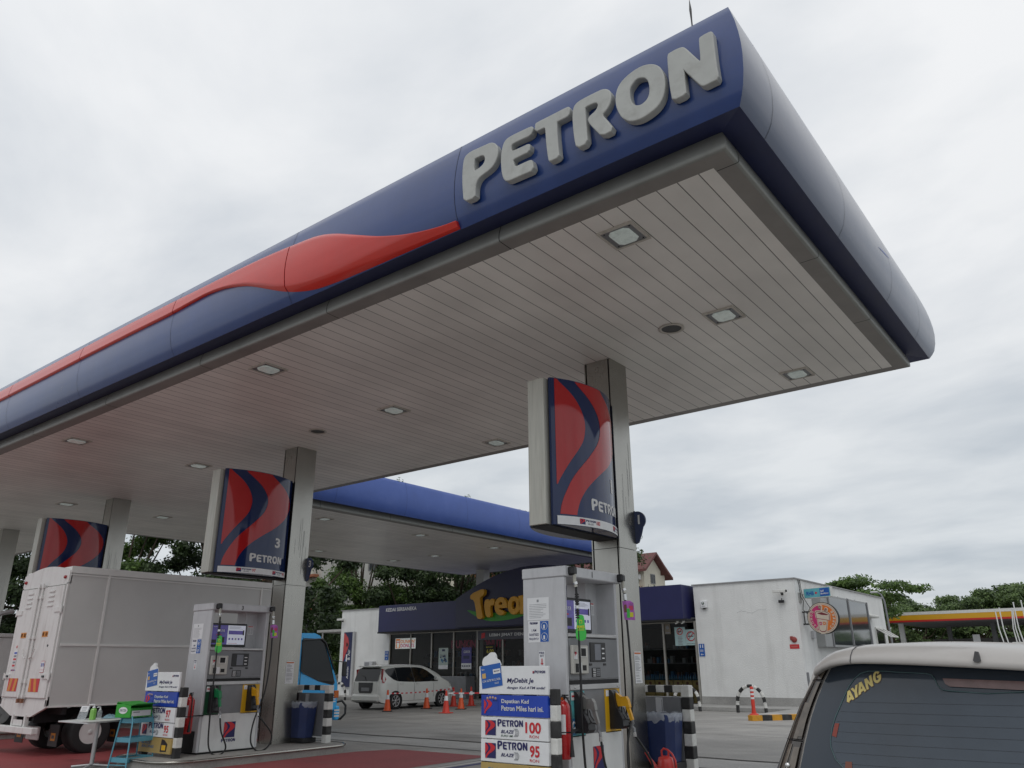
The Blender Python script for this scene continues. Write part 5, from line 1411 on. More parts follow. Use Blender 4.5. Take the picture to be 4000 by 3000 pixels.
# ------------------------------------------------------------------ near people carrier (rear quarter at the right edge)
M_SILV = mat('pearl_white_paint', (0.39, 0.37, 0.35), 0.35, .0, .04, 3, coat=.25, stain=((.32, .295, .27), .35), stain_scale=8)
CXV = -.52
def hw_(z): return interp([(.2, .80), (.5, .85), (.95, .86), (1.2, .82), (1.6, .66), (1.64, .60)], z)
def tilt(x, z): return z - .032 * (x - CXV + .55)
def rear_y(x, z, off=0):
    u = min(abs(x - CXV) / hw_(min(z, 1.64)), 1.0)
    return 3.36 + (z - 1.0) * .33 + .12 * u ** 4 - off
VT = (CXV, 5.6, 0)
t = thing('people_carrier', 'pale silver people carrier with yellow AYANG lettering on its dark rear window', 'car', VT)
mb = MB()
zl = [.30, .5, .8, .95, 1.1, 1.25, 1.4, 1.52, 1.585]
# rear skin
nu = 24
def RP(u, z): x = CXV + u * hw_(z); return (x, rear_y(x, z), z if z < 1.3 else z)
mb.add([RP(-1 + 2 * i / nu, z) for z in zl for i in range(nu + 1)], [(j * (nu + 1) + i, j * (nu + 1) + i + 1, (j + 1) * (nu + 1) + i + 1, (j + 1) * (nu + 1) + i) for j in range(len(zl) - 1) for i in range(nu)], 0, True)
# sides
ys = [0, .25, .8, 1.6, 2.4, 3.2, 3.9, 4.3]
def SPt(s, k, z):
    f = k / 7
    y0_ = rear_y(CXV + s * hw_(z), z)
    yend = 7.75 - max(0, z - .9) * 2.2
    tt = [0, .05, .18, .38, .58, .78, .93, 1.0][k]
    w_ = hw_(z) * (1 - .12 * max(0, tt - .8) / .2) + (.015 if 0 < k < 7 else 0)
    return (CXV + s * w_, y0_ + (yend - y0_) * tt, z)
for s in (-1, 1):
    mb.add([SPt(s, k, z) for z in zl for k in range(8)], [(j * 8 + k, j * 8 + k + 1, (j + 1) * 8 + k + 1, (j + 1) * 8 + k) for j in range(len(zl) - 1) for k in range(7)], 0, True)
mb.add([SPt(-1, 7, z) for z in zl] + [SPt(1, 7, z) for z in zl], [(j, j + 1, 10 + j, 9 + j) for j in range(len(zl) - 1)], 0, True)
body = build('body', mb, M_SILV, t, org=VT)
# roof with overhanging rear lip
mb = MB()
secs = []
for (y, dz) in ((3.53, -.060), (3.455, -.060), (3.443, -.054), (3.462, -.034), (3.50, -.015), (3.56, -.002), (3.70, .007), (4.3, .02), (5.2, .015), (5.9, -.02), (6.3, -.10)):
    row = []
    for i in range(29):
        u = -1 + 2 * i / 28
        wv = .645 if y < 6 else .60
        x = CXV + wv * u
        zz = 1.656 + dz * (1 + .3 * (1 - u * u)) - .055 * abs(u) ** 8 - .060 * (x + 1.05) + .03 * (1 - u * u)
        yy = y + .13 * abs(u) ** 4
        row.append((x, yy, zz))
    secs.append(row)
mb.add([p for r_ in secs for p in r_], [(j * 29 + i, j * 29 + i + 1, (j + 1) * 29 + i + 1, (j + 1) * 29 + i) for j in range(len(secs) - 1) for i in range(28)], 0, True)
# side cant rails down to the lamps
for s in (-1, 1):
    e0 = [(r_[0] if s < 0 else r_[28]) for r_ in secs[4:]]
    lo = [(p[0] + s * .035, p[1] + (.02 if k else 0.03), p[2] - .075) for k, p in enumerate(e0)]
    mb.add(e0 + lo, [(i, i + 1, len(e0) + i + 1, len(e0) + i) for i in range(len(e0) - 1)], 0, True)
roof = build('roof', mb, M_SILV, t, org=VT)
mb = MB()
jj = 4
mb.tube([(r_[jj][0] + .0, r_[jj][1] - .001, r_[jj][2] + .0015) for r_ in secs[:7]], .0018, 5, 0)
build('tailgate_seam', mb, MATS['heater_brown'] if 'heater_brown' in MATS else mat('heater_brown', (.036, .036, .042), .4, 0, 0), roof, org=VT)
mb = MB(); mb.prism([(-.534, 1.603), (-.528, 1.598), (-.514, 1.598), (-.509, 1.604), (-.515, 1.634), (-.526, 1.636)], lambda u, v, d: (u, 3.44 + (v - 1.6) * .7 + d, v), 0, .02, 0); build('washer_nozzle', mb, M_BLACK, roof, org=VT)
# rear window
M_RGL = mat('tinted_rear_glass', (0.042, 0.055, 0.072), 0.08, 0, .3, 1.2, spec=.5)
M_RGL2 = mat('window_band', (0.028, 0.038, 0.052), 0.12, 0, 0, spec=.5)
LFT = [(1.10, -1.27), (1.20, -1.240), (1.28, -1.222), (1.377, -1.196), (1.45, -1.168), (1.518, -1.136), (1.57, -1.105), (1.606, -1.08)]
def lft(z): return interp(LFT, z)
mb = MB(); zz = [.98, 1.1, 1.2, 1.28, 1.377, 1.45, 1.518, 1.57, 1.598]
def WPt(u, z, off=.006):
    a = lft(z); x = a + (2 * (CXV - a)) * u
    return (x, rear_y(x, z, off), z)
mb.add([WPt(i / 24, z) for z in zz for i in range(25)], [(j * 25 + i, j * 25 + i + 1, (j + 1) * 25 + i + 1, (j + 1) * 25 + i) for j in range(8) for i in range(24)], 0, True)
win = build('rear_window', mb, M_RGL2, t, org=VT)
TE = [(-1.03, 1.16), (-1.054, 1.211), (-1.086, 1.241), (-1.103, 1.28), (-1.105, 1.308), (-1.096, 1.352), (-1.082, 1.39), (-1.056, 1.44), (-1.022, 1.504), (-.997, 1.535), (-.969, 1.557), (-.936, 1.566), (-.878, 1.566), (-.819, 1.562), (-.715, 1.557), (-.70, 1.552), (-.69, 1.538), (-.682, 1.515), (-.667, 1.500), (-.645, 1.496), (-.594, 1.493), (-.52, 1.488)]
# clear (lighter) inner pane bounded by the frit line
inner = TE + [(2 * CXV - x, z) for x, z in TE[::-1]]
def onr(x, z, off): return (x, rear_y(x, z, off), z)
rows = []
def te_x(z):
    best = None
    for (a, b), (c, d) in zip(TE[:12], TE[1:13]):
        if (b - z) * (d - z) <= 0 and abs(d - b) > 1e-6:
            best = a + (c - a) * (z - b) / (d - b)
    return best if best is not None else -.94
mb = MB(); zs = [1.16 + .40 * k / 20 for k in range(21)]; NX = 30
def pane(za, zb, nz, xr):
    rows = []
    for j in range(nz + 1):
        z = za + (zb - za) * j / nz; xl = te_x(z)
        a, b = xl, (2 * CXV - xl if xr is None else xr(z))
        rows += [(a + (b - a) * i / NX, z) for i in range(NX + 1)]
    F = [(j * (NX + 1) + i, j * (NX + 1) + i + 1, (j + 1) * (NX + 1) + i + 1, (j + 1) * (NX + 1) + i) for j in range(nz) for i in range(NX)]
    mb.add([onr(x, z, .0085) for x, z in rows], F, 0, True)
    if xr: mb.add([onr(2 * CXV - x, z, .0085) for x, z in rows], F, 0, True)
pane(1.16, 1.490, 18, None); pane(1.490, 1.556, 5, lambda z: -.672 - (z - 1.49) * .45)
build('clear_pane', mb, M_RGL, win, org=VT)
M_FRIT = mat('frit_teal', (0.05, 0.10, 0.105), .4, 0, 0)
mb = MB(); mb.tube([onr(x, z, .010) for x, z in TE + [(2 * CXV - x, z) for x, z in TE[::-1]]], .0022, 4, 0, caps=False)
for k in range(9):
    z = 1.19 + k * .037; a = te_x(z) + .01
    if z > 1.47: continue
    mb.tube([onr(a + (2 * (CXV - a)) * i / 16, z, .0095) for i in range(17)], .0004, 3, 1, caps=False)
build('heater_line', mb, [M_FRIT, mat('heater_brown', (.036, .036, .042), .4, 0, 0)], win, org=VT)
mb = MB(); M_AY = mat('sticker_yellow', (0.58, 0.47, 0.16), .45, 0, .08, 30)
AYG = [[[(-1.031,1.45),(-1.027,1.488),(-1.017,1.494),(-0.999,1.461),(-1.006,1.456),(-1.01,1.459),(-1.019,1.453),(-1.021,1.446)],[(-1.021,1.476),(-1.021,1.464),(-1.015,1.469)]],[[(-1.013,1.497),(-1.004,1.503),(-0.995,1.494),(-0.993,1.511),(-0.983,1.516),(-0.987,1.49),(-0.984,1.47),(-0.994,1.464),(-0.998,1.485)]],[[(-0.981,1.474),(-0.978,1.521),(-0.967,1.526),(-0.949,1.493),(-0.956,1.487),(-0.959,1.493),(-0.97,1.487),(-0.971,1.48)],[(-0.969,1.51),(-0.97,1.497),(-0.964,1.501)]],[[(-0.955,1.534),(-0.945,1.539),(-0.932,1.523),(-0.935,1.547),(-0.926,1.552),(-0.919,1.511),(-0.927,1.507),(-0.942,1.521),(-0.938,1.499),(-0.947,1.495)]],[[(-0.892,1.562),(-0.897,1.566),(-0.903,1.567),(-0.911,1.562),(-0.917,1.554),(-0.919,1.544),(-0.919,1.535),(-0.916,1.527),(-0.91,1.522),(-0.903,1.521),(-0.896,1.525),(-0.89,1.532),(-0.887,1.54),(-0.887,1.549),(-0.888,1.555),(-0.896,1.551),(-0.904,1.547),(-0.902,1.54),(-0.897,1.541),(-0.898,1.535),(-0.903,1.531),(-0.908,1.533),(-0.909,1.541),(-0.909,1.551),(-0.906,1.557),(-0.902,1.559),(-0.9,1.553)]]]
for loops in AYG:
    vs_, fs_ = poly_mesh(loops); mb.add([onr(p[0], p[1], .0105) for p in vs_], fs_, 0)
    vs_, fs_ = poly_mesh(loops[:1], offset=.0016); mb.add([onr(p[0] + .0008, p[1] - .0008, .0098) for p in vs_], fs_, 1)
build('lettering', mb, [M_AY, mat('sticker_edge', (.10, .05, .02), .5, 0, 0)], win, org=VT)
mb = MB(); P = [(-1.084, 1.368), (-1.066, 1.368), (-1.080, 1.317), (-1.098, 1.322)]; mb.add([onr(x, z, .0105) for x, z in P], [(0, 1, 2, 3)], 0)
P = [(-1.05, 1.20), (-1.02, 1.20), (-1.02, 1.235), (-1.045, 1.235)]; mb.add([onr(x, z, .0105) for x, z in P], [(0, 1, 2, 3)], 1)
build('reflector_strip', mb, [mat('dull_red', (.22, .035, .02), .5, 0, .1), M_BROWN], win, org=VT)
mb = MB(); P = [(-.662, 1.540), (-.378, 1.530), (-.390, 1.505), (-.400, 1.501), (-.640, 1.511), (-.655, 1.520)]
mb.prism(P, lambda u, v, d: (u, rear_y(u, v, .009) - d, v), 0, .003, 0); build('brake_light', mb, mat('brake_lens', (.17, .105, .10), .2, 0, .25, 14), win, org=VT)
# tail lamps
OUT = [(1.0, -1.385), (1.10, -1.378), (1.19, -1.358), (1.235, -1.338), (1.34, -1.295), (1.44, -1.252), (1.53, -1.195), (1.575, -1.165), (1.603, -1.140)]
def lampP(v, z, s, off): 
    a = lft(z) - .012; b = interp(OUT, z)
    x = a + (b - a) * v
    dx = x - CXV
    y = rear_y(x, z, 0) + (.05 * max(0, v - .55) ** 1.5)
    return (CXV + (dx if s < 0 else -dx), y - off, z)
M_LENS = mat('clear_lens', (0.050, 0.042, 0.035), 0.18, .1, .3, 6, coat=.4)
M_LENS2 = mat('lens_light', (0.12, 0.10, 0.08), 0.25, .1, .4, 14, coat=.4)
M_LENS3 = mat('lens_dark', (0.015, 0.012, 0.011), 0.18, .0, .3, 10, coat=.3)
for s in (-1, 1):
    mb = MB(); zz2 = [1.0, 1.1, 1.17, 1.235, 1.30, 1.36, 1.42, 1.48, 1.53, 1.575, 1.601]
    def band(v0, v1, z0, z1, m, off):
        n_ = 10
        mb.add([lampP(v0 + (v1 - v0) * i / 4, z0 + (z1 - z0) * j / n_, s, off) for j in range(n_ + 1) for i in range(5)], [(j * 5 + i, j * 5 + i + 1, j * 5 + 6 + i, j * 5 + 5 + i) for j in range(n_) for i in range(4)], m, True)
    band(-.02, 1.02, 1.0, 1.603, 2, .008)
    band(.12, .86, 1.533, 1.592, 0, .013); band(.12, .34, 1.535, 1.59, 1, .015)
    band(.10, .84, 1.30, 1.525, 0, .013); band(.10, .36, 1.31, 1.522, 1, .015); band(.36, .62, 1.30, 1.44, 1, .0145); band(.62, .80, 1.38, 1.52, 2, .0145)
    band(.08, .80, 1.03, 1.29, 0, .013); band(.10, .42, 1.05, 1.27, 1, .015); band(.55, .74, 1.10, 1.28, 1, .015)
    for k in range(4):
        c_ = lampP(.46 + .12 * (k % 2), 1.20 - k * .035, s, .02); mb.lathe([(.012, .004), (.010, -.004), (.0001, -.006)], c_, 'y', 10, 3)
    for zc_ in (1.528, 1.295): mb.tube([lampP(v / 8, zc_, s, .014) for v in range(9)], .0022, 4, 2)
    mb.tube([lampP(.90, z, s, .012) for z in zz2], .0025, 5, 1)
    build('tail_lamp', mb, [M_LENS, M_LENS2, M_LENS3, M_CHROME], t, org=VT)
mb = MB(); mb.cbox(CXV - .30, CXV + .30, 3.30, 3.36, .78, .92, .01, 0); build('number_plate', mb, M_BLACK, t, org=VT)
mb = MB(); mb.tube([(-1.26, 3.43, 1.155), (-1.0, 3.38, 1.150), (-.52, 3.37, 1.15), (-.04, 3.38, 1.15), (.22, 3.43, 1.155)], .016, 8, 0); build('tailgate_trim', mb, M_CHROME, t, org=VT)
mb = MB(); mb.cbox(CXV - .86, CXV + .86, 3.16, 3.55, .32, .68, .06, 0); build('rear_bumper', mb, M_SILV, t, org=VT)
for s in (-1, 1):
    mb = MB()
    for k0, k1 in ((1, 3), (3, 5)):
        P = []
        for (k, z) in ((k0 + .1, 1.02), (k1 - .1, 1.02), (k1 - .1, 1.50), (k0 + .1, 1.50)):
            a = SPt(s, int(k), z); b = SPt(s, min(7, int(k) + 1), z); f = k - int(k)
            P.append((a[0] + (b[0] - a[0]) * f + s * .012, a[1] + (b[1] - a[1]) * f, z))
        mb.add(P, [(0, 1, 2, 3)], 0)
    build('side_window', mb, M_GLASSD, t, org=VT)
    for yy in (4.15, 6.85):
        wheel(t, (CXV + s * .86, yy, .31), .31, .19, s, .20, spokes=6, org=VT); t.children[-1].children[0].location = (-VT[0], -VT[1], 0)

# ------------------------------------------------------------------ white family car by the shop
M_CARW = mat('car_white', (0.72, 0.73, 0.69), 0.25, 0, .04, 3, coat=.4, stain=((.5, .48, .44), .3), stain_scale=3)
def family_car(loc, label):
    t = thing('parked_car', label, 'car', loc)
    st = [ # y, z_top, z_belt, half width, bottom
        (0.0, .98, .92, .66, .36), (.05, 1.10, .98, .76, .30), (.14, 1.30, 1.0, .81, .26), (.26, 1.545, 1.0, .835, .24), (.34, 1.60, 1.0, .845, .22), (.9, 1.635, .99, .85, .2),
        (1.8, 1.65, .97, .85, .2), (2.5, 1.625, .96, .85, .2), (2.95, 1.52, .95, .85, .2), (3.35, 1.30, .96, .845, .2), (3.62, 1.10, .95, .84, .2), (3.9, .985, .90, .82, .2), (4.15, .88, .82, .76, .24), (4.25, .70, .66, .62, .3)]
    def sec(y, zt, zb, w, z0):
        k = max(0.0, zt - zb)
        top = [(1.0, z0), (1.0, z0 + .12), (1.015, .55), (1.0, zb - .1), (.985, zb), (.985 - .30 * min(1, k / .65) * .55, zb + k * .55), (.985 - .30 * min(1, k / .65) * .92, zb + k * .90), (.985 - .30 * min(1, k / .65) - .09, zb + k * .985), (.35, zt + .008), (0, zt + .012)]
        r_ = [(w * a, y, z) for a, z in top]
        return r_ + [(-x, yy, z) for x, yy, z in r_[-2::-1]]
    R_ = [sec(*s_) for s_ in st]; n = len(R_[0])
    mb = MB(); mb.add([p for r_ in R_ for p in r_], [(j * n + i, j * n + i + 1, (j + 1) * n + i + 1, (j + 1) * n + i) for j in range(len(R_) - 1) for i in range(n - 1)], 0, True)
    mb.add(R_[0], [tuple(range(n))], 0); mb.add(R_[-1], [tuple(range(n))], 0)
    mb.add([p for r_ in R_ for p in (r_[0], r_[-1])], [(2 * j, 2 * j + 1, 2 * j + 3, 2 * j + 2) for j in range(len(R_) - 1)], 1)
    build('body', mb, [M_CARW, M_GAP], t)
    def side_x(y, z, s):
        for a, b in zip(st, st[1:]):
            if a[0] <= y <= b[0]:
                f = (y - a[0]) / (b[0] - a[0]); q = [a[k] + (b[k] - a[k]) * f for k in range(5)]
                r_ = sec(*q)[:10]
                for c, d in zip(r_, r_[1:]):
                    if c[2] <= z <= d[2]: return s * (c[0] + (d[0] - c[0]) * (z - c[2]) / max(1e-6, d[2] - c[2]))
                return s * r_[4][0]
        return s * .8
    def patch(mb, poly, s, off, m):
        vs_, fs_ = poly_mesh([poly]); mb.add([(side_x(p[0], p[1], s) + s * off, p[0], p[1]) for p in vs_], fs_, m)
    for s in (-1, 1):
        for poly in ([(.34, 1.40), (.38, 1.46), (.55, 1.50), (.89, 1.525), (.91, 1.03), (.72, 1.09), (.48, 1.24)], [(.95, 1.02), (.93, 1.53), (1.35, 1.545), (1.79, 1.545), (1.81, .985)], [(1.87, .98), (1.85, 1.545), (2.15, 1.54), (2.46, 1.50), (2.70, 1.42), (3.00, 1.24), (3.24, 1.07), (3.24, 1.0)]):
            mb = MB(); patch(mb, poly, s, .010, 0); build('side_window', mb, M_GLASSD, t)
        mb = MB()
        for yy, za, zb in ((.92, .35, 1.06), (1.835, .30, 1.02), (2.95, .40, 1.0)):
            mb.add([(side_x(yy + d, z, s) + s * .004, yy + d, z) for z in [za + (zb - za) * k / 6 for k in range(7)] for d in (-.006, .006)], [(2 * k, 2 * k + 1, 2 * k + 3, 2 * k + 2) for k in range(6)], 0)
        for y0 in (.92, 1.84): mb.add([(side_x(y0 + 1.0 * f, .30, s) + s * .004, y0 + f, .30 + d) for d in (-.005, .005) for f in (0, .4, .8, .91)], [(i, i + 1, 5 + i, 4 + i) for i in range(3)], 0)
        for ya_, yb_, z0_ in ((.905, .955, 1.03), (1.80, 1.86, .99)): mb.add([(side_x(ya_, z, s) + s * .008, y_, z) for z in [z0_ + (1.535 - z0_) * k / 5 for k in range(6)] for y_ in (ya_, yb_)], [(2 * k, 2 * k + 1, 2 * k + 3, 2 * k + 2) for k in range(5)], 0)
        build('door_gap', mb, M_GAP, t)
        for yy in (1.05, 1.95):
            mb = MB(); x = side_x(yy, .93, s); mb.cbox(min(x, x + s * .035), max(x, x + s * .035), yy, yy + .17, .915, .95, .008, 0); build('door_handle', mb, M_CARW, t)
        mb = MB(); x = side_x(3.0, 1.0, s); mb.cbox(min(x, x + s * .20), max(x, x + s * .20), 2.98, 3.10, 1.03, 1.17, .03, 0); build('wing_mirror', mb, M_CARW, t)
        for yy in (.80, 3.42):
            mb = MB(); mb.lathe([(.355, -.01), (.36, .012), (.0001, .012)] if s > 0 else [(.355, .01), (.36, -.012), (.0001, -.012)], (s * .862, yy, .32), 'x', 24, 0); build('wheel_arch', mb, M_GAP, t)
            wheel(t, (s * .885, yy, .31), .31, .2, s, .215, spokes=7, ro=.0)
        mb = MB(); poly = [(.10, .98), (.20, .96), (.33, 1.10), (.25, 1.50), (.20, 1.46), (.15, 1.20)]
        mb.add([(side_x(max(y, .15), z, s) * 1.0 + s * .012, y, z) for y, z in poly], [tuple(range(6))], 0)
        mb.add([(s * .70, .085, 1.10), (s * .80, .13, 1.10), (s * .74, .25, 1.48), (s * .66, .215, 1.48)], [(0, 1, 2, 3)], 0)
        build('tail_light', mb, M_LENSR, t)
        mb = MB(); mb.add([(side_x(3.95, .8, s) + s * .012, 3.75, .92), (side_x(4.1, .75, s) + s * .02, 4.12, .74), (side_x(4.1, .7, s) + s * .012, 4.15, .62), (side_x(3.9, .7, s) + s * .012, 3.8, .74)], [(0, 1, 2, 3)], 0); build('headlight', mb, M_LAMPG, t)
    mb = MB(); mb.add([(-.68, -.0, 1.04), (.68, -.0, 1.04), (.62, .20, 1.50), (.5, .21, 1.525), (-.5, .21, 1.525), (-.62, .20, 1.50)], [tuple(range(6))], 0)
    rw = build('rear_window', mb, M_GLASSD, t)
    mb = MB(); mb.tube([(0, -.015, 1.06), (-.12, .05, 1.20), (-.30, .07, 1.24)], .008, 5, 0); build('wiper', mb, M_BLACK, rw)
    mb = MB(); mb.cbox(-.62, .62, .10, .34, 1.555, 1.60, .02, 0); build('spoiler', mb, M_CARW, t)
    mb = MB(); mb.add([(-.42, -.006, .99), (.42, -.006, .99), (.40, -.012, .70), (.34, -.014, .60), (-.34, -.014, .60), (-.40, -.012, .70)], [tuple(range(6))], 0); mb.cbox(-.23, .23, -.03, .0, .67, .80, .01, 1)
    build('number_plate_panel', mb, [M_BLACK, M_PUMPD], t)
    mb = MB(); mb.cbox(-.78, .78, -.08, .25, .28, .56, .07, 0); mb.box(-.7, .7, -.085, -.07, .30, .315, 1); build('rear_bumper', mb, [M_CARW, M_BLACK], t)
    mb = MB(); mb.cbox(-.74, .74, 4.0, 4.33, .25, .55, .07, 0); build('front_bumper', mb, M_CARW, t)
    mb = MB(); mb.add([(-.66, 2.83, 1.57), (.66, 2.83, 1.57), (.72, 3.58, 1.13), (-.72, 3.58, 1.13)], [(0, 1, 2, 3)], 0); build('windscreen', mb, M_GLASSD, t)
    return t
family_car((-24.62, 22.08, 0), 'small white family car parked by the shop window, seen from its rear corner')

# ------------------------------------------------------------------ cones + barrier tape
def cone(m):
    t = thing('traffic_cone', 'x', 'cone')
    mb = MB(); mb.cbox(-.19, .19, -.19, .19, 0, .03, .01, 0); build('base', mb, M_BLACK if m is M_ORANGE else m, t)
    mb = MB(); mb.lathe([(.145, .03), (.13, .05), (.045, .60), (.032, .72), (.028, .75), (.0001, .75)], seg=20, m=0); build('cone_body', mb, m, t)
    mb = MB(); mb.lathe([(.078, .42), (.054, .575)], seg=20, m=0); build('reflective_band', mb, M_PAPER, t)
    return t
CN = [(-23.0, 21.75, 0, 'orange cone with a white collar in front of the white car\'s rear wheel'), (-23.0, 23.85, 0, 'orange cone beside the front door of the white car'),
      (-20.28, 22.03, 1, 'red cone standing nearest of all, in front of the white car\'s nose'), (-23.31, 25.77, 1, 'red cone just behind the nearest red cone, by the white car\'s front wheel'),
      (-21.55, 24.26, 0, 'orange cone with a white collar right of the white car\'s nose'), (-23.02, 26.55, 1, 'slim red cone furthest back by the shop pavement'), (-21.2, 26.0, 1, 'red cone mostly hidden behind the fuel boards of pump 1')]
protos = {}
for x, y, k, lb in CN:
    if k not in protos: c = protos[k] = cone((M_ORANGE, M_ORANGER)[k])
    else: c = copy_tree(protos[k])
    c.location = (x, y, 0); c['label'] = lb; c['group'] = 'cones round the white car'; c.rotation_euler = (0, 0, random.uniform(0, 1))
def tape(a, b, label, n=22, sag=.04):
    t = MB(); a, b = Vector(a), Vector(b)
    for k in range(n):
        p = a + (b - a) * k / n; q = a + (b - a) * (k + 1) / n
        zz_ = lambda f: -sag * 4 * f * (1 - f)
        p.z += zz_(k / n); q.z += zz_((k + 1) / n)
        t.add([p + Z_ * .022, q + Z_ * .022, q - Z_ * .022, p - Z_ * .022], [(0, 1, 2, 3)], k % 2)
    o = build('barrier_tape', t, [M_TXTW, M_INKR]); tag(o, label, 'barrier tape', 'red and white barrier tape')
tape((-22.97, 21.8, .62), (-23.25, 25.7, .70), 'red and white tape strung past the white car\'s side', 30)
tape((-20.25, 22.1, .66), (-17.3, 27.3, .72), 'red and white tape running from the nearest red cone behind the fuel boards', 30)

# ------------------------------------------------------------------ shop building
SY = 29.6
t = thing('shop_building', 'low white convenience shop with a dark blue fascia and glass front', 'shop', (-22, SY, .14))
SO = (-22, SY, .14)
mb = MB(); mb.box(-13.98, -9.93, SY, 42.0, .14, 4.53, 0); build('wall', mb, M_PLASTER, t, org=SO)
mb = MB(); mb.box(-35.25, -31.3, SY, 42.0, .02, 4.49, 0); build('wall', mb, M_PLASTER, t, org=SO)
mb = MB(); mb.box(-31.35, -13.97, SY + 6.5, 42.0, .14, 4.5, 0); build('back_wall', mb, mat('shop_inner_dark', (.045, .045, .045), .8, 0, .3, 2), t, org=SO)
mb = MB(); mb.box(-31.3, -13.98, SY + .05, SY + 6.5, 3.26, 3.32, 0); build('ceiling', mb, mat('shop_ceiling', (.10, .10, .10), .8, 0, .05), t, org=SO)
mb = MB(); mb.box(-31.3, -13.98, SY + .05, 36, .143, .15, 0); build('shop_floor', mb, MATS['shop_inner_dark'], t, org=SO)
mb = MB(); mb.box(-14.03, -9.88, SY - .05, 42.05, 4.53, 4.575, 0); mq = MB(); mq.box(-35.3, -31.6, SY - .05, 42.05, 4.49, 4.53, 0); build('coping', mq, mat('coping_grey', (.30, .30, .30), .6, 0, .1), t, org=SO)
build('coping', mb, mat('coping_grey', (.30, .30, .30), .6, 0, .1), t, org=SO)
mb = MB(); mb.box(-13.98, -9.91, SY - .03, SY, .14, .42, 0); build('plinth', mb, M_APRON, t, org=SO)
mb = MB(); mb.box(-31.60, -14.20, SY - .62, SY + 6.0, 3.25, 4.56, 0); build('fascia', mb, mat('shop_fascia_navy', (0.016, 0.018, 0.085), .4, 0, .1, 1), t, org=SO, bevel=.01)
mb = MB(); mb.box(-31.62, -14.05, SY - .64, SY + .2, 3.18, 3.248, 0); build('fascia_edge', mb, M_GAP, t, org=SO)
mb = MB(); mb.text('KEDAI SERBANEKA', (0, SY - .62, 0), X_, Z_, -31.05, 4.24, w=2.22, h=.18, m=0, off=.006, bold=.018); build('shop_lettering', mb, M_TXTW, t, org=SO)
# raised arch board with big yellow lettering
AX0, AX1, AZ = -26.0, -16.7, 5.85
mb = MB(); n = 24
arc = [(AX0 + (AX1 - AX0) * i / n, 4.62 + (AZ - 4.62) * (math.sin(math.pi * (.10 + .80 * i / n)) - .309) / .691) for i in range(n + 1)]
arc = [(AX0, 3.3)] + arc + [(AX1, 3.3)]
mb.prism(arc, lambda u, v, d: (u, SY - .80 + d, v), 0, .17, 0)
ab = build('arch_board', mb, mat('shop_board_navy', (0.008, 0.010, 0.050), .35, 0, .1, 1), t, org=SO)
mb = MB()
YT = SY - .82
TS = YT / SY
def yf(u, v, d): return (u * TS, YT - d, 1.6 + (v - 1.6) * TS)
gr = [(-26.07, 4.17), (-25.7, 3.95), (-25.2, 3.72), (-24.6, 3.56), (-24.0, 3.55), (-23.2, 3.60), (-22.4, 3.75), (-21.5, 4.0), (-20.7, 4.28), (-21.6, 4.13), (-22.5, 4.0), (-23.3, 3.93), (-24.0, 3.92), (-24.8, 3.96), (-25.4, 4.02)]
vs_, fs_ = poly_mesh([smooth_loop(gr, 1)]); mb.add([yf(p[0], p[1], .004) for p in vs_], fs_, 0); build('green_swoosh', mb, mat('shop_green', (.03, .26, .015), .4, 0, .1), ab, org=SO)
TR = {'T': [(-25.62, 4.62), (-25.60, 4.84), (-24.98, 5.02), (-24.80, 5.04), (-24.72, 4.96), (-24.78, 4.76), (-24.95, 4.70), (-25.02, 4.60), (-24.88, 3.95), (-24.80, 3.74), (-25.02, 3.66), (-25.18, 3.74), (-25.22, 4.0), (-25.36, 4.58)],
      'r': [(-24.62, 3.78), (-24.72, 4.2), (-24.70, 4.52), (-24.48, 4.56), (-24.42, 4.46), (-24.24, 4.58), (-24.08, 4.50), (-24.16, 4.26), (-24.34, 4.28), (-24.38, 4.10), (-24.32, 3.80), (-24.44, 3.72)]}
E1 = [[(-24.06 + .42 * (1 + math.cos(R(a))) * .55 + .0, 4.14 + .40 * math.sin(R(a))) for a in range(20, 341, 20)] + [(-23.34, 4.0), (-23.30, 4.06)], ]
def ring(cx, cz, rx, rz, hx, hz, n=22): return [[(cx + rx * math.cos(2 * math.pi * k / n), cz + rz * math.sin(2 * math.pi * k / n)) for k in range(n)], [(cx + hx * math.cos(2 * math.pi * k / n), cz + .02 + hz * math.sin(2 * math.pi * k / n)) for k in range(n)]]
def yletter(loops, nm):
    vs_, fs_ = poly_mesh(loops, extrude=.09, bevel=.012)
    mb = MB(); mb.add([yf(p[0], p[1], .10 + p[2]) for p in vs_], fs_, 0)
    build('yellow_letter', mb, mat('letter_yellow', (.60, .30, .02), .4, 0, .08, 3), ab, org=SO, label='raised yellow letter ' + nm)
yletter([smooth_loop(TR['T'], 1)], 'T'); yletter([smooth_loop(TR['r'], 1)], 'r')
e_out = [(-23.72 + .36 * math.cos(R(a)), 4.20 + .40 * math.sin(R(a))) for a in range(-10, 310, 16)] + [(-23.50, 3.93), (-23.62, 4.0), (-23.76, 4.03), (-23.84, 4.12), (-23.40, 4.12)]
yletter([e_out, [(-23.86, 4.26), (-23.60, 4.26), (-23.64, 4.38), (-23.74, 4.42), (-23.83, 4.36)]], 'e')
yletter(ring(-22.93, 4.20, .36, .40, .15, .19), 'a'); yletter([[(-22.66, 4.6), (-22.42, 4.62), (-22.34, 3.82), (-22.56, 3.80)]], 'a')
yletter([[(-22.1, 4.98), (-21.85, 5.0), (-21.84, 4.62), (-21.55, 4.62), (-21.56, 4.42), (-21.84, 4.42), (-21.80, 4.05), (-21.55, 4.05), (-21.6, 3.82), (-22.0, 3.84), (-22.08, 4.05), (-22.1, 4.42), (-22.28, 4.42), (-22.28, 4.62), (-22.1, 4.62)]], 't')
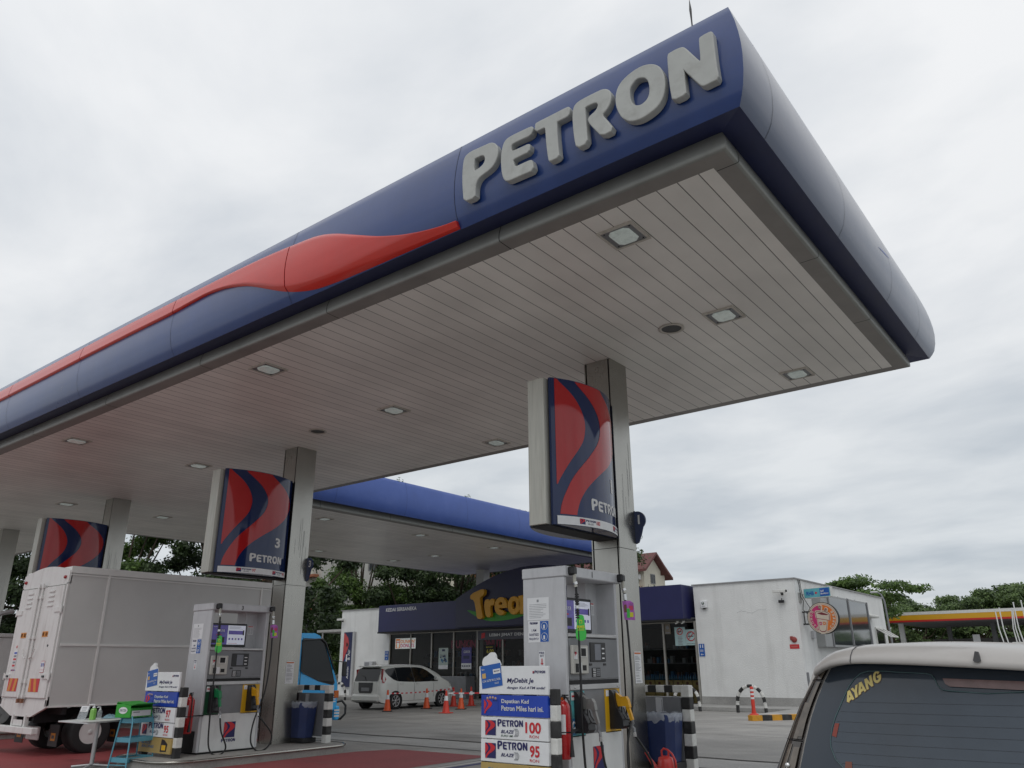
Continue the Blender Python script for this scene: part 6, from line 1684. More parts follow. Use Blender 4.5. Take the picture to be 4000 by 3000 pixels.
yletter([[(-20.75, 4.55), (-21.0, 4.62), (-21.3, 4.56), (-21.38, 4.36), (-21.25, 4.2), (-21.0, 4.12), (-21.35, 4.08), (-21.38, 3.88), (-21.05, 3.82), (-20.75, 3.92), (-20.68, 4.12), (-20.85, 4.26), (-21.05, 4.36), (-20.8, 4.36)]], 's')
# glazing
M_MULL = mat('mullion', (.33, .32, .29), .45, .4, .1)
mb = MB(); mb.rect((0, SY + .02, 0), X_, Z_, -31.28, -25.28, .9, 3.18, 0, 0); mb.rect((0, SY + .02, 0), X_, Z_, -25.2, -14.0, .2, 3.18, 0, 0); build('window_glass', mb, M_GLASSS, t, org=SO)
for x in (-31.28, -29.75, -28.28, -26.80, -25.27, -23.73, -20.6, -18.2, -16.8, -15.42, -14.03):
    mb = MB(); mb.box(x - .035, x + .035, SY - .05, SY + .06, .14, 3.18, 0); build('window_mullion', mb, M_MULL, t, org=SO)
mb = MB(); mb.box(-31.28, -14.0, SY - .045, SY + .05, 3.13, 3.18, 0); mb.box(-31.28, -25.27, SY - .04, SY + .05, .86, .93, 0); build('window_rail', mb, M_MULL, t, org=SO)
mb = MB(); mb.box(-31.3, -25.3, SY - .02, SY + .1, .14, .87, 0); build('stall_riser', mb, M_PUMPD, t, org=SO)
mb = MB(); mb.box(-27.05, -25.35, SY - .75, SY - .1, .14, 1.12, 0); build('outdoor_cabinet', mb, M_PUMPD, t, org=SO, bevel=.03)
mb = MB(); O = (0, SY - .05, 0)
mb.rect(O, X_, Z_, -25.23, -20.65, 2.72, 3.12, 0, .0, .03); mb.text('LEBIH JIMAT DENGAN', O, X_, Z_, -24.5, 2.83, w=2.6, h=.17, m=1, off=.034, bold=.03)
mb.prism([(-25.0, 2.78), (-24.78, 2.82), (-24.76, 3.05), (-24.98, 3.02)], lambda u, v, d: (u, SY - .085 - d, v), 0, .004, 2)
mb.text('SMILES', O, X_, Z_, -20.5 + 19 - 23.4, 2.86, w=.01, h=.01, m=1, off=.03) if False else None
build('door_banner', mb, [mat('banner_dark', (.07, .07, .09), .5, 0, .1), M_TXTW, M_INKR], t, org=SO)
# posters and stickers in the windows
def poster(name, x0, x1, z0, z1, mats, fn, label):
    mb = MB(); O = (0, SY - .0, 0); mb.rect(O, X_, Z_, x0, x1, z0, z1, 0, .006, .006)
    fn(mb, (0, SY - .012, 0), x0, x1, z0, z1); o = build(name, mb, mats, t, org=SO, label=label)
def p_dd(mb, O, a, b, c, d):
    w, h = b - a, d - c
    mb.text("DUNKIN'", O, X_, Z_, a + .27 * w, c + .52 * h, w=.70 * w, h=.34 * h, m=1, off=.004, bold=.02); mb.text('DONUTS', O, X_, Z_, a + .27 * w, c + .12 * h, w=.66 * w, h=.34 * h, m=2, off=.004, bold=.02)
    mb.rect(O, X_, Z_, a + .03 * w, a + .24 * w, c + .06 * h, d - .06 * h, 1, .003); mb.prism([(a + .09 * w, c + .1 * h), (a + .19 * w, c + .1 * h), (a + .22 * w, c + .78 * h), (a + .06 * w, c + .78 * h)], lambda u, v, q: (u, O[1] - q, v), .004, .007, 0)
    mb.rect(O, X_, Z_, a + .06 * w, a + .22 * w, c + .6 * h, c + .68 * h, 2, .009)
poster('donut_sign', -30.9, -29.42, 2.42, 2.93, [mat('lit_white', (.62, .66, .64), .5, 0, 0, emit=.25), mat('dd_orange', (.75, .20, .02), .5, 0, 0, emit=.15), mat('dd_pink', (.60, .02, .16), .5, 0, 0, emit=.1)], p_dd, "lit white sign reading DUNKIN' DONUTS")
def p_1(mb, O, a, b, c, d):
    mb.text('FIGHT HEAT', O, X_, Z_, a + .1, d - .36, w=.42, h=.05, m=1); mb.text('STAY COOL', O, X_, Z_, a + .1, d - .44, w=.42, h=.05, m=1); mb.rect(O, X_, Z_, a + .22, a + .42, d - .16, d - .06, 1, .004)
    for k in range(16): x = a + .08 + random.random() * .4; z = c + .28 + random.random() * .3; mb.rect(O, X_, Z_, x, x + .09, z, z + .06, 1 + k % 2, .004 + k * .0004)
    mb.rect(O, X_, Z_, a, b, c, c + .18, 3, .004)
poster('poster', -27.80, -27.17, 1.43, 2.41, [mat('poster_pale', (.42, .50, .46), .5, 0, .05), M_NAVYD, M_TEAL2, M_PAPER], p_1, 'pale green poster')
def p_2(mb, O, a, b, c, d):
    mb.text('GAYA', O, X_, Z_, a + .14, d - .26, w=.40, h=.12, m=1, shear=.3); mb.rect(O, X_, Z_, a, b, c, c + .26, 3, .004); mb.rect(O, X_, Z_, a + .12, a + .5, c + .46, c + .60, 2, .004)
    for k in range(5): mb.rect(O, X_, Z_, a + .06 + k * .11, a + .13 + k * .11, c + .10, c + .17, 2, .006)
poster('poster', -26.30, -25.66, 1.43, 2.41, [mat('poster_purple', (.07, .06, .24), .5, 0, .1), M_TXTW, M_NAVYD, M_PAPER], p_2, 'purple poster')
def p_3(mb, O, a, b, c, d):
    mb.text('6.00', O, X_, Z_, a + .18, c + .38, w=.42, h=.17, m=1, off=.005); mb.rect(O, X_, Z_, a + .1, a + .6, c + .1, c + .2, 2, .004); mb.text('BERSIH', O, X_, Z_, a + .15, c + .62, w=.4, h=.05, m=1)
poster('poster', -24.9, -24.15, 1.75, 2.5, [M_GAP, mat('price_yellow', (.5, .42, .03), .5, 0, 0), M_GRN], p_3, 'black poster with a yellow price')
def nosmoke(mb, O, cx_, cz_, r_, mr, mk):
    for rr in (r_, r_ * .96, r_ * .9): mb.tube([(cx_ + rr * math.cos(R(a)), O[1] - .008, cz_ + rr * math.sin(R(a))) for a in range(0, 361, 20)], .008, 4, mr, caps=False)
    mb.tube([(cx_ - r_ * .68, O[1] - .010, cz_ - r_ * .68), (cx_ + r_ * .68, O[1] - .010, cz_ + r_ * .68)], .012, 4, mr); mb.rect(O, X_, Z_, cx_ - r_ * .7, cx_ + r_ * .6, cz_ - .015, cz_ + .018, mk, .005)
    mb.tube([(cx_ - r_ * .4, O[1] - .008, cz_ + .04), (cx_ - r_ * .5, O[1] - .008, cz_ + .09), (cx_ - r_ * .2, O[1] - .008, cz_ + .12), (cx_ + r_ * .1, O[1] - .008, cz_ + .16)], .008, 4, mk)
def p_4(mb, O, a, b, c, d):
    nosmoke(mb, O, (a + b) / 2, d - .17, .125, 1, 2)
    for k in range(6): mb.rect(O, X_, Z_, a + .13, b - .13 - (k % 2) * .03, c + .04 + k * .055, c + .065 + k * .055, 3, .004)
M_POSTB = mat('poster_aqua', (.40, .55, .55), .5, 0, .03)
poster('no_smoking_notice', -14.93, -14.47, 2.27, 2.97, [M_POSTB, M_INKR, M_GAP, M_INKG], p_4, 'pale blue no smoking notice with lines of text')
def p_5(mb, O, a, b, c, d):
    nosmoke(mb, O, (a + b) / 2, (c + d) / 2 + .04, .18, 1, 2); mb.text('DILARANG MEROKOK', O, X_, Z_, a + .05, c + .04, w=.36, h=.03, m=2)
poster('no_smoking_notice', -14.465, -14.0, 2.28, 2.87, [M_POSTB, M_INKR, M_GAP], p_5, 'pale blue square no smoking sign')
def p_6(mb, O, a, b, c, d):
    mb.lathe([(.0001, -.004), (.07, -.003)], ((a + b) / 2, O[1], d - .15), 'y', 12, 1); mb.rect(O, X_, Z_, a + .04, b - .04, c + .03, c + .07, 1, .004)
poster('notice_card', -15.36, -15.10, 2.72, 3.12, [mat('card_tan', (.20, .17, .13), .5, 0, .1), M_INKG], p_6, 'tan card taped to the glass')
# shelves, cartons and bottles behind the right-hand glass, dim fittings on the left
mb = MB()
for z in (.55, 1.0, 1.6, 2.15): mb.box(-20.4, -14.2, SY + 1.5, SY + 2.1, z, z + .03, 0)
for k in range(120):
    x = random.uniform(-20.3, -14.3); z = random.choice((.58, 1.03, 1.63, 2.18)); mb.box(x, x + random.uniform(.06, .16), SY + 1.55, SY + 1.75, z, z + random.uniform(.14, .3), random.choice((1, 2, 3, 4)))
for z in (1.0, 1.5, 2.0): mb.box(-31.0, -25.5, SY + 2.2, SY + 2.7, z, z + .03, 0)
for k in range(150):
    x = random.uniform(-31.0, -21); z = random.choice((.6, 1.03, 1.53, 2.03)); mb.box(x, x + random.uniform(.08, .2), SY + 2.25, SY + 2.5, z, z + random.uniform(.14, .3), random.choice((1, 2, 3, 4, 5)))
build('shelf_stock', mb, [M_PUMPD, M_PUMPD, M_BROWN, M_INKG, M_TEAL2, M_PUMPG], t, org=SO).__setitem__('kind', 'stuff')
mb = MB(); mb.text("DUNKIN'DONUTS", (0, SY + 2.0, 0), X_, Z_, -28.8, 2.42, w=3.6, h=.42, m=0, off=.004, bold=.04); build('inner_sign', mb, mat('inner_pink', (.32, .02, .07), .5, 0, .2, emit=.1), t, org=SO)
c0 = thing('carton', 'small brown carton stacked low behind the right-hand shop glass', 'carton', (0, 0, 0), 0, 'cartons behind the right-hand shop glass')
mb = MB(); mb.cbox(-.19, .19, -.13, .13, 0, .27, .006, 0); build('box', mb, M_TAN, c0); mb = MB(); mb.lathe([(.0001, -.002), (.06, -.001)], (0, -.13, .16), 'y', 14, 0); build('printed_oval', mb, M_BROWN, c0)
b0 = thing('water_bottle', 'small blue capped water bottle standing on the cartons behind the right-hand shop glass', 'bottle', (0, 0, 0), 0, 'water bottles on the cartons behind the glass')
mb = MB(); mb.lathe([(.0001, 0), (.034, 0), (.034, .12), (.014, .165), (.014, .18)], seg=10, m=0); build('body', mb, mat('bottle_blue', (.10, .22, .36), .15, 0, .1), b0); mb = MB(); mb.lathe([(.017, .178), (.017, .20), (.0001, .20)], seg=8, m=0); build('cap', mb, M_CARD, b0)
fc = fb = True
for row in range(3):
    for k in range(7):
        o = c0 if fc else copy_tree(c0); fc = False; o.location = (-16.75 + k * .41, SY + .45, .16 + row * .275)
for k in range(26):
    o = b0 if fb else copy_tree(b0); fb = False; o.location = (-16.85 + k * .103, SY + .42 + .02 * (k % 2), .985)
# toilet sign, fittings on the walls
def wsign(name, x0, x1, z0, z1, lb, cat, grp=None):
    o = thing(name, lb, cat, ((x0 + x1) / 2, SY, z0), 0, grp); return o
for (x0, x1, z0, z1, lb, ar) in ((-13.93, -13.70, 1.86, 2.32, 'small blue toilet sign with a left arrow beside the right-hand glass', 1), (-31.64, -31.37, 1.88, 2.33, 'small blue toilet sign left of the donut sign window', 0)):
    o = wsign('toilet_sign', x0, x1, z0, z1, lb, 'sign', 'blue toilet signs'); mb = MB(); og = tuple(o.location); O = (0, SY - .012, 0)
    mb.rect(O, X_, Z_, x0, x1, z0, z1, 0, 0, .01); O = (0, SY - .022, 0); xm_ = (x0 + x1) / 2; w_ = x1 - x0
    for s in (-1, 1): mb.rect(O, X_, Z_, xm_ + s * .05 - .02, xm_ + s * .05 + .02, z1 - .15, z1 - .05, 1, .004); mb.lathe([(.0001, -.004), (.016, -.003)], (xm_ + s * .05, O[1], z1 - .035), 'y', 8, 1)
    for k in range(3): mb.rect(O, X_, Z_, x0 + .04, x1 - .05, z0 + .17 + k * .03, z0 + .183 + k * .03, 1, .004)
    if ar: mb.add([(x0 + .05, O[1] - .004, z0 + .07), (x0 + .11, O[1] - .004, z0 + .11), (x0 + .11, O[1] - .004, z0 + .03)], [(0, 1, 2)], 1); mb.rect(O, X_, Z_, x0 + .10, x1 - .05, z0 + .06, z0 + .08, 1, .004)
    else: mb.add([(xm_, O[1] - .004, z0 + .03), (xm_ + .04, O[1] - .004, z0 + .08), (xm_ - .04, O[1] - .004, z0 + .08)], [(0, 1, 2)], 1)
    build('panel', mb, [mat('toilet_blue', (.01, .10, .40), .4, 0, .05), M_TXTW], o, org=og)
o = thing('alarm_box', 'small white alarm box with a round green emblem high on the plain wall', 'alarm box', (-13.55, SY, 3.65)); mb = MB(); mb.cbox(-.14, .14, -.10, 0, 0, .28, .02, 0); mb.lathe([(.0001, -.006), (.055, -.005), (.055, 0)], (-.02, -.10, .18), 'y', 16, 1); mb.lathe([(.0001, -.008), (.025, -.007)], (-.02, -.10, .19), 'y', 12, 0); mb.text('VEND', (0, -.10, 0), X_, Z_, -.09, .05, w=.15, h=.035, m=2); build('case', mb, [M_PAPER, M_GRN, M_INKG], o); mb = MB(); mb.cbox(-.05, .05, -.09, -.02, -.05, 0, .01, 0); build('siren', mb, M_BLACK, o)
o = thing('fire_bell', 'red fire bell above a red plate on the white wall', 'fire bell', (-10.2, SY, 2.32)); mb = MB(); mb.lathe([(.10, 0), (.105, -.03), (.08, -.07), (.0001, -.08)], (0.02, 0, .07), 'y', 16, 0); mb.box(-.12, -.02, -.03, 0, .05, .19, 0); build('bell', mb, mat('faded_red', (.28, .05, .045), .6, 0, .15, 8), o)
mb = MB(); mb.rect((0, 0, 0), X_, Z_, -.17, .17, -.24, -.09, 0, 0, .012); mb.rect((0, -.012, 0), X_, Z_, -.12, .12, -.155, -.145, 1, .003); mb.rect((0, -.012, 0), X_, Z_, -.12, .10, -.185, -.175, 1, .003); build('plate', mb, [M_INKR, M_SKIN], o)
def cctv(loc, lb, s=1):
    o = thing('security_camera', lb, 'camera', loc, 0, 'security cameras on the shop'); mb = MB()
    mb.tube([(0, 0, .02), (.02, -.12, -.02), (.02, -.2, .02)], .018, 6, 0); mb.lathe([(.05, 0), (.05, -.02), (.0001, -.02)], (0, 0, 0), 'y', 10, 0); build('arm', mb, M_BLACK, o)
    mb = MB(); mb.box(-.28 * s, .22 * s, -.27, -.15, .03, .13, 0) if s > 0 else mb.box(-.22, .28, -.27, -.15, .03, .13, 0); build('housing', mb, M_BWHITE, o, bevel=.012)
    mb = MB(); mb.box(.221, .245, -.265, -.155, .045, .115, 0); build('lens', mb, M_GAP, o)
    return o
cctv((-10.42, SY, 4.02), 'white bullet camera high on the plain white wall'); o = thing('floodlight', 'small black spotlight under the bullet camera', 'spotlight', (-10.45, SY, 3.74)); mb = MB(); mb.cbox(-.10, .10, -.16, -.04, -.05, .05, .02, 0); mb.tube([(0, 0, .12), (0, -.08, .05)], .012, 6, 0); build('lamp_head', mb, M_BLACK, o)
cctv((-35.15, SY, 3.95), 'white camera on the left corner of the shop', -1)
for k, lb in ((0, 'left of the two tiny white cameras under the right end of the blue fascia'), (1, 'right of the two tiny white cameras under the right end of the blue fascia')):
    o = thing('dome_camera', lb, 'camera', (-14.55 + k * .26, SY - .45, 3.18)); mb = MB(); mb.lathe([(.05, 0), (.05, -.03), (.03, -.075), (.0001, -.085)], seg=10, m=0); mb.tube([(0, 0, -.04), (-.05, -.08, -.10)], .03, 8, 0); build('housing', mb, M_BWHITE, o)

# end wall: panel box with two dark panes, windows, signs, cables
XE = -9.93
t2 = t
mb = MB(); mb.box(XE, XE + .32, 31.35, 37.9, 2.16, 4.10, 0); pb = build('display_case', mb, mat('case_grey', (.36, .37, .37), .5, .2, .08), t, org=SO, bevel=.01)
mb = MB()
for a, b in ((32.3, 34.85), (35.05, 37.7)): mb.rect((XE + .32, 0, 0), Y_, Z_, a, b, 2.25, 4.02, 0, .006)
build('pane', mb, mat('case_glass', (.035, .045, .05), .05, 0, 0, spec=.9, coat=.5), pb, org=SO)
mb = MB()
for yy in (32.28, 34.95, 37.8): mb.box(XE + .32, XE + .36, yy - .06, yy + .06, 2.16, 4.10, 0)
for k in range(4): mb.tube([(XE + .16, 33 + k * 1.2, 4.10), (XE + .16, 33.05 + k * 1.2, 4.16), (XE + .16, 33.1 + k * 1.2, 4.10)], .01, 5, 0)
build('case_bar', mb, M_PUMPD, pb, org=SO)
def window_e(y0, y1, z0, z1, flap=False):
    mb = MB(); mb.box(XE - .02, XE + .02, y0, y1, z0, z1, 1)
    for a, b, c, d in ((y0 - .05, y1 + .05, z1, z1 + .05), (y0 - .05, y1 + .05, z0 - .05, z0), (y0 - .05, y0, z0, z1), (y1, y1 + .05, z0, z1)): mb.box(XE, XE + .05, a, b, c, d, 0)
    wi = build('window', mb, [M_BWHITE, M_GLASSD], t, org=SO)
    if flap:
        mb = MB(); a = Vector((XE + .04, y0, z1)); bb = Vector((XE + .62, y0, z1 - .38)); dy = Vector((0, y1 - y0, 0))
        for p, q in ((a, bb), (a + dy, bb + dy), (a, a + dy), (bb, bb + dy), (a + dy * .5, bb + dy * .5)): mb.tube([p, q], .03, 6, 0)
        mb.quad(a, bb, bb + dy, a + dy, 1); build('open_sash', mb, [M_BWHITE, M_GLASSS], wi, org=SO)
window_e(37.98, 38.5, 2.3, 3.1); window_e(39.9, 41.3, 2.36, 3.08, True)
mb = MB(); mb.cbox(XE, XE + .35, 38.0, 39.6, 3.5, 3.62, .03, 0); build('gutter_pipe', mb, M_BWHITE, t, org=SO)
mb = MB(); mb.box(XE + .002, XE + .10, 30.75, 31.05, 2.45, 2.72, 0); build('junction_box', mb, M_PUMPG, t, org=SO)
mb = MB(); random.seed(9); cp = [(-12.25 + k * .06, SY - .001, 3.42 + .05 * math.sin(k * .5) + random.uniform(-.02, .02) + k * .002) for k in range(20)]; mb.tube(cp, .005, 3, 0); build('wall_crack', mb, M_INKG, t, org=SO)
mb = MB()
mb.tube([(XE + .02, 30.0, 4.56), (XE + .03, 30.05, 4.3), (XE + .05, 30.0, 3.9), (XE + .12, 30.02, 3.75), (XE + .04, 30.1, 3.45), (XE + .2, 30.0, 3.3), (XE + .36, 30.0, 3.42)], .014, 5, 0)
mb.tube([(XE + .02, 30.2, 4.56), (XE + .03, 30.2, 4.2), (XE + .10, 30.05, 3.95), (XE + .22, 30.02, 3.7), (XE + .34, 30, 3.48)], .012, 5, 0)
mb.box(XE + .001, XE + .02, 29.85, 30.15, 3.68, 4.05, 1)
build('cable', mb, [M_BLACK, M_APRON], t, org=SO)

# projecting signs on the end wall
t = thing('bank_sign', 'turquoise and blue RHB Self Banking lightbox jutting from the end wall', 'sign', (XE, 30.2, 3.84)); og = (XE, 30.2, 3.84)
x0, x1, z0, z1 = XE + .10, XE + 1.10, 3.84, 4.20
f = lambda x, z: z + (x - x0) * .035
mb = MB(); c = .04
mb.prism([(x0 + c, f(x0, z0)), (x1, f(x1, z0)), (x1, f(x1, z1)), (x0 + c, f(x0, z1)), (x0, f(x0, z1 - c)), (x0, f(x0, z0 + c))], lambda u, v, d: (u, 30.2 + d, v), 0, .24, 0)
cs = build('case', mb, M_BWHITE, t, org=og)
mb = MB(); O = (0, 30.2, 0)
q = lambda u, v, o_: (u, 30.2 - o_, f(u, v))
mb.add([q(x0 + .02, z0 + .02, .004), (q(x1 - .03, z0 + .02, .004)), q(x1 - .03, z1 - .02, .004), q(x0 + .02, z1 - .02, .004)], [(0, 1, 2, 3)], 0)
mb.add([q(x0 + .60, z0 + .04, .007), q(x1 - .06, z0 + .04, .007), q(x1 - .06, z1 - .04, .007), q(x0 + .60, z1 - .04, .007)], [(0, 1, 2, 3)], 1)
tx = lambda s_, u, v, w_, h_, m_, b=.02: mb.text(s_, None, None, None, 0, 0, w=1, h=1, m=m_, bold=b, fn=lambda a, b_: q(u + a * w_, v + b_ * h_, .010))
tx('RHB', x0 + .11, z0 + .10, .27, .14, 1, .03); tx('Self', x0 + .63, z0 + .19, .12, .07, 2); tx('Banking', x0 + .63, z0 + .085, .28, .075, 2)
mb.add([q(x0 + .41, z0 + .17, .009), q(x0 + .46, z0 + .22, .009), q(x0 + .51, z0 + .17, .009), q(x0 + .46, z0 + .12, .009)], [(0, 1, 2, 3)], 3)
build('sign_face', mb, [mat('rhb_teal', (.10, .38, .44), .35, 0, .05), mat('rhb_blue', (.005, .08, .36), .35, 0, .05), M_TXTW, M_INKR], cs, org=og)
mb = MB(); mb.tube([(XE, 30.3, 4.0), (XE + .12, 30.3, 4.0)], .025, 6, 0); build('bracket', mb, M_ALU, t, org=og)
t = thing('coffee_sign', 'round pink and orange DONUTS COFFEE sign with a paper cup, jutting from the end wall', 'sign', (XE, 30.0, 3.1)); og = (XE, 30.0, 3.1)
cx_, cz_, rr = -9.19, 3.12, .555
mb = MB(); mb.lathe([(rr, 0), (rr, .16)], (cx_, 30.0, cz_), 'y', 48, 0); cs = build('case', mb, M_GAP, t, org=og)
M_DDO = mat('sign_orange', (.62, .16, .02), .35, 0, .04); M_DDP = mat('sign_pink', (.48, .025, .14), .35, 0, .04); M_DDC = mat('sign_cream', (.55, .47, .38), .4, 0, .04); M_DDB = mat('sign_maroon', (.17, .02, .03), .4, 0, 0)
mb = MB()
def disc(r_, m_, off, a0=0, a1=360, n_=48):
    pts = [(cx_ + r_ * math.cos(R(a0 + (a1 - a0) * k / n_)), 30.0 - off, cz_ + r_ * math.sin(R(a0 + (a1 - a0) * k / n_))) for k in range(n_ + (0 if a1 - a0 >= 360 else 1))]
    mb.add(pts, [tuple(range(len(pts)))], m_)
disc(.535, 2, .003); disc(.50, 3, .005); disc(.49, 2, .007); disc(.46, 1, .009, 97, 277, 30); disc(.46, 0, .009, -83, 97, 30)
P2 = lambda L, m_, off: mb.add([(cx_ + u, 30.0 - off, cz_ + v) for u, v in L], [tuple(range(len(L)))], m_)
cup = [(-.19, -.02), (.16, -.09), (.08, -.43), (.02, -.485), (-.10, -.485), (-.165, -.42)]
lid = [(-.235, .20), (-.20, .24), (.0, .25), (.16, .205), (.26, .13), (.235, -.09), (-.225, .0)]
gr_ = lambda L, k: [(u * k + (1 - k) * -.01, v * k + (1 - k) * -.05) for u, v in L]
P2(gr_(cup, 1.14), 2, .0105); P2(gr_(lid, 1.10), 2, .0115); P2(cup, 3, .012); P2(gr_(cup, .93), 2, .0130); P2(lid, 3, .0145); P2([(u * .92, v * .92 + .005) for u, v in lid], 2, .0155)
P2([(-.17, .185), (.0, .20), (.22, .115), (.16, .09), (-.02, .11), (-.15, .155)], 3, .0165)
for (sx, sz, r0) in ((-.04, .385, .062), (.155, .285, .058)):
    sp = [(cx_ + sx + r0 * (1 - k / 22) * math.cos(k * .55), 30.0 - .018, cz_ + sz + r0 * (1 - k / 22) * math.sin(k * .55)) for k in range(20)]
    mb.tube([(cx_ + sx + .02, 30.0 - .018, cz_ + .21)] + sp, .026, 6, 2); mb.tube([(p[0], p[1] - .022, p[2]) for p in sp], .008, 5, 3)
for k, ch in enumerate('DONUTS'):
    a = R(148 + k * 17.5); ux, uz = math.cos(a), math.sin(a)
    mb.text(ch, None, None, None, 0, 0, w=1, h=1, m=2, bold=.045, fn=lambda p, q_: (cx_ + ux * (.405 - (q_ - .5) * -.085) + -uz * (p - .5) * .08 * 1, 30.0 - .018, cz_ + uz * (.405 - (q_ - .5) * -.085) + ux * (p - .5) * .08) if False else (cx_ + ux * (.405 - (q_ - .5) * .085) + -uz * (p - .5) * .08, 30.0 - .018, cz_ + uz * (.405 - (q_ - .5) * .085) + ux * (p - .5) * .08))
for k, ch in enumerate('COFFEE'):
    a = R(-50 + k * 16.0); ux, uz = math.cos(a), math.sin(a)
    mb.text(ch, None, None, None, 0, 0, w=1, h=1, m=2, bold=.045, fn=lambda p, q_: (cx_ + ux * (.405 - (q_ - .5) * .085) + -uz * (p - .5) * .075, 30.0 - .018, cz_ + uz * (.405 - (q_ - .5) * .085) + ux * (p - .5) * .075))
for dx, m_, ch in ((-.135, 1, 'D'), (-.005, 0, 'D')): mb.text(ch, (0, 30.0, 0), X_, Z_, cx_ + dx, cz_ - .24, w=.10, h=.11, m=m_, off=.020, bold=.05)
build('sign_face', mb, [M_DDO, M_DDP, M_DDC, M_DDB], cs, org=og)
mb = MB()
for z in (3.36, 2.93): mb.tube([(XE, 30.08, z), (cx_ - .45, 30.08, z)], .03, 6, 0)
mb.tube([(XE + .06, 30.08, 3.36), (XE + .06, 30.08, 2.93)], .02, 6, 0); build('bracket', mb, M_BLACK, t, org=og)

# air and water pylon board on the left wall
t = thing('air_water_board', 'tall dark blue board with a red patch reading Angin Air on the left shop wall', 'sign', (-34.45, SY, .55)); og = (-34.45, SY, .55)
mb = MB(); mb.box(-34.86, -34.14, SY - .10, SY - .01, .55, 3.35, 0); b_ = build('board', mb, M_NAVYD, t, org=og)
mb = MB(); O = (0, SY - .10, 0); mb.add([(-34.86, O[1] - .004, 3.3), (-34.75, O[1] - .004, 3.28), (-34.5, O[1] - .004, 3.05), (-34.42, O[1] - .004, 2.75), (-34.5, O[1] - .004, 2.45), (-34.7, O[1] - .004, 2.1), (-34.86, O[1] - .004, 1.75)], [tuple(range(7))], 0)
mb.text('Angin', O, Z_, -X_, .95, 34.28, w=.62, h=.20, m=1, off=.006); mb.text('& Air', O, Z_, -X_, 1.9, 34.28, w=.55, h=.20, m=1, off=.006)
mb.rect(O, X_, Z_, -34.66, -34.56, 1.5, 1.95, 2, .005); mb.rect(O, X_, Z_, -34.60, -34.5, 1.75, 2.2, 3, .006); mb.prism([(-34.62, 2.6), (-34.5, 2.62), (-34.5, 2.8), (-34.56, 2.75), (-34.62, 2.82)], lambda u, v, d: (u, O[1] - d, v), .004, .008, 4)
build('print', mb, [M_SIGNR, M_TXTW, M_CARD, M_PAPER, M_GAP], b_, org=og)
mb = MB(); mb.box(-34.12, -33.98, SY - .14, SY - .02, .0, 3.36, 0); mb.cbox(-34.3, -33.7, SY - .4, SY - .0, -.02, .06, .01, 0); build('post', mb, M_ALU, t, org=og)
t = thing('wall_box', 'small grey vented box on the white wall behind the white car', 'vent box', (-32.6, SY, 1.45)); mb = MB(); mb.cbox(-.32, .32, -.3, 0, 0, .38, .02, 0); mb.rect((0, -.3, 0), X_, Z_, -.25, .1, .05, .33, 1, .004); build('case', mb, [M_PUMPG, M_INKG], t)
t = thing('flat_canopy_shelf', 'thin grey flat awning sticking out left of the shop', 'awning', (-36.3, 30.6, 3.45)); mb = MB(); mb.cbox(-2.2, 1.0, -.1, 2.5, 0, .14, .02, 0); build('slab', mb, M_APRON, t); mb = MB(); mb.tube([(-2.0, .2, 0), (-2.0, .2, -3.45)], .06, 8, 0); build('post', mb, M_ALU, t)

# ------------------------------------------------------------------ hoops, bollard, painted kerb
def hoop(x0, x1, y, zt, label, n=22):
    t = thing('hoop_barrier', label, 'hoop barrier', ((x0 + x1) / 2, y, 0), 0, 'black and white hoop barriers'); w = (x1 - x0) / 2
    pts = [Vector((-w, 0, 0)), Vector((-w * .98, 0, zt * .38))] + [Vector((-w * .96 * math.cos(R(a)), 0, zt * .40 + zt * .60 * math.sin(R(a)))) for a in range(0, 181, 12)] + [Vector((w * .98, 0, zt * .38)), Vector((w, 0, 0))]
    P = []; L = 0
    for a, b in zip(pts, pts[1:]):
        for k in range(4): P.append(a + (b - a) * k / 4)
    P.append(pts[-1]); cum = [0]
    for a, b in zip(P, P[1:]): cum.append(cum[-1] + (b - a).length)
    mb = MB(); step = cum[-1] / 13
    for a, b, c in zip(P, P[1:], cum): mb.tube([a, b], .058, 10, int(c / step + .001) % 2, caps=False)
    build('tube', mb, [M_BBLACK, M_BWHITE], t)
hoop(-11.74, -10.74, 27.6, .86, 'black and white hoop barrier behind the red bollard')
hoop(-14.15, -13.15, 27.6, .83, 'black and white hoop barrier half hidden by the guard frame of pump 1')
hoop(-33.2, -32.25, 27.6, .80, 'black and white hoop barrier half hidden behind the blue truck cab')
t = thing('bollard', 'red flexible bollard with white bands at the end of the painted kerb', 'bollard', (-9.78, 24.15, .147)); mb = MB(); mb.lathe([(.14, 0), (.13, .025), (.075, .05)], seg=18, m=0); build('foot', mb, M_ORANGER, t)
mb = MB(); mb.lathe([(.072, .05), (.055, .16), (.052, .76), (.04, .79), (.0001, .79)], seg=18, m=0)
for z in (.44, .55, .66): mb.lathe([(.0565, z), (.0565, z + .055)], seg=18, m=1)
build('post', mb, [M_ORANGER, M_PAPER], t)
KA = Vector((-9.70, 23.80)); KD = Vector((.985, 1.30)).normalized(); KN = Vector((-KD.y, KD.x))
t = thing('painted_kerb', 'black and yellow painted kerb end running behind the near car', 'kerb', (KA.x, KA.y, 0)); mb = MB()
for k in range(14):
    a = KA + KD * (.33 * k); b = KA + KD * (.33 * (k + 1)); L = [(a.x, a.y), (b.x, b.y), (b.x + KN.x * .25, b.y + KN.y * .25), (a.x + KN.x * .25, a.y + KN.y * .25)]
    mb.prism(L, lambda u, v, d: (u - KA.x, v - KA.y, d), 0, .15, 1 if k % 2 == 0 else 0)
build('kerb_stones', mb, [M_BBLACK, M_BYEL], t)
a, b = KA + KD * .02 + KN * .252, KA + KD * 4.4 + KN * .252
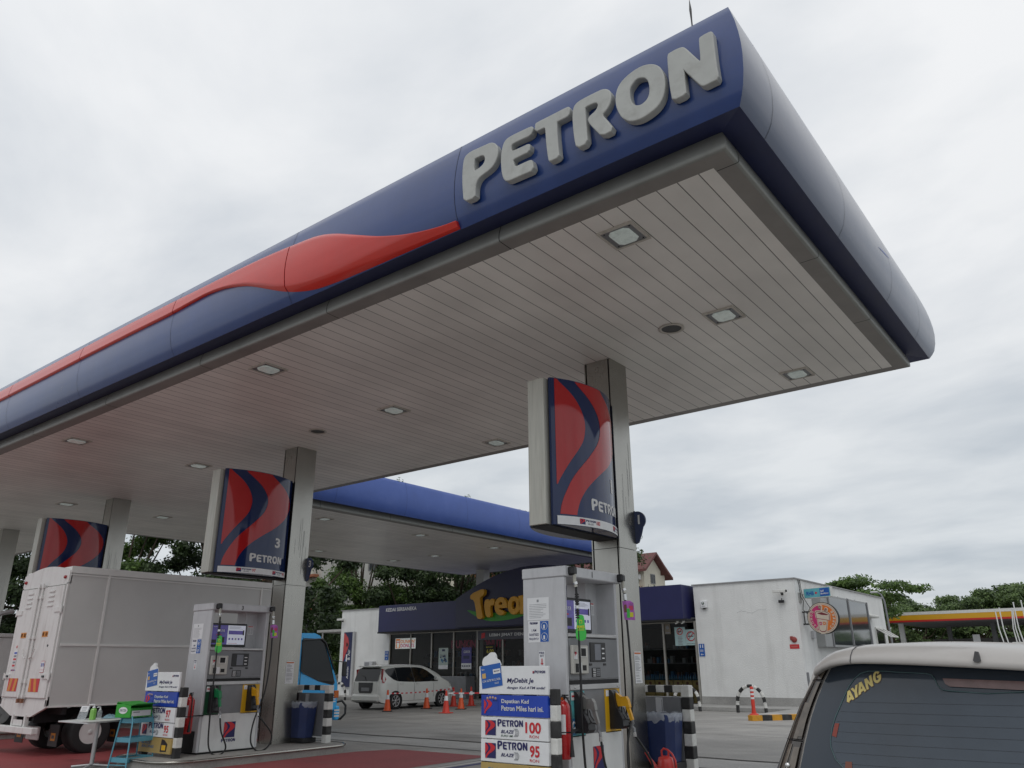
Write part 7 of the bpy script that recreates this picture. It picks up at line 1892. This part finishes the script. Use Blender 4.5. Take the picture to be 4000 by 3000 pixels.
mb = MB(); c_ = Vector((b.x, 28.2)); d_ = Vector((a.x, 28.2)); mb.prism([(a.x, a.y), (b.x, b.y), (c_.x, c_.y), (d_.x, d_.y)], lambda u, v, d: (u, v, d), 0, .146, 0); tag(build('pavement', mb, M_APRON), kind='structure')
t = thing('pipe_post', 'slim grey pipe post by the white wall above the near car\'s lamp', 'post', (-9.72, 29.2, 0)); mb = MB(); mb.tube([(0, 0, 0), (0, 0, 1.28)], .045, 8, 0); build('pipe', mb, M_PUMPD, t)

# ------------------------------------------------------------------ table, trolley and what stands on them
TC = Vector((-14.72, 7.02)); tdir = Vector((.28, .96)).normalized(); tn = Vector((tdir.y, -tdir.x))
t = thing('folding_table', 'white topped table on a steel leg before the box truck', 'table', (-14.78, 7.10, 0)); og = (-14.78, 7.10, 0)
TP = [(-15.11, 6.60), (-14.26, 6.70), (-14.50, 7.62), (-15.36, 7.40)]
mb = MB(); mb.prism(smooth_loop(TP, 2) if False else TP, lambda u, v, d: (u, v, d), .725, .75, 0); mb.tube([(x, y, .737) for x, y in TP + TP[:1]], .016, 6, 1, caps=False)
build('table_top', mb, [M_WHITE, M_ALU], t, org=og)
mb = MB(); mb.tube([(-14.70, 7.08, .72), (-14.70, 7.08, .04)], .035, 12, 0)
for k in range(4): a = R(45 + k * 90); mb.tube([(-14.70, 7.08, .05), (-14.70 + .32 * math.cos(a), 7.08 + .32 * math.sin(a), .025)], .02, 6, 0)
build('leg', mb, M_ALU, t, org=og)
def pump_bottle(loc, h, r, m, label, hd):
    o = thing('pump_bottle', label, 'bottle', loc, R(30), 'pump bottles on the table'); mb = MB(); mb.lathe([(.0001, 0), (r, 0), (r * 1.02, .01), (r * .97, h * .68), (r * .8, h * .74), (r * .42, h * .80), (r * .42, h * .83)], seg=8 if h > .2 else 14, m=0, sm=h < .2); build('body', mb, m, o)
    mb = MB(); mb.lathe([(r * .46, h * .80), (r * .5, h * .88), (r * .2, h * .92), (r * .14, h * 1.02), (r * .3, h * 1.03), (r * .3, h * 1.06), (.0001, h * 1.07)], seg=12, m=0); mb.tube([(0, 0, h * 1.05), (-hd, 0, h * 1.05), (-hd - .015, 0, h * 1.0)], .008, 6, 0); build('pump_head', mb, M_PAPER, o); return o
pump_bottle((-14.83, 7.03, .752), .235, .052, mat('gel_green', (.22, .48, .10), .25, 0, .08, 12), 'green pump bottle on the folding table', .085)
pump_bottle((-14.95, 7.20, .752), .185, .040, M_CLEAR, 'clear pump bottle behind the green one', .05)
o = thing('leaflet_stand', 'clear plastic stand holding a white card on the table', 'leaflet stand', (-15.08, 6.98, .752)); mb = MB(); f3 = lambda u, v, d: (u * .95 + .04 * 0, -.03 + v * .25 + u * .3 + d, v); mb.prism([(-.10, 0), (.10, 0), (.10, .22), (-.10, .22)], f3, 0, .004, 0); mb.prism([(-.10, 0), (.10, 0), (.10, .006), (-.10, .006)], lambda u, v, d: (u * .95, d + u * .3 - .06, v), 0, .14, 0); build('holder', mb, M_CLEAR, o)
mb = MB(); mb.prism([(-.088, .125), (.088, .125), (.088, .215), (-.088, .215)], f3, -.006, -.003, 0)
for k in range(3): mb.prism([(-.06, .145 + k * .022), (.05, .145 + k * .022), (.05, .152 + k * .022), (-.06, .152 + k * .022)], f3, -.008, -.0065, 1)
build('card', mb, [M_PAPER, M_INKG], o)
o = thing('crumpled_cloth', 'crumpled pale blue cloth lying on the table behind the bottles', 'cloth', (-14.98, 7.42, .752)); mb = MB(); random.seed(3); NG = 16
hs = [[(.008 + .055 * max(0, 1 - ((i - 8) ** 2 + (j - 8) ** 2) / 60) * random.uniform(.3, 1.3)) if 0 < i < NG and 0 < j < NG else .003 for i in range(NG + 1)] for j in range(NG + 1)]
mb.add([((i - 8) * .016 + random.uniform(-.006, .006), (j - 8) * .016 + random.uniform(-.006, .006), hs[j][i]) for j in range(NG + 1) for i in range(NG + 1)], [(j * (NG + 1) + i, j * (NG + 1) + i + 1, (j + 1) * (NG + 1) + i + 1, (j + 1) * (NG + 1) + i) for j in range(NG) for i in range(NG)], 0, False); build('cloth', mb, mat('cloth_blue', (.22, .36, .42), .8, 0, .2, 30), o)
# green carton
M_BOXG = mat('carton_green', (.03, .33, .03), .45, 0, .08, 8)
o = thing('green_carton', 'open bright green carton on the end of the table and trolley', 'carton', (-14.33, 7.50, .79)); mb = MB(); a = R(16); ca, sa = math.cos(a), math.sin(a)
rot = lambda x, y: (x * ca - y * sa, x * sa + y * ca)
def bx_(x0, x1, y0, y1, z0, z1, m): 
    P = [rot(x0, y0), rot(x1, y0), rot(x1, y1), rot(x0, y1)]; mb.prism(P, lambda u, v, d: (u, v, d), z0, z1, m)
bx_(-.17, .17, -.24, .24, 0, .008, 0); bx_(-.17, -.163, -.24, .24, .008, .24, 0); bx_(.163, .17, -.24, .24, .008, .15, 0); bx_(-.163, .163, -.24, -.233, .008, .22, 0); bx_(-.163, .163, .233, .24, .008, .22, 0)
build('tray', mb, M_BOXG, o)
mb = MB(); 
L0 = [(.163, -.24, .19), (.163, .24, .19), (-.163, .24, .245), (-.163, -.24, .245)]
mb.add([(*rot(x, y), z) for x, y, z in L0] + [(*rot(x, y), z + .008) for x, y, z in L0], [(0, 1, 2, 3), (7, 6, 5, 4), (0, 4, 5, 1), (1, 5, 6, 2), (2, 6, 7, 3), (3, 7, 4, 0)], 0)
L1 = [(.163, -.24, .195), (.30, -.24, .22), (.30, .24, .22), (.163, .24, .195)]; mb.add([(*rot(x, y), z) for x, y, z in L1] + [(*rot(x, y), z + .006) for x, y, z in L1], [(0, 1, 2, 3), (7, 6, 5, 4), (0, 4, 5, 1), (1, 5, 6, 2), (2, 6, 7, 3), (3, 7, 4, 0)], 0)
build('lid', mb, M_BOXG, o)
mb = MB(); Ox = Vector((*rot(-.17, -.2405), 0)); Rx = Vector((ca, sa, 0)); lp = [(.17 + .10 * math.cos(R(q)), .115 + .055 * math.sin(R(q))) for q in range(0, 360, 24)]
mb.add([Ox + Rx * u + Z_ * v - Vector((-sa, ca, 0)) * .003 for u, v in lp], [tuple(range(len(lp)))], 0); mb.text('SPRITZER', Ox, Rx, Z_, .09, .095, w=.16, h=.04, m=1, off=.006)
Oy = Vector((*rot(.1705, -.24), 0)); Ry = Vector((-sa, ca, 0)); mb.rect(Oy, Ry, Z_, .03, .45, .02, .11, 0, .003); mb.rect(Oy, Ry, Z_, .06, .2, .075, .09, 1, .005)
build('print', mb, [M_PAPER, M_INKG], o)
# trolley
M_TRB = mat('trolley_blue', (.11, .34, .44), .4, 0, .05, 5)
t = thing('shelf_trolley', 'light blue three tier shelf trolley between the table and the fuel boards', 'trolley', (-14.28, 7.55, 0), R(16)); W, D = .27, .17
for z, w, d in ((.09, .27, .18), (.40, .24, .165), (.70, .21, .15)):
    mb = MB(); mb.box(-d, d, -w, w, z, z + .008, 0); mb.box(-d, -d + .008, -w, w, z + .008, z + .075, 0); mb.box(d - .008, d, -w, w, z + .008, z + .075, 0); mb.box(-d + .008, d - .008, -w, -w + .008, z + .008, z + .075, 0); mb.box(-d + .008, d - .008, w - .008, w, z + .008, z + .075, 0)
    build('shelf', mb, M_TRB, t)
for s in (-1, 1):
    mb = MB(); mb.tube([(-.20, s * .29, .0), (-.14, s * .225, .74), (-.09, s * .22, .84), (0, s * .215, .88), (.09, s * .22, .84), (.14, s * .225, .74), (.20, s * .29, .0)], .013, 8, 0); build('frame', mb, M_TRB, t)
    mb = MB(); mb.tube([(-.19, s * .28, .05), (.19, s * .28, .05)], .009, 6, 0); build('stretcher', mb, M_TRB, t)

# ------------------------------------------------------------------ far filling station
t = thing('far_station_canopy', 'long far filling station canopy striped white yellow and red', 'canopy', (-12, 84, 0)); og = (-12, 84, 0)
mb = MB()
xa, xb = -19.0, 26.0
z0c = 5.05
for za, zb, m_ in ((z0c, z0c + .16, 2), (z0c + .16, z0c + .60, 1), (z0c + .60, z0c + .86, 0)):
    mb.box(xa, xb, 81.0 + (.0 if m_ else -.01), 96, za, zb, m_)
build('fascia', mb, [M_BWHITE, mat('station_yellow', (.62, .33, .01), .4, 0, .04), mat('station_red', (.50, .02, .015), .4, 0, .04)], t, org=og)
mb = MB(); mb.box(xa + .3, xb, 81.3, 95.8, z0c - .05, z0c - .004, 0); build('soffit', mb, M_PUMPD, t, org=og)
for x, y in ((-18.2, 82.6), (-11.4, 88), (-2, 88), (7, 88), (-16, 93)):
    mb = MB(); mb.box(x - .2, x + .2, y - .2, y + .2, 0, z0c - .05, 0); build('column', mb, M_PUMPW if x < -17.5 else M_PUMPD, t, org=og)
t = thing('far_station_shop', 'dim shop front under the far striped canopy', 'shop', (-12, 100, 0)); og = (-12, 100, 0)
mb = MB(); mb.box(-22, 26, 98, 106, 0, 3.9, 0); mb.box(-13.5, 26, 97.9, 98, 2.2, 3.0, 1); build('wall', mb, [MATS['shop_inner_dark'], mat('brown_band', (.07, .035, .02), .6, 0, .1)], t, org=og)
mb = MB(); O = (0, 97.9, 0); mb.text('deli 2go', O, X_, Z_, -14.6, 2.35, w=1.9, h=.5, m=0, off=.01); mb.text('COSTA', O, X_, Z_, -11.0, 2.62, w=1.3, h=.24, m=0, off=.01); mb.text('COFFEE', O, X_, Z_, -11.0, 2.28, w=1.6, h=.24, m=0, off=.01); mb.text('SELECT', O, X_, Z_, -8.2, 2.4, w=2.0, h=.4, m=0, off=.01); build('sign_lettering', mb, M_INKG if False else M_PAPER, t, org=og)
for k, (x, lb) in enumerate(((-12.2, 'white and orange pump number sign under the far canopy, left'), (-18.1, 'tiny orange sign by the far canopy\'s left column'))):
    o = thing('far_pump_sign', lb, 'sign', (x, 84, 0), 0); mb = MB(); mb.box(-.08, .08, 0, .1, 0, 3.0 if k == 0 else 2.5, 0); mb.box(-.45, .12, -.1, 0, 2.5, 3.9, 0) if k == 0 else None; mb.box(.0, .8, -.12, -.02, 2.6 if k == 0 else 2.3, 3.1 if k == 0 else 2.7, 1); build('panel', mb, [M_PAPER, M_DDO], o)
# row of slim poles on a frame
t0 = None
for k, (x, h, bend, lb) in enumerate(((-7.6, 4.75, .0, 'leftmost thin pole of the row before the far canopy'), (-7.35, 4.85, 0, 'second thin pole of the row before the far canopy'), (-6.9, 4.8, .25, 'bent thin pole, third of the row'), (-6.72, 4.75, .12, 'slightly bent thin pole, fourth of the row'), (-6.5, 5.15, 0, 'fifth thin pole of the row, taller'), (-6.05, 5.25, 0, 'sixth thin pole of the row, taller'), (-5.75, 5.3, 0, 'rightmost thin pole near the right edge of the photo'))):
    o = thing('slim_pole', lb, 'pole', (x, 61, 0), 0, 'thin poles before the far canopy'); mb = MB(); mb.tube([(.35, 0, 0), (.18, 0, 2.2), (bend * .4 - .0, 0, 3.6), (bend, 0, h)], .035, 8, 0); mb.lathe([(.05, h - .02), (.05, h + .05)], (bend, 0, 0), 'z', 8, 0); build('shaft', mb, M_PUMPW, o)
t = thing('pole_frame', 'low white rail frame carrying the thin poles', 'frame', (-6.8, 60.8, 0)); mb = MB(); mb.box(-1.35, 2.2, -.06, .06, 2.18, 2.28, 0); mb.box(-1.35, -1.25, -.05, .05, 0, 2.18, 0); mb.box(-.2, 1.1, -.04, .04, 2.68, 2.75, 0); build('rail', mb, M_BWHITE, t)
# street lamp behind the shop end
t = thing('street_lamp', 'grey street lamp with a curved head rising beside the shop\'s far corner', 'street lamp', (-10.15, 43.4, 0)); mb = MB(); mb.tube([(.1, 0, 0), (0, 0, 4.5), (-.10, 0, 4.82), (-.28, 0, 4.95)], [.06, .045, .04, .035], 10, 0); build('pole', mb, M_PUMPD, t); mb = MB(); mb.cbox(-.60, -.24, -.08, .08, 4.91, 5.0, .03, 0); build('lamp_head', mb, M_PUMPG, t)

# ------------------------------------------------------------------ apartment blocks
def apt_window(parent, O, Rv, u, v, w, h, og):
    mb = MB(); mb.rect(O, Rv, Z_, u, u + w, v, v + h, 0, .03, .04); f = build('window', mb, M_PUMPD, parent, org=og)
    mb = MB(); mb.rect(O, Rv, Z_, u + .08, u + w / 2 - .04, v + .08, v + h - .08, 0, .075); mb.rect(O, Rv, Z_, u + w / 2 + .04, u + w - .08, v + .08, v + h - .08, 0, .075); build('pane', mb, M_GLASSD, f, org=og)
M_APC = mat('apartment_cream', (.58, .55, .46), .8, 0, .08, .4, stain=((.3, .26, .2), .4, (1, 1, .2)), stain_scale=.6)
t = thing('apartment_block', 'cream apartment block with a maroon gabled roof rising behind the shop', 'building', (-52, 92, 0)); og = (-52, 92, 0)
Y0 = 88.0
def block(x0, x1, y0, y1, ze, zr, nm):
    mb = MB(); mb.box(x0, x1, y0, y1, 0, ze, 0); mb.prism([(y0, ze), (y1, ze), ((y0 + y1) / 2, zr - .1)], lambda u, v, d: (d, u, v), x0 + .01, x1 - .01, 0); w_ = build('wall', mb, M_APC, t, org=og)
    mb = MB(); ym = (y0 + y1) / 2
    for ya, yb in ((y0 - .9, ym), (y1 + .9, ym)):
        za = ze - .5; P = [(x0 - .8, ya, za), (x1 + .8, ya, za), (x1 + .8, yb, zr), (x0 - .8, yb, zr)]
        mb.add(P + [(a, b, c + .3) for a, b, c in P], [(0, 1, 2, 3), (7, 6, 5, 4), (0, 4, 5, 1), (1, 5, 6, 2), (3, 2, 6, 7), (0, 3, 7, 4)], 0)
    build('roof', mb, M_MAROON, t, org=og)
block(-66, -48.0, Y0, Y0 + 4.4, 12.9, 14.7, 'a')
block(-66, -49.7, Y0 + 4.6, Y0 + 8.8, 12.7, 14.2, 'b')
for z in (7.9, 11.1):
    for x in (-50.3, -52.6, -55.5): apt_window(t, (0, Y0, 0), X_, x, z, 1.4, 1.3, og)
    mb = MB(); mb.box(-51.8, -48.2, Y0 - 1.1, Y0 - .05, z - .8, z - .55, 1); mb.box(-51.8, -48.2, Y0 - 1.1, Y0 - 1.0, z - .55, z + .3, 0); build('balcony', mb, [M_APC, mat('terracotta', (.35, .12, .06), .7, 0, .1)], t, org=og)
    mb = MB(); mb.cbox(-49.2, -48.4, Y0 - .4, Y0 - .05, z + .4, z + 1.0, .03, 0); mb.lathe([(.0001, -.01), (.22, -.01)], (-48.8, Y0 - .4, z + .7), 'y', 12, 1); build('air_conditioner', mb, [M_PAPER, M_PUMPD], t, org=og)
    for yy in (Y0 + 1.6,): apt_window(t, (-48.0, 0, 0), Y_, yy, z, 1.2, 1.2, og)
t = thing('apartment_block', 'white apartment block half hidden by the trees left of the shop', 'building', (-66, 56, 0)); og = (-66, 56, 0)
mb = MB(); mb.box(-80, -63, 50, 64, 0, 16, 0); build('wall', mb, mat('apartment_white', (.55, .54, .50), .8, 0, .06, .4, stain=((.35, .33, .3), .4, (1, 1, .2))), t, org=og)
for z in (4.6, 7.8, 11.0):
    for x in (-65.4, -68.5, -71.6, -75): apt_window(t, (0, 50, 0), X_, x, z, 1.5, 1.3, og)
    for x in (-65.6, -71.8): mb = MB(); mb.box(x, x + 2.2, 49.2, 49.95, z - 1.1, z - .85, 1); mb.box(x, x + 2.2, 49.2, 49.3, z - .85, z - .1, 0); build('balcony', mb, [M_APC, MATS['terracotta']], t, org=og)
    for yy in (52, 56, 60): apt_window(t, (-63.0, 0, 0), Y_, yy, z, 1.4, 1.3, og)
mb = MB(); mb.box(-80.6, -62.4, 49.4, 64.6, 16, 16.5, 0); build('roof', mb, M_MAROON, t, org=og)
t = thing('apartment_block', 'cream and orange apartment block glimpsed between the tree crowns above the shop roof', 'building', (-70, 86, 0)); og = (-70, 86, 0)
mb = MB(); mb.box(-86, -62, 78, 92, 0, 18, 0); build('wall', mb, M_APC, t, org=og)
for z in (6.6, 9.8, 13.0):
    for x in (-66, -71, -76, -81): apt_window(t, (0, 78, 0), X_, x, z, 1.8, 1.5, og)
    mb = MB(); mb.box(-67, -63, 76.9, 77.95, z - .9, z - .1, 0); build('balcony', mb, MATS['terracotta'], t, org=og)
mb = MB(); mb.box(-86.6, -61.4, 77.4, 92.6, 18, 18.6, 0); build('roof', mb, M_MAROON, t, org=og)

# ------------------------------------------------------------------ trees
def tree_mesh(seed, h, cr, leafm, n_leaf, leaf=.16, flat=1.0, cb=.35, clumps=34, fill=1.0):
    rnd = random.Random(seed)
    tr = MB(); base = [(0, 0, -.1), (rnd.uniform(-.2, .2), rnd.uniform(-.2, .2), h * .25), (rnd.uniform(-.4, .4), rnd.uniform(-.4, .4), h * .5)]
    tr.tube(base, [.035 * h, .026 * h, .018 * h], 8, 0, caps=False)
    cl = []
    for k in range(clumps):
        a = rnd.uniform(0, 2 * math.pi); f = rnd.random(); z = h * (cb + (1 - cb) * f)
        rr = cr * math.sqrt(max(.05, 1 - ((f - .42) / .62) ** 2)) * rnd.uniform(.35, 1.0)
        c = Vector((rr * math.cos(a), rr * math.sin(a), z - h * .03)); s = rnd.uniform(.16, .30) * cr
        cl.append((c, s))
        if k % 2 == 0:
            st_ = Vector(base[1]).lerp(Vector(base[2]), rnd.uniform(0, 1)); mid = st_.lerp(c, .55) + Vector((0, 0, -.05 * h))
            tr.tube([st_, mid, c], [.009 * h, .006 * h, .002 * h], 5, 0, caps=False)
    lf = MB(); vs = []; fs = []
    for i in range(n_leaf):
        c, s = cl[rnd.randrange(len(cl))]
        d = Vector((rnd.gauss(0, 1), rnd.gauss(0, 1), rnd.gauss(0, 1))).normalized() * (s * (rnd.random() ** .45) * rnd.uniform(.7, 1.25))
        d.z *= .62 * flat; p = c + d
        nrm = (d.normalized() * .7 + Vector((rnd.uniform(-1, 1), rnd.uniform(-1, 1), rnd.uniform(-.2, 1.2)))).normalized()
        t1 = nrm.cross(Vector((rnd.uniform(-1, 1), rnd.uniform(-1, 1), rnd.uniform(-1, 1)))).normalized(); t2 = nrm.cross(t1)
        l_ = leaf * rnd.uniform(.6, 1.35); w_ = l_ * rnd.uniform(.35, .6)
        o = len(vs); vs += [p - t1 * l_, p + t2 * w_ - t1 * .1 * l_, p + t1 * l_, p - t2 * w_ + t1 * .1 * l_]; fs.append((o, o + 1, o + 2, o + 3))
    lf.add(vs, fs, 0)
    t = thing('tree', 'x', 'tree'); build('trunk', tr, M_BARK, t); build('crown', lf, leafm, t)
    return t
TD = tree_mesh(11, 14.5, 5.2, M_LEAF[0], 46000, .145, 1.0, .10, 60); TB = tree_mesh(12, 14.0, 4.4, M_LEAF[1], 36000, .14, 1.1, .10, 46)
TD2 = tree_mesh(15, 14.0, 5.0, M_LEAF[0], 34000, .145, 1.0, .12, 46)
TF = tree_mesh(13, 11.5, 6.0, M_LEAF[2], 20000, .21, .8, .15, 50); TU = tree_mesh(14, 9.2, 6.2, M_LEAF[1], 18000, .16, .45, .62, 30)
used_t = set()
def put(p, loc, rz, s, label, group):
    o = p if id(p) not in used_t else copy_tree(p); used_t.add(id(p))
    o.location = loc; o.rotation_euler = (0, 0, rz); o.scale = (s, s, s); o['label'] = label; o['group'] = group
g1 = 'trees behind the shop and canopies'
put(TB, (-51.0, 44.5, 0), .4, .98, 'bright green bushy tree beside the column of pump 3, above the blue cab', g1)
put(TD, (-47.5, 47.5, 0), 1.9, 1.0, 'dark tree right of the bright bushy one, above the left shop wall', g1)
put(TD2, (-43.0, 48.0, 0), 3.1, 1.0, 'dark tree above the KEDAI SERBANEKA lettering', g1)
put(TD, (-39.5, 50.5, 0), 4.6, .92, 'tall dark tree behind the middle of the shop roof', g1)
put(TD2, (-36.0, 47.0, 0), .9, .86, 'sparse brownish tree left of the raised arch board', g1)
put(TD, (-33.0, 52.0, 0), 5.4, .95, 'dark tree just behind the raised arch board', g1)
put(TB, (-56.5, 27.0, 0), 2.2, 1.0, 'bright green tree right of the third column, above the box truck', g1)
put(TD, (-51.5, 31.5, 0), .2, 1.05, 'dark tree above the roof of the box truck', g1)
put(TD2, (-46.5, 33.0, 0), 2.8, 1.1, 'sparse dark tree left of the sign numbered 3', g1)
put(TD, (-66.0, 22.5, 0), 3.7, 1.0, 'dark tree seen past the left edge columns', g1)
put(TD2, (-60.0, 17.5, 0), 5.0, 1.15, 'loose dark tree between the two leftmost columns', g1)
put(TD, (-57.0, 38.0, 0), 5.9, .9, 'dark low tree left of the white apartment block', g1)
g2 = 'trees on the skyline at the right'
put(TU, (-20.3, 76, 0), .3, .98, 'flat topped spreading tree just above the shop\'s end wall', g2)
for k, (dx, y, s, lb) in enumerate(((-.235, 97, .92, 'rounded tree right of the flat topped one, behind the street lamp'), (-.20, 101, .90, 'tree with pale gaps above the left end of the far striped canopy'),
        (-.17, 108, .96, 'lower tree in the dip of the skyline'), (-.145, 104, 1.0, 'tree in the middle of the right skyline'), (-.115, 108, 1.08, 'tall tree left of the thin poles'),
        (-.085, 106, 1.06, 'tree behind the thin poles'), (-.055, 103, 1.0, 'tree at the right edge of the photo'), (-.27, 104, .85, 'tree half hidden by the flat topped tree'))):
    put(TF, (dx * y, y, 0), k * 1.3, s * .80, lb, g2)
mb = MB(); random.seed(5)
for k in range(9000):
    x = random.uniform(-45, 25); y = random.uniform(112, 125); h = 5.8 + 1.5 * math.sin(x * .35) + 1.2 * math.sin(x * .9 + 1); p = Vector((x, y, random.uniform(0, h))); a = random.random() * 6.28; l_ = .5
    t1 = Vector((math.cos(a), .3 * math.sin(a), math.sin(a))).normalized() * l_; t2 = Vector((-math.sin(a), .5, math.cos(a))).normalized() * l_ * .5
    mb.add([p - t1, p + t2, p + t1, p - t2], [(0, 1, 2, 3)], 0)
tag(build('far_wood', mb, M_LEAF[2]), 'dark green wood massed behind the far striped canopy', 'wood', kind='stuff')
mb = MB()
for k in range(16000):
    x = random.uniform(-85, -33); y = random.uniform(53, 60) if x > -62 else random.uniform(14, 60); h = 8.5
    p = Vector((x, y, random.uniform(0, h))); a = random.random() * 6.28; l_ = .4
    t1 = Vector((math.cos(a), .3 * math.sin(a), math.sin(a))).normalized() * l_; t2 = Vector((-math.sin(a), .5, math.cos(a))).normalized() * l_ * .5
    mb.add([p - t1, p + t2, p + t1, p - t2], [(0, 1, 2, 3)], 0)
tag(build('undergrowth', mb, M_LEAF[0]), 'dense dark undergrowth below the trees behind the shop', 'undergrowth', kind='stuff')
# weeds sprouting on the rear canopy edge
for k, y in enumerate((18.6, 22.1)):
    mb = MB()
    for q in range(7):
        x = random.uniform(-.15, .15); yy = random.uniform(-.3, .3); hh = random.uniform(.05, .13)
        mb.tube([(x, yy, 0), (x + .02, yy + .03, hh)], .006, 4, 0)
        for w in range(4): mb.add([(x + .02, yy + .03, hh), (x + random.uniform(-.05, .05), yy + random.uniform(-.05, .05), hh + .02), (x, yy, hh + .03)], [(0, 1, 2)], 0)
    o = thing('weed', ('left', 'right')[k] + ' tuft of weeds sprouting on top of the rear canopy fascia', 'weed', (-19.45, y, 7.60), 0, 'weeds on the rear canopy'); build('sprigs', mb, M_LEAF[1], o)
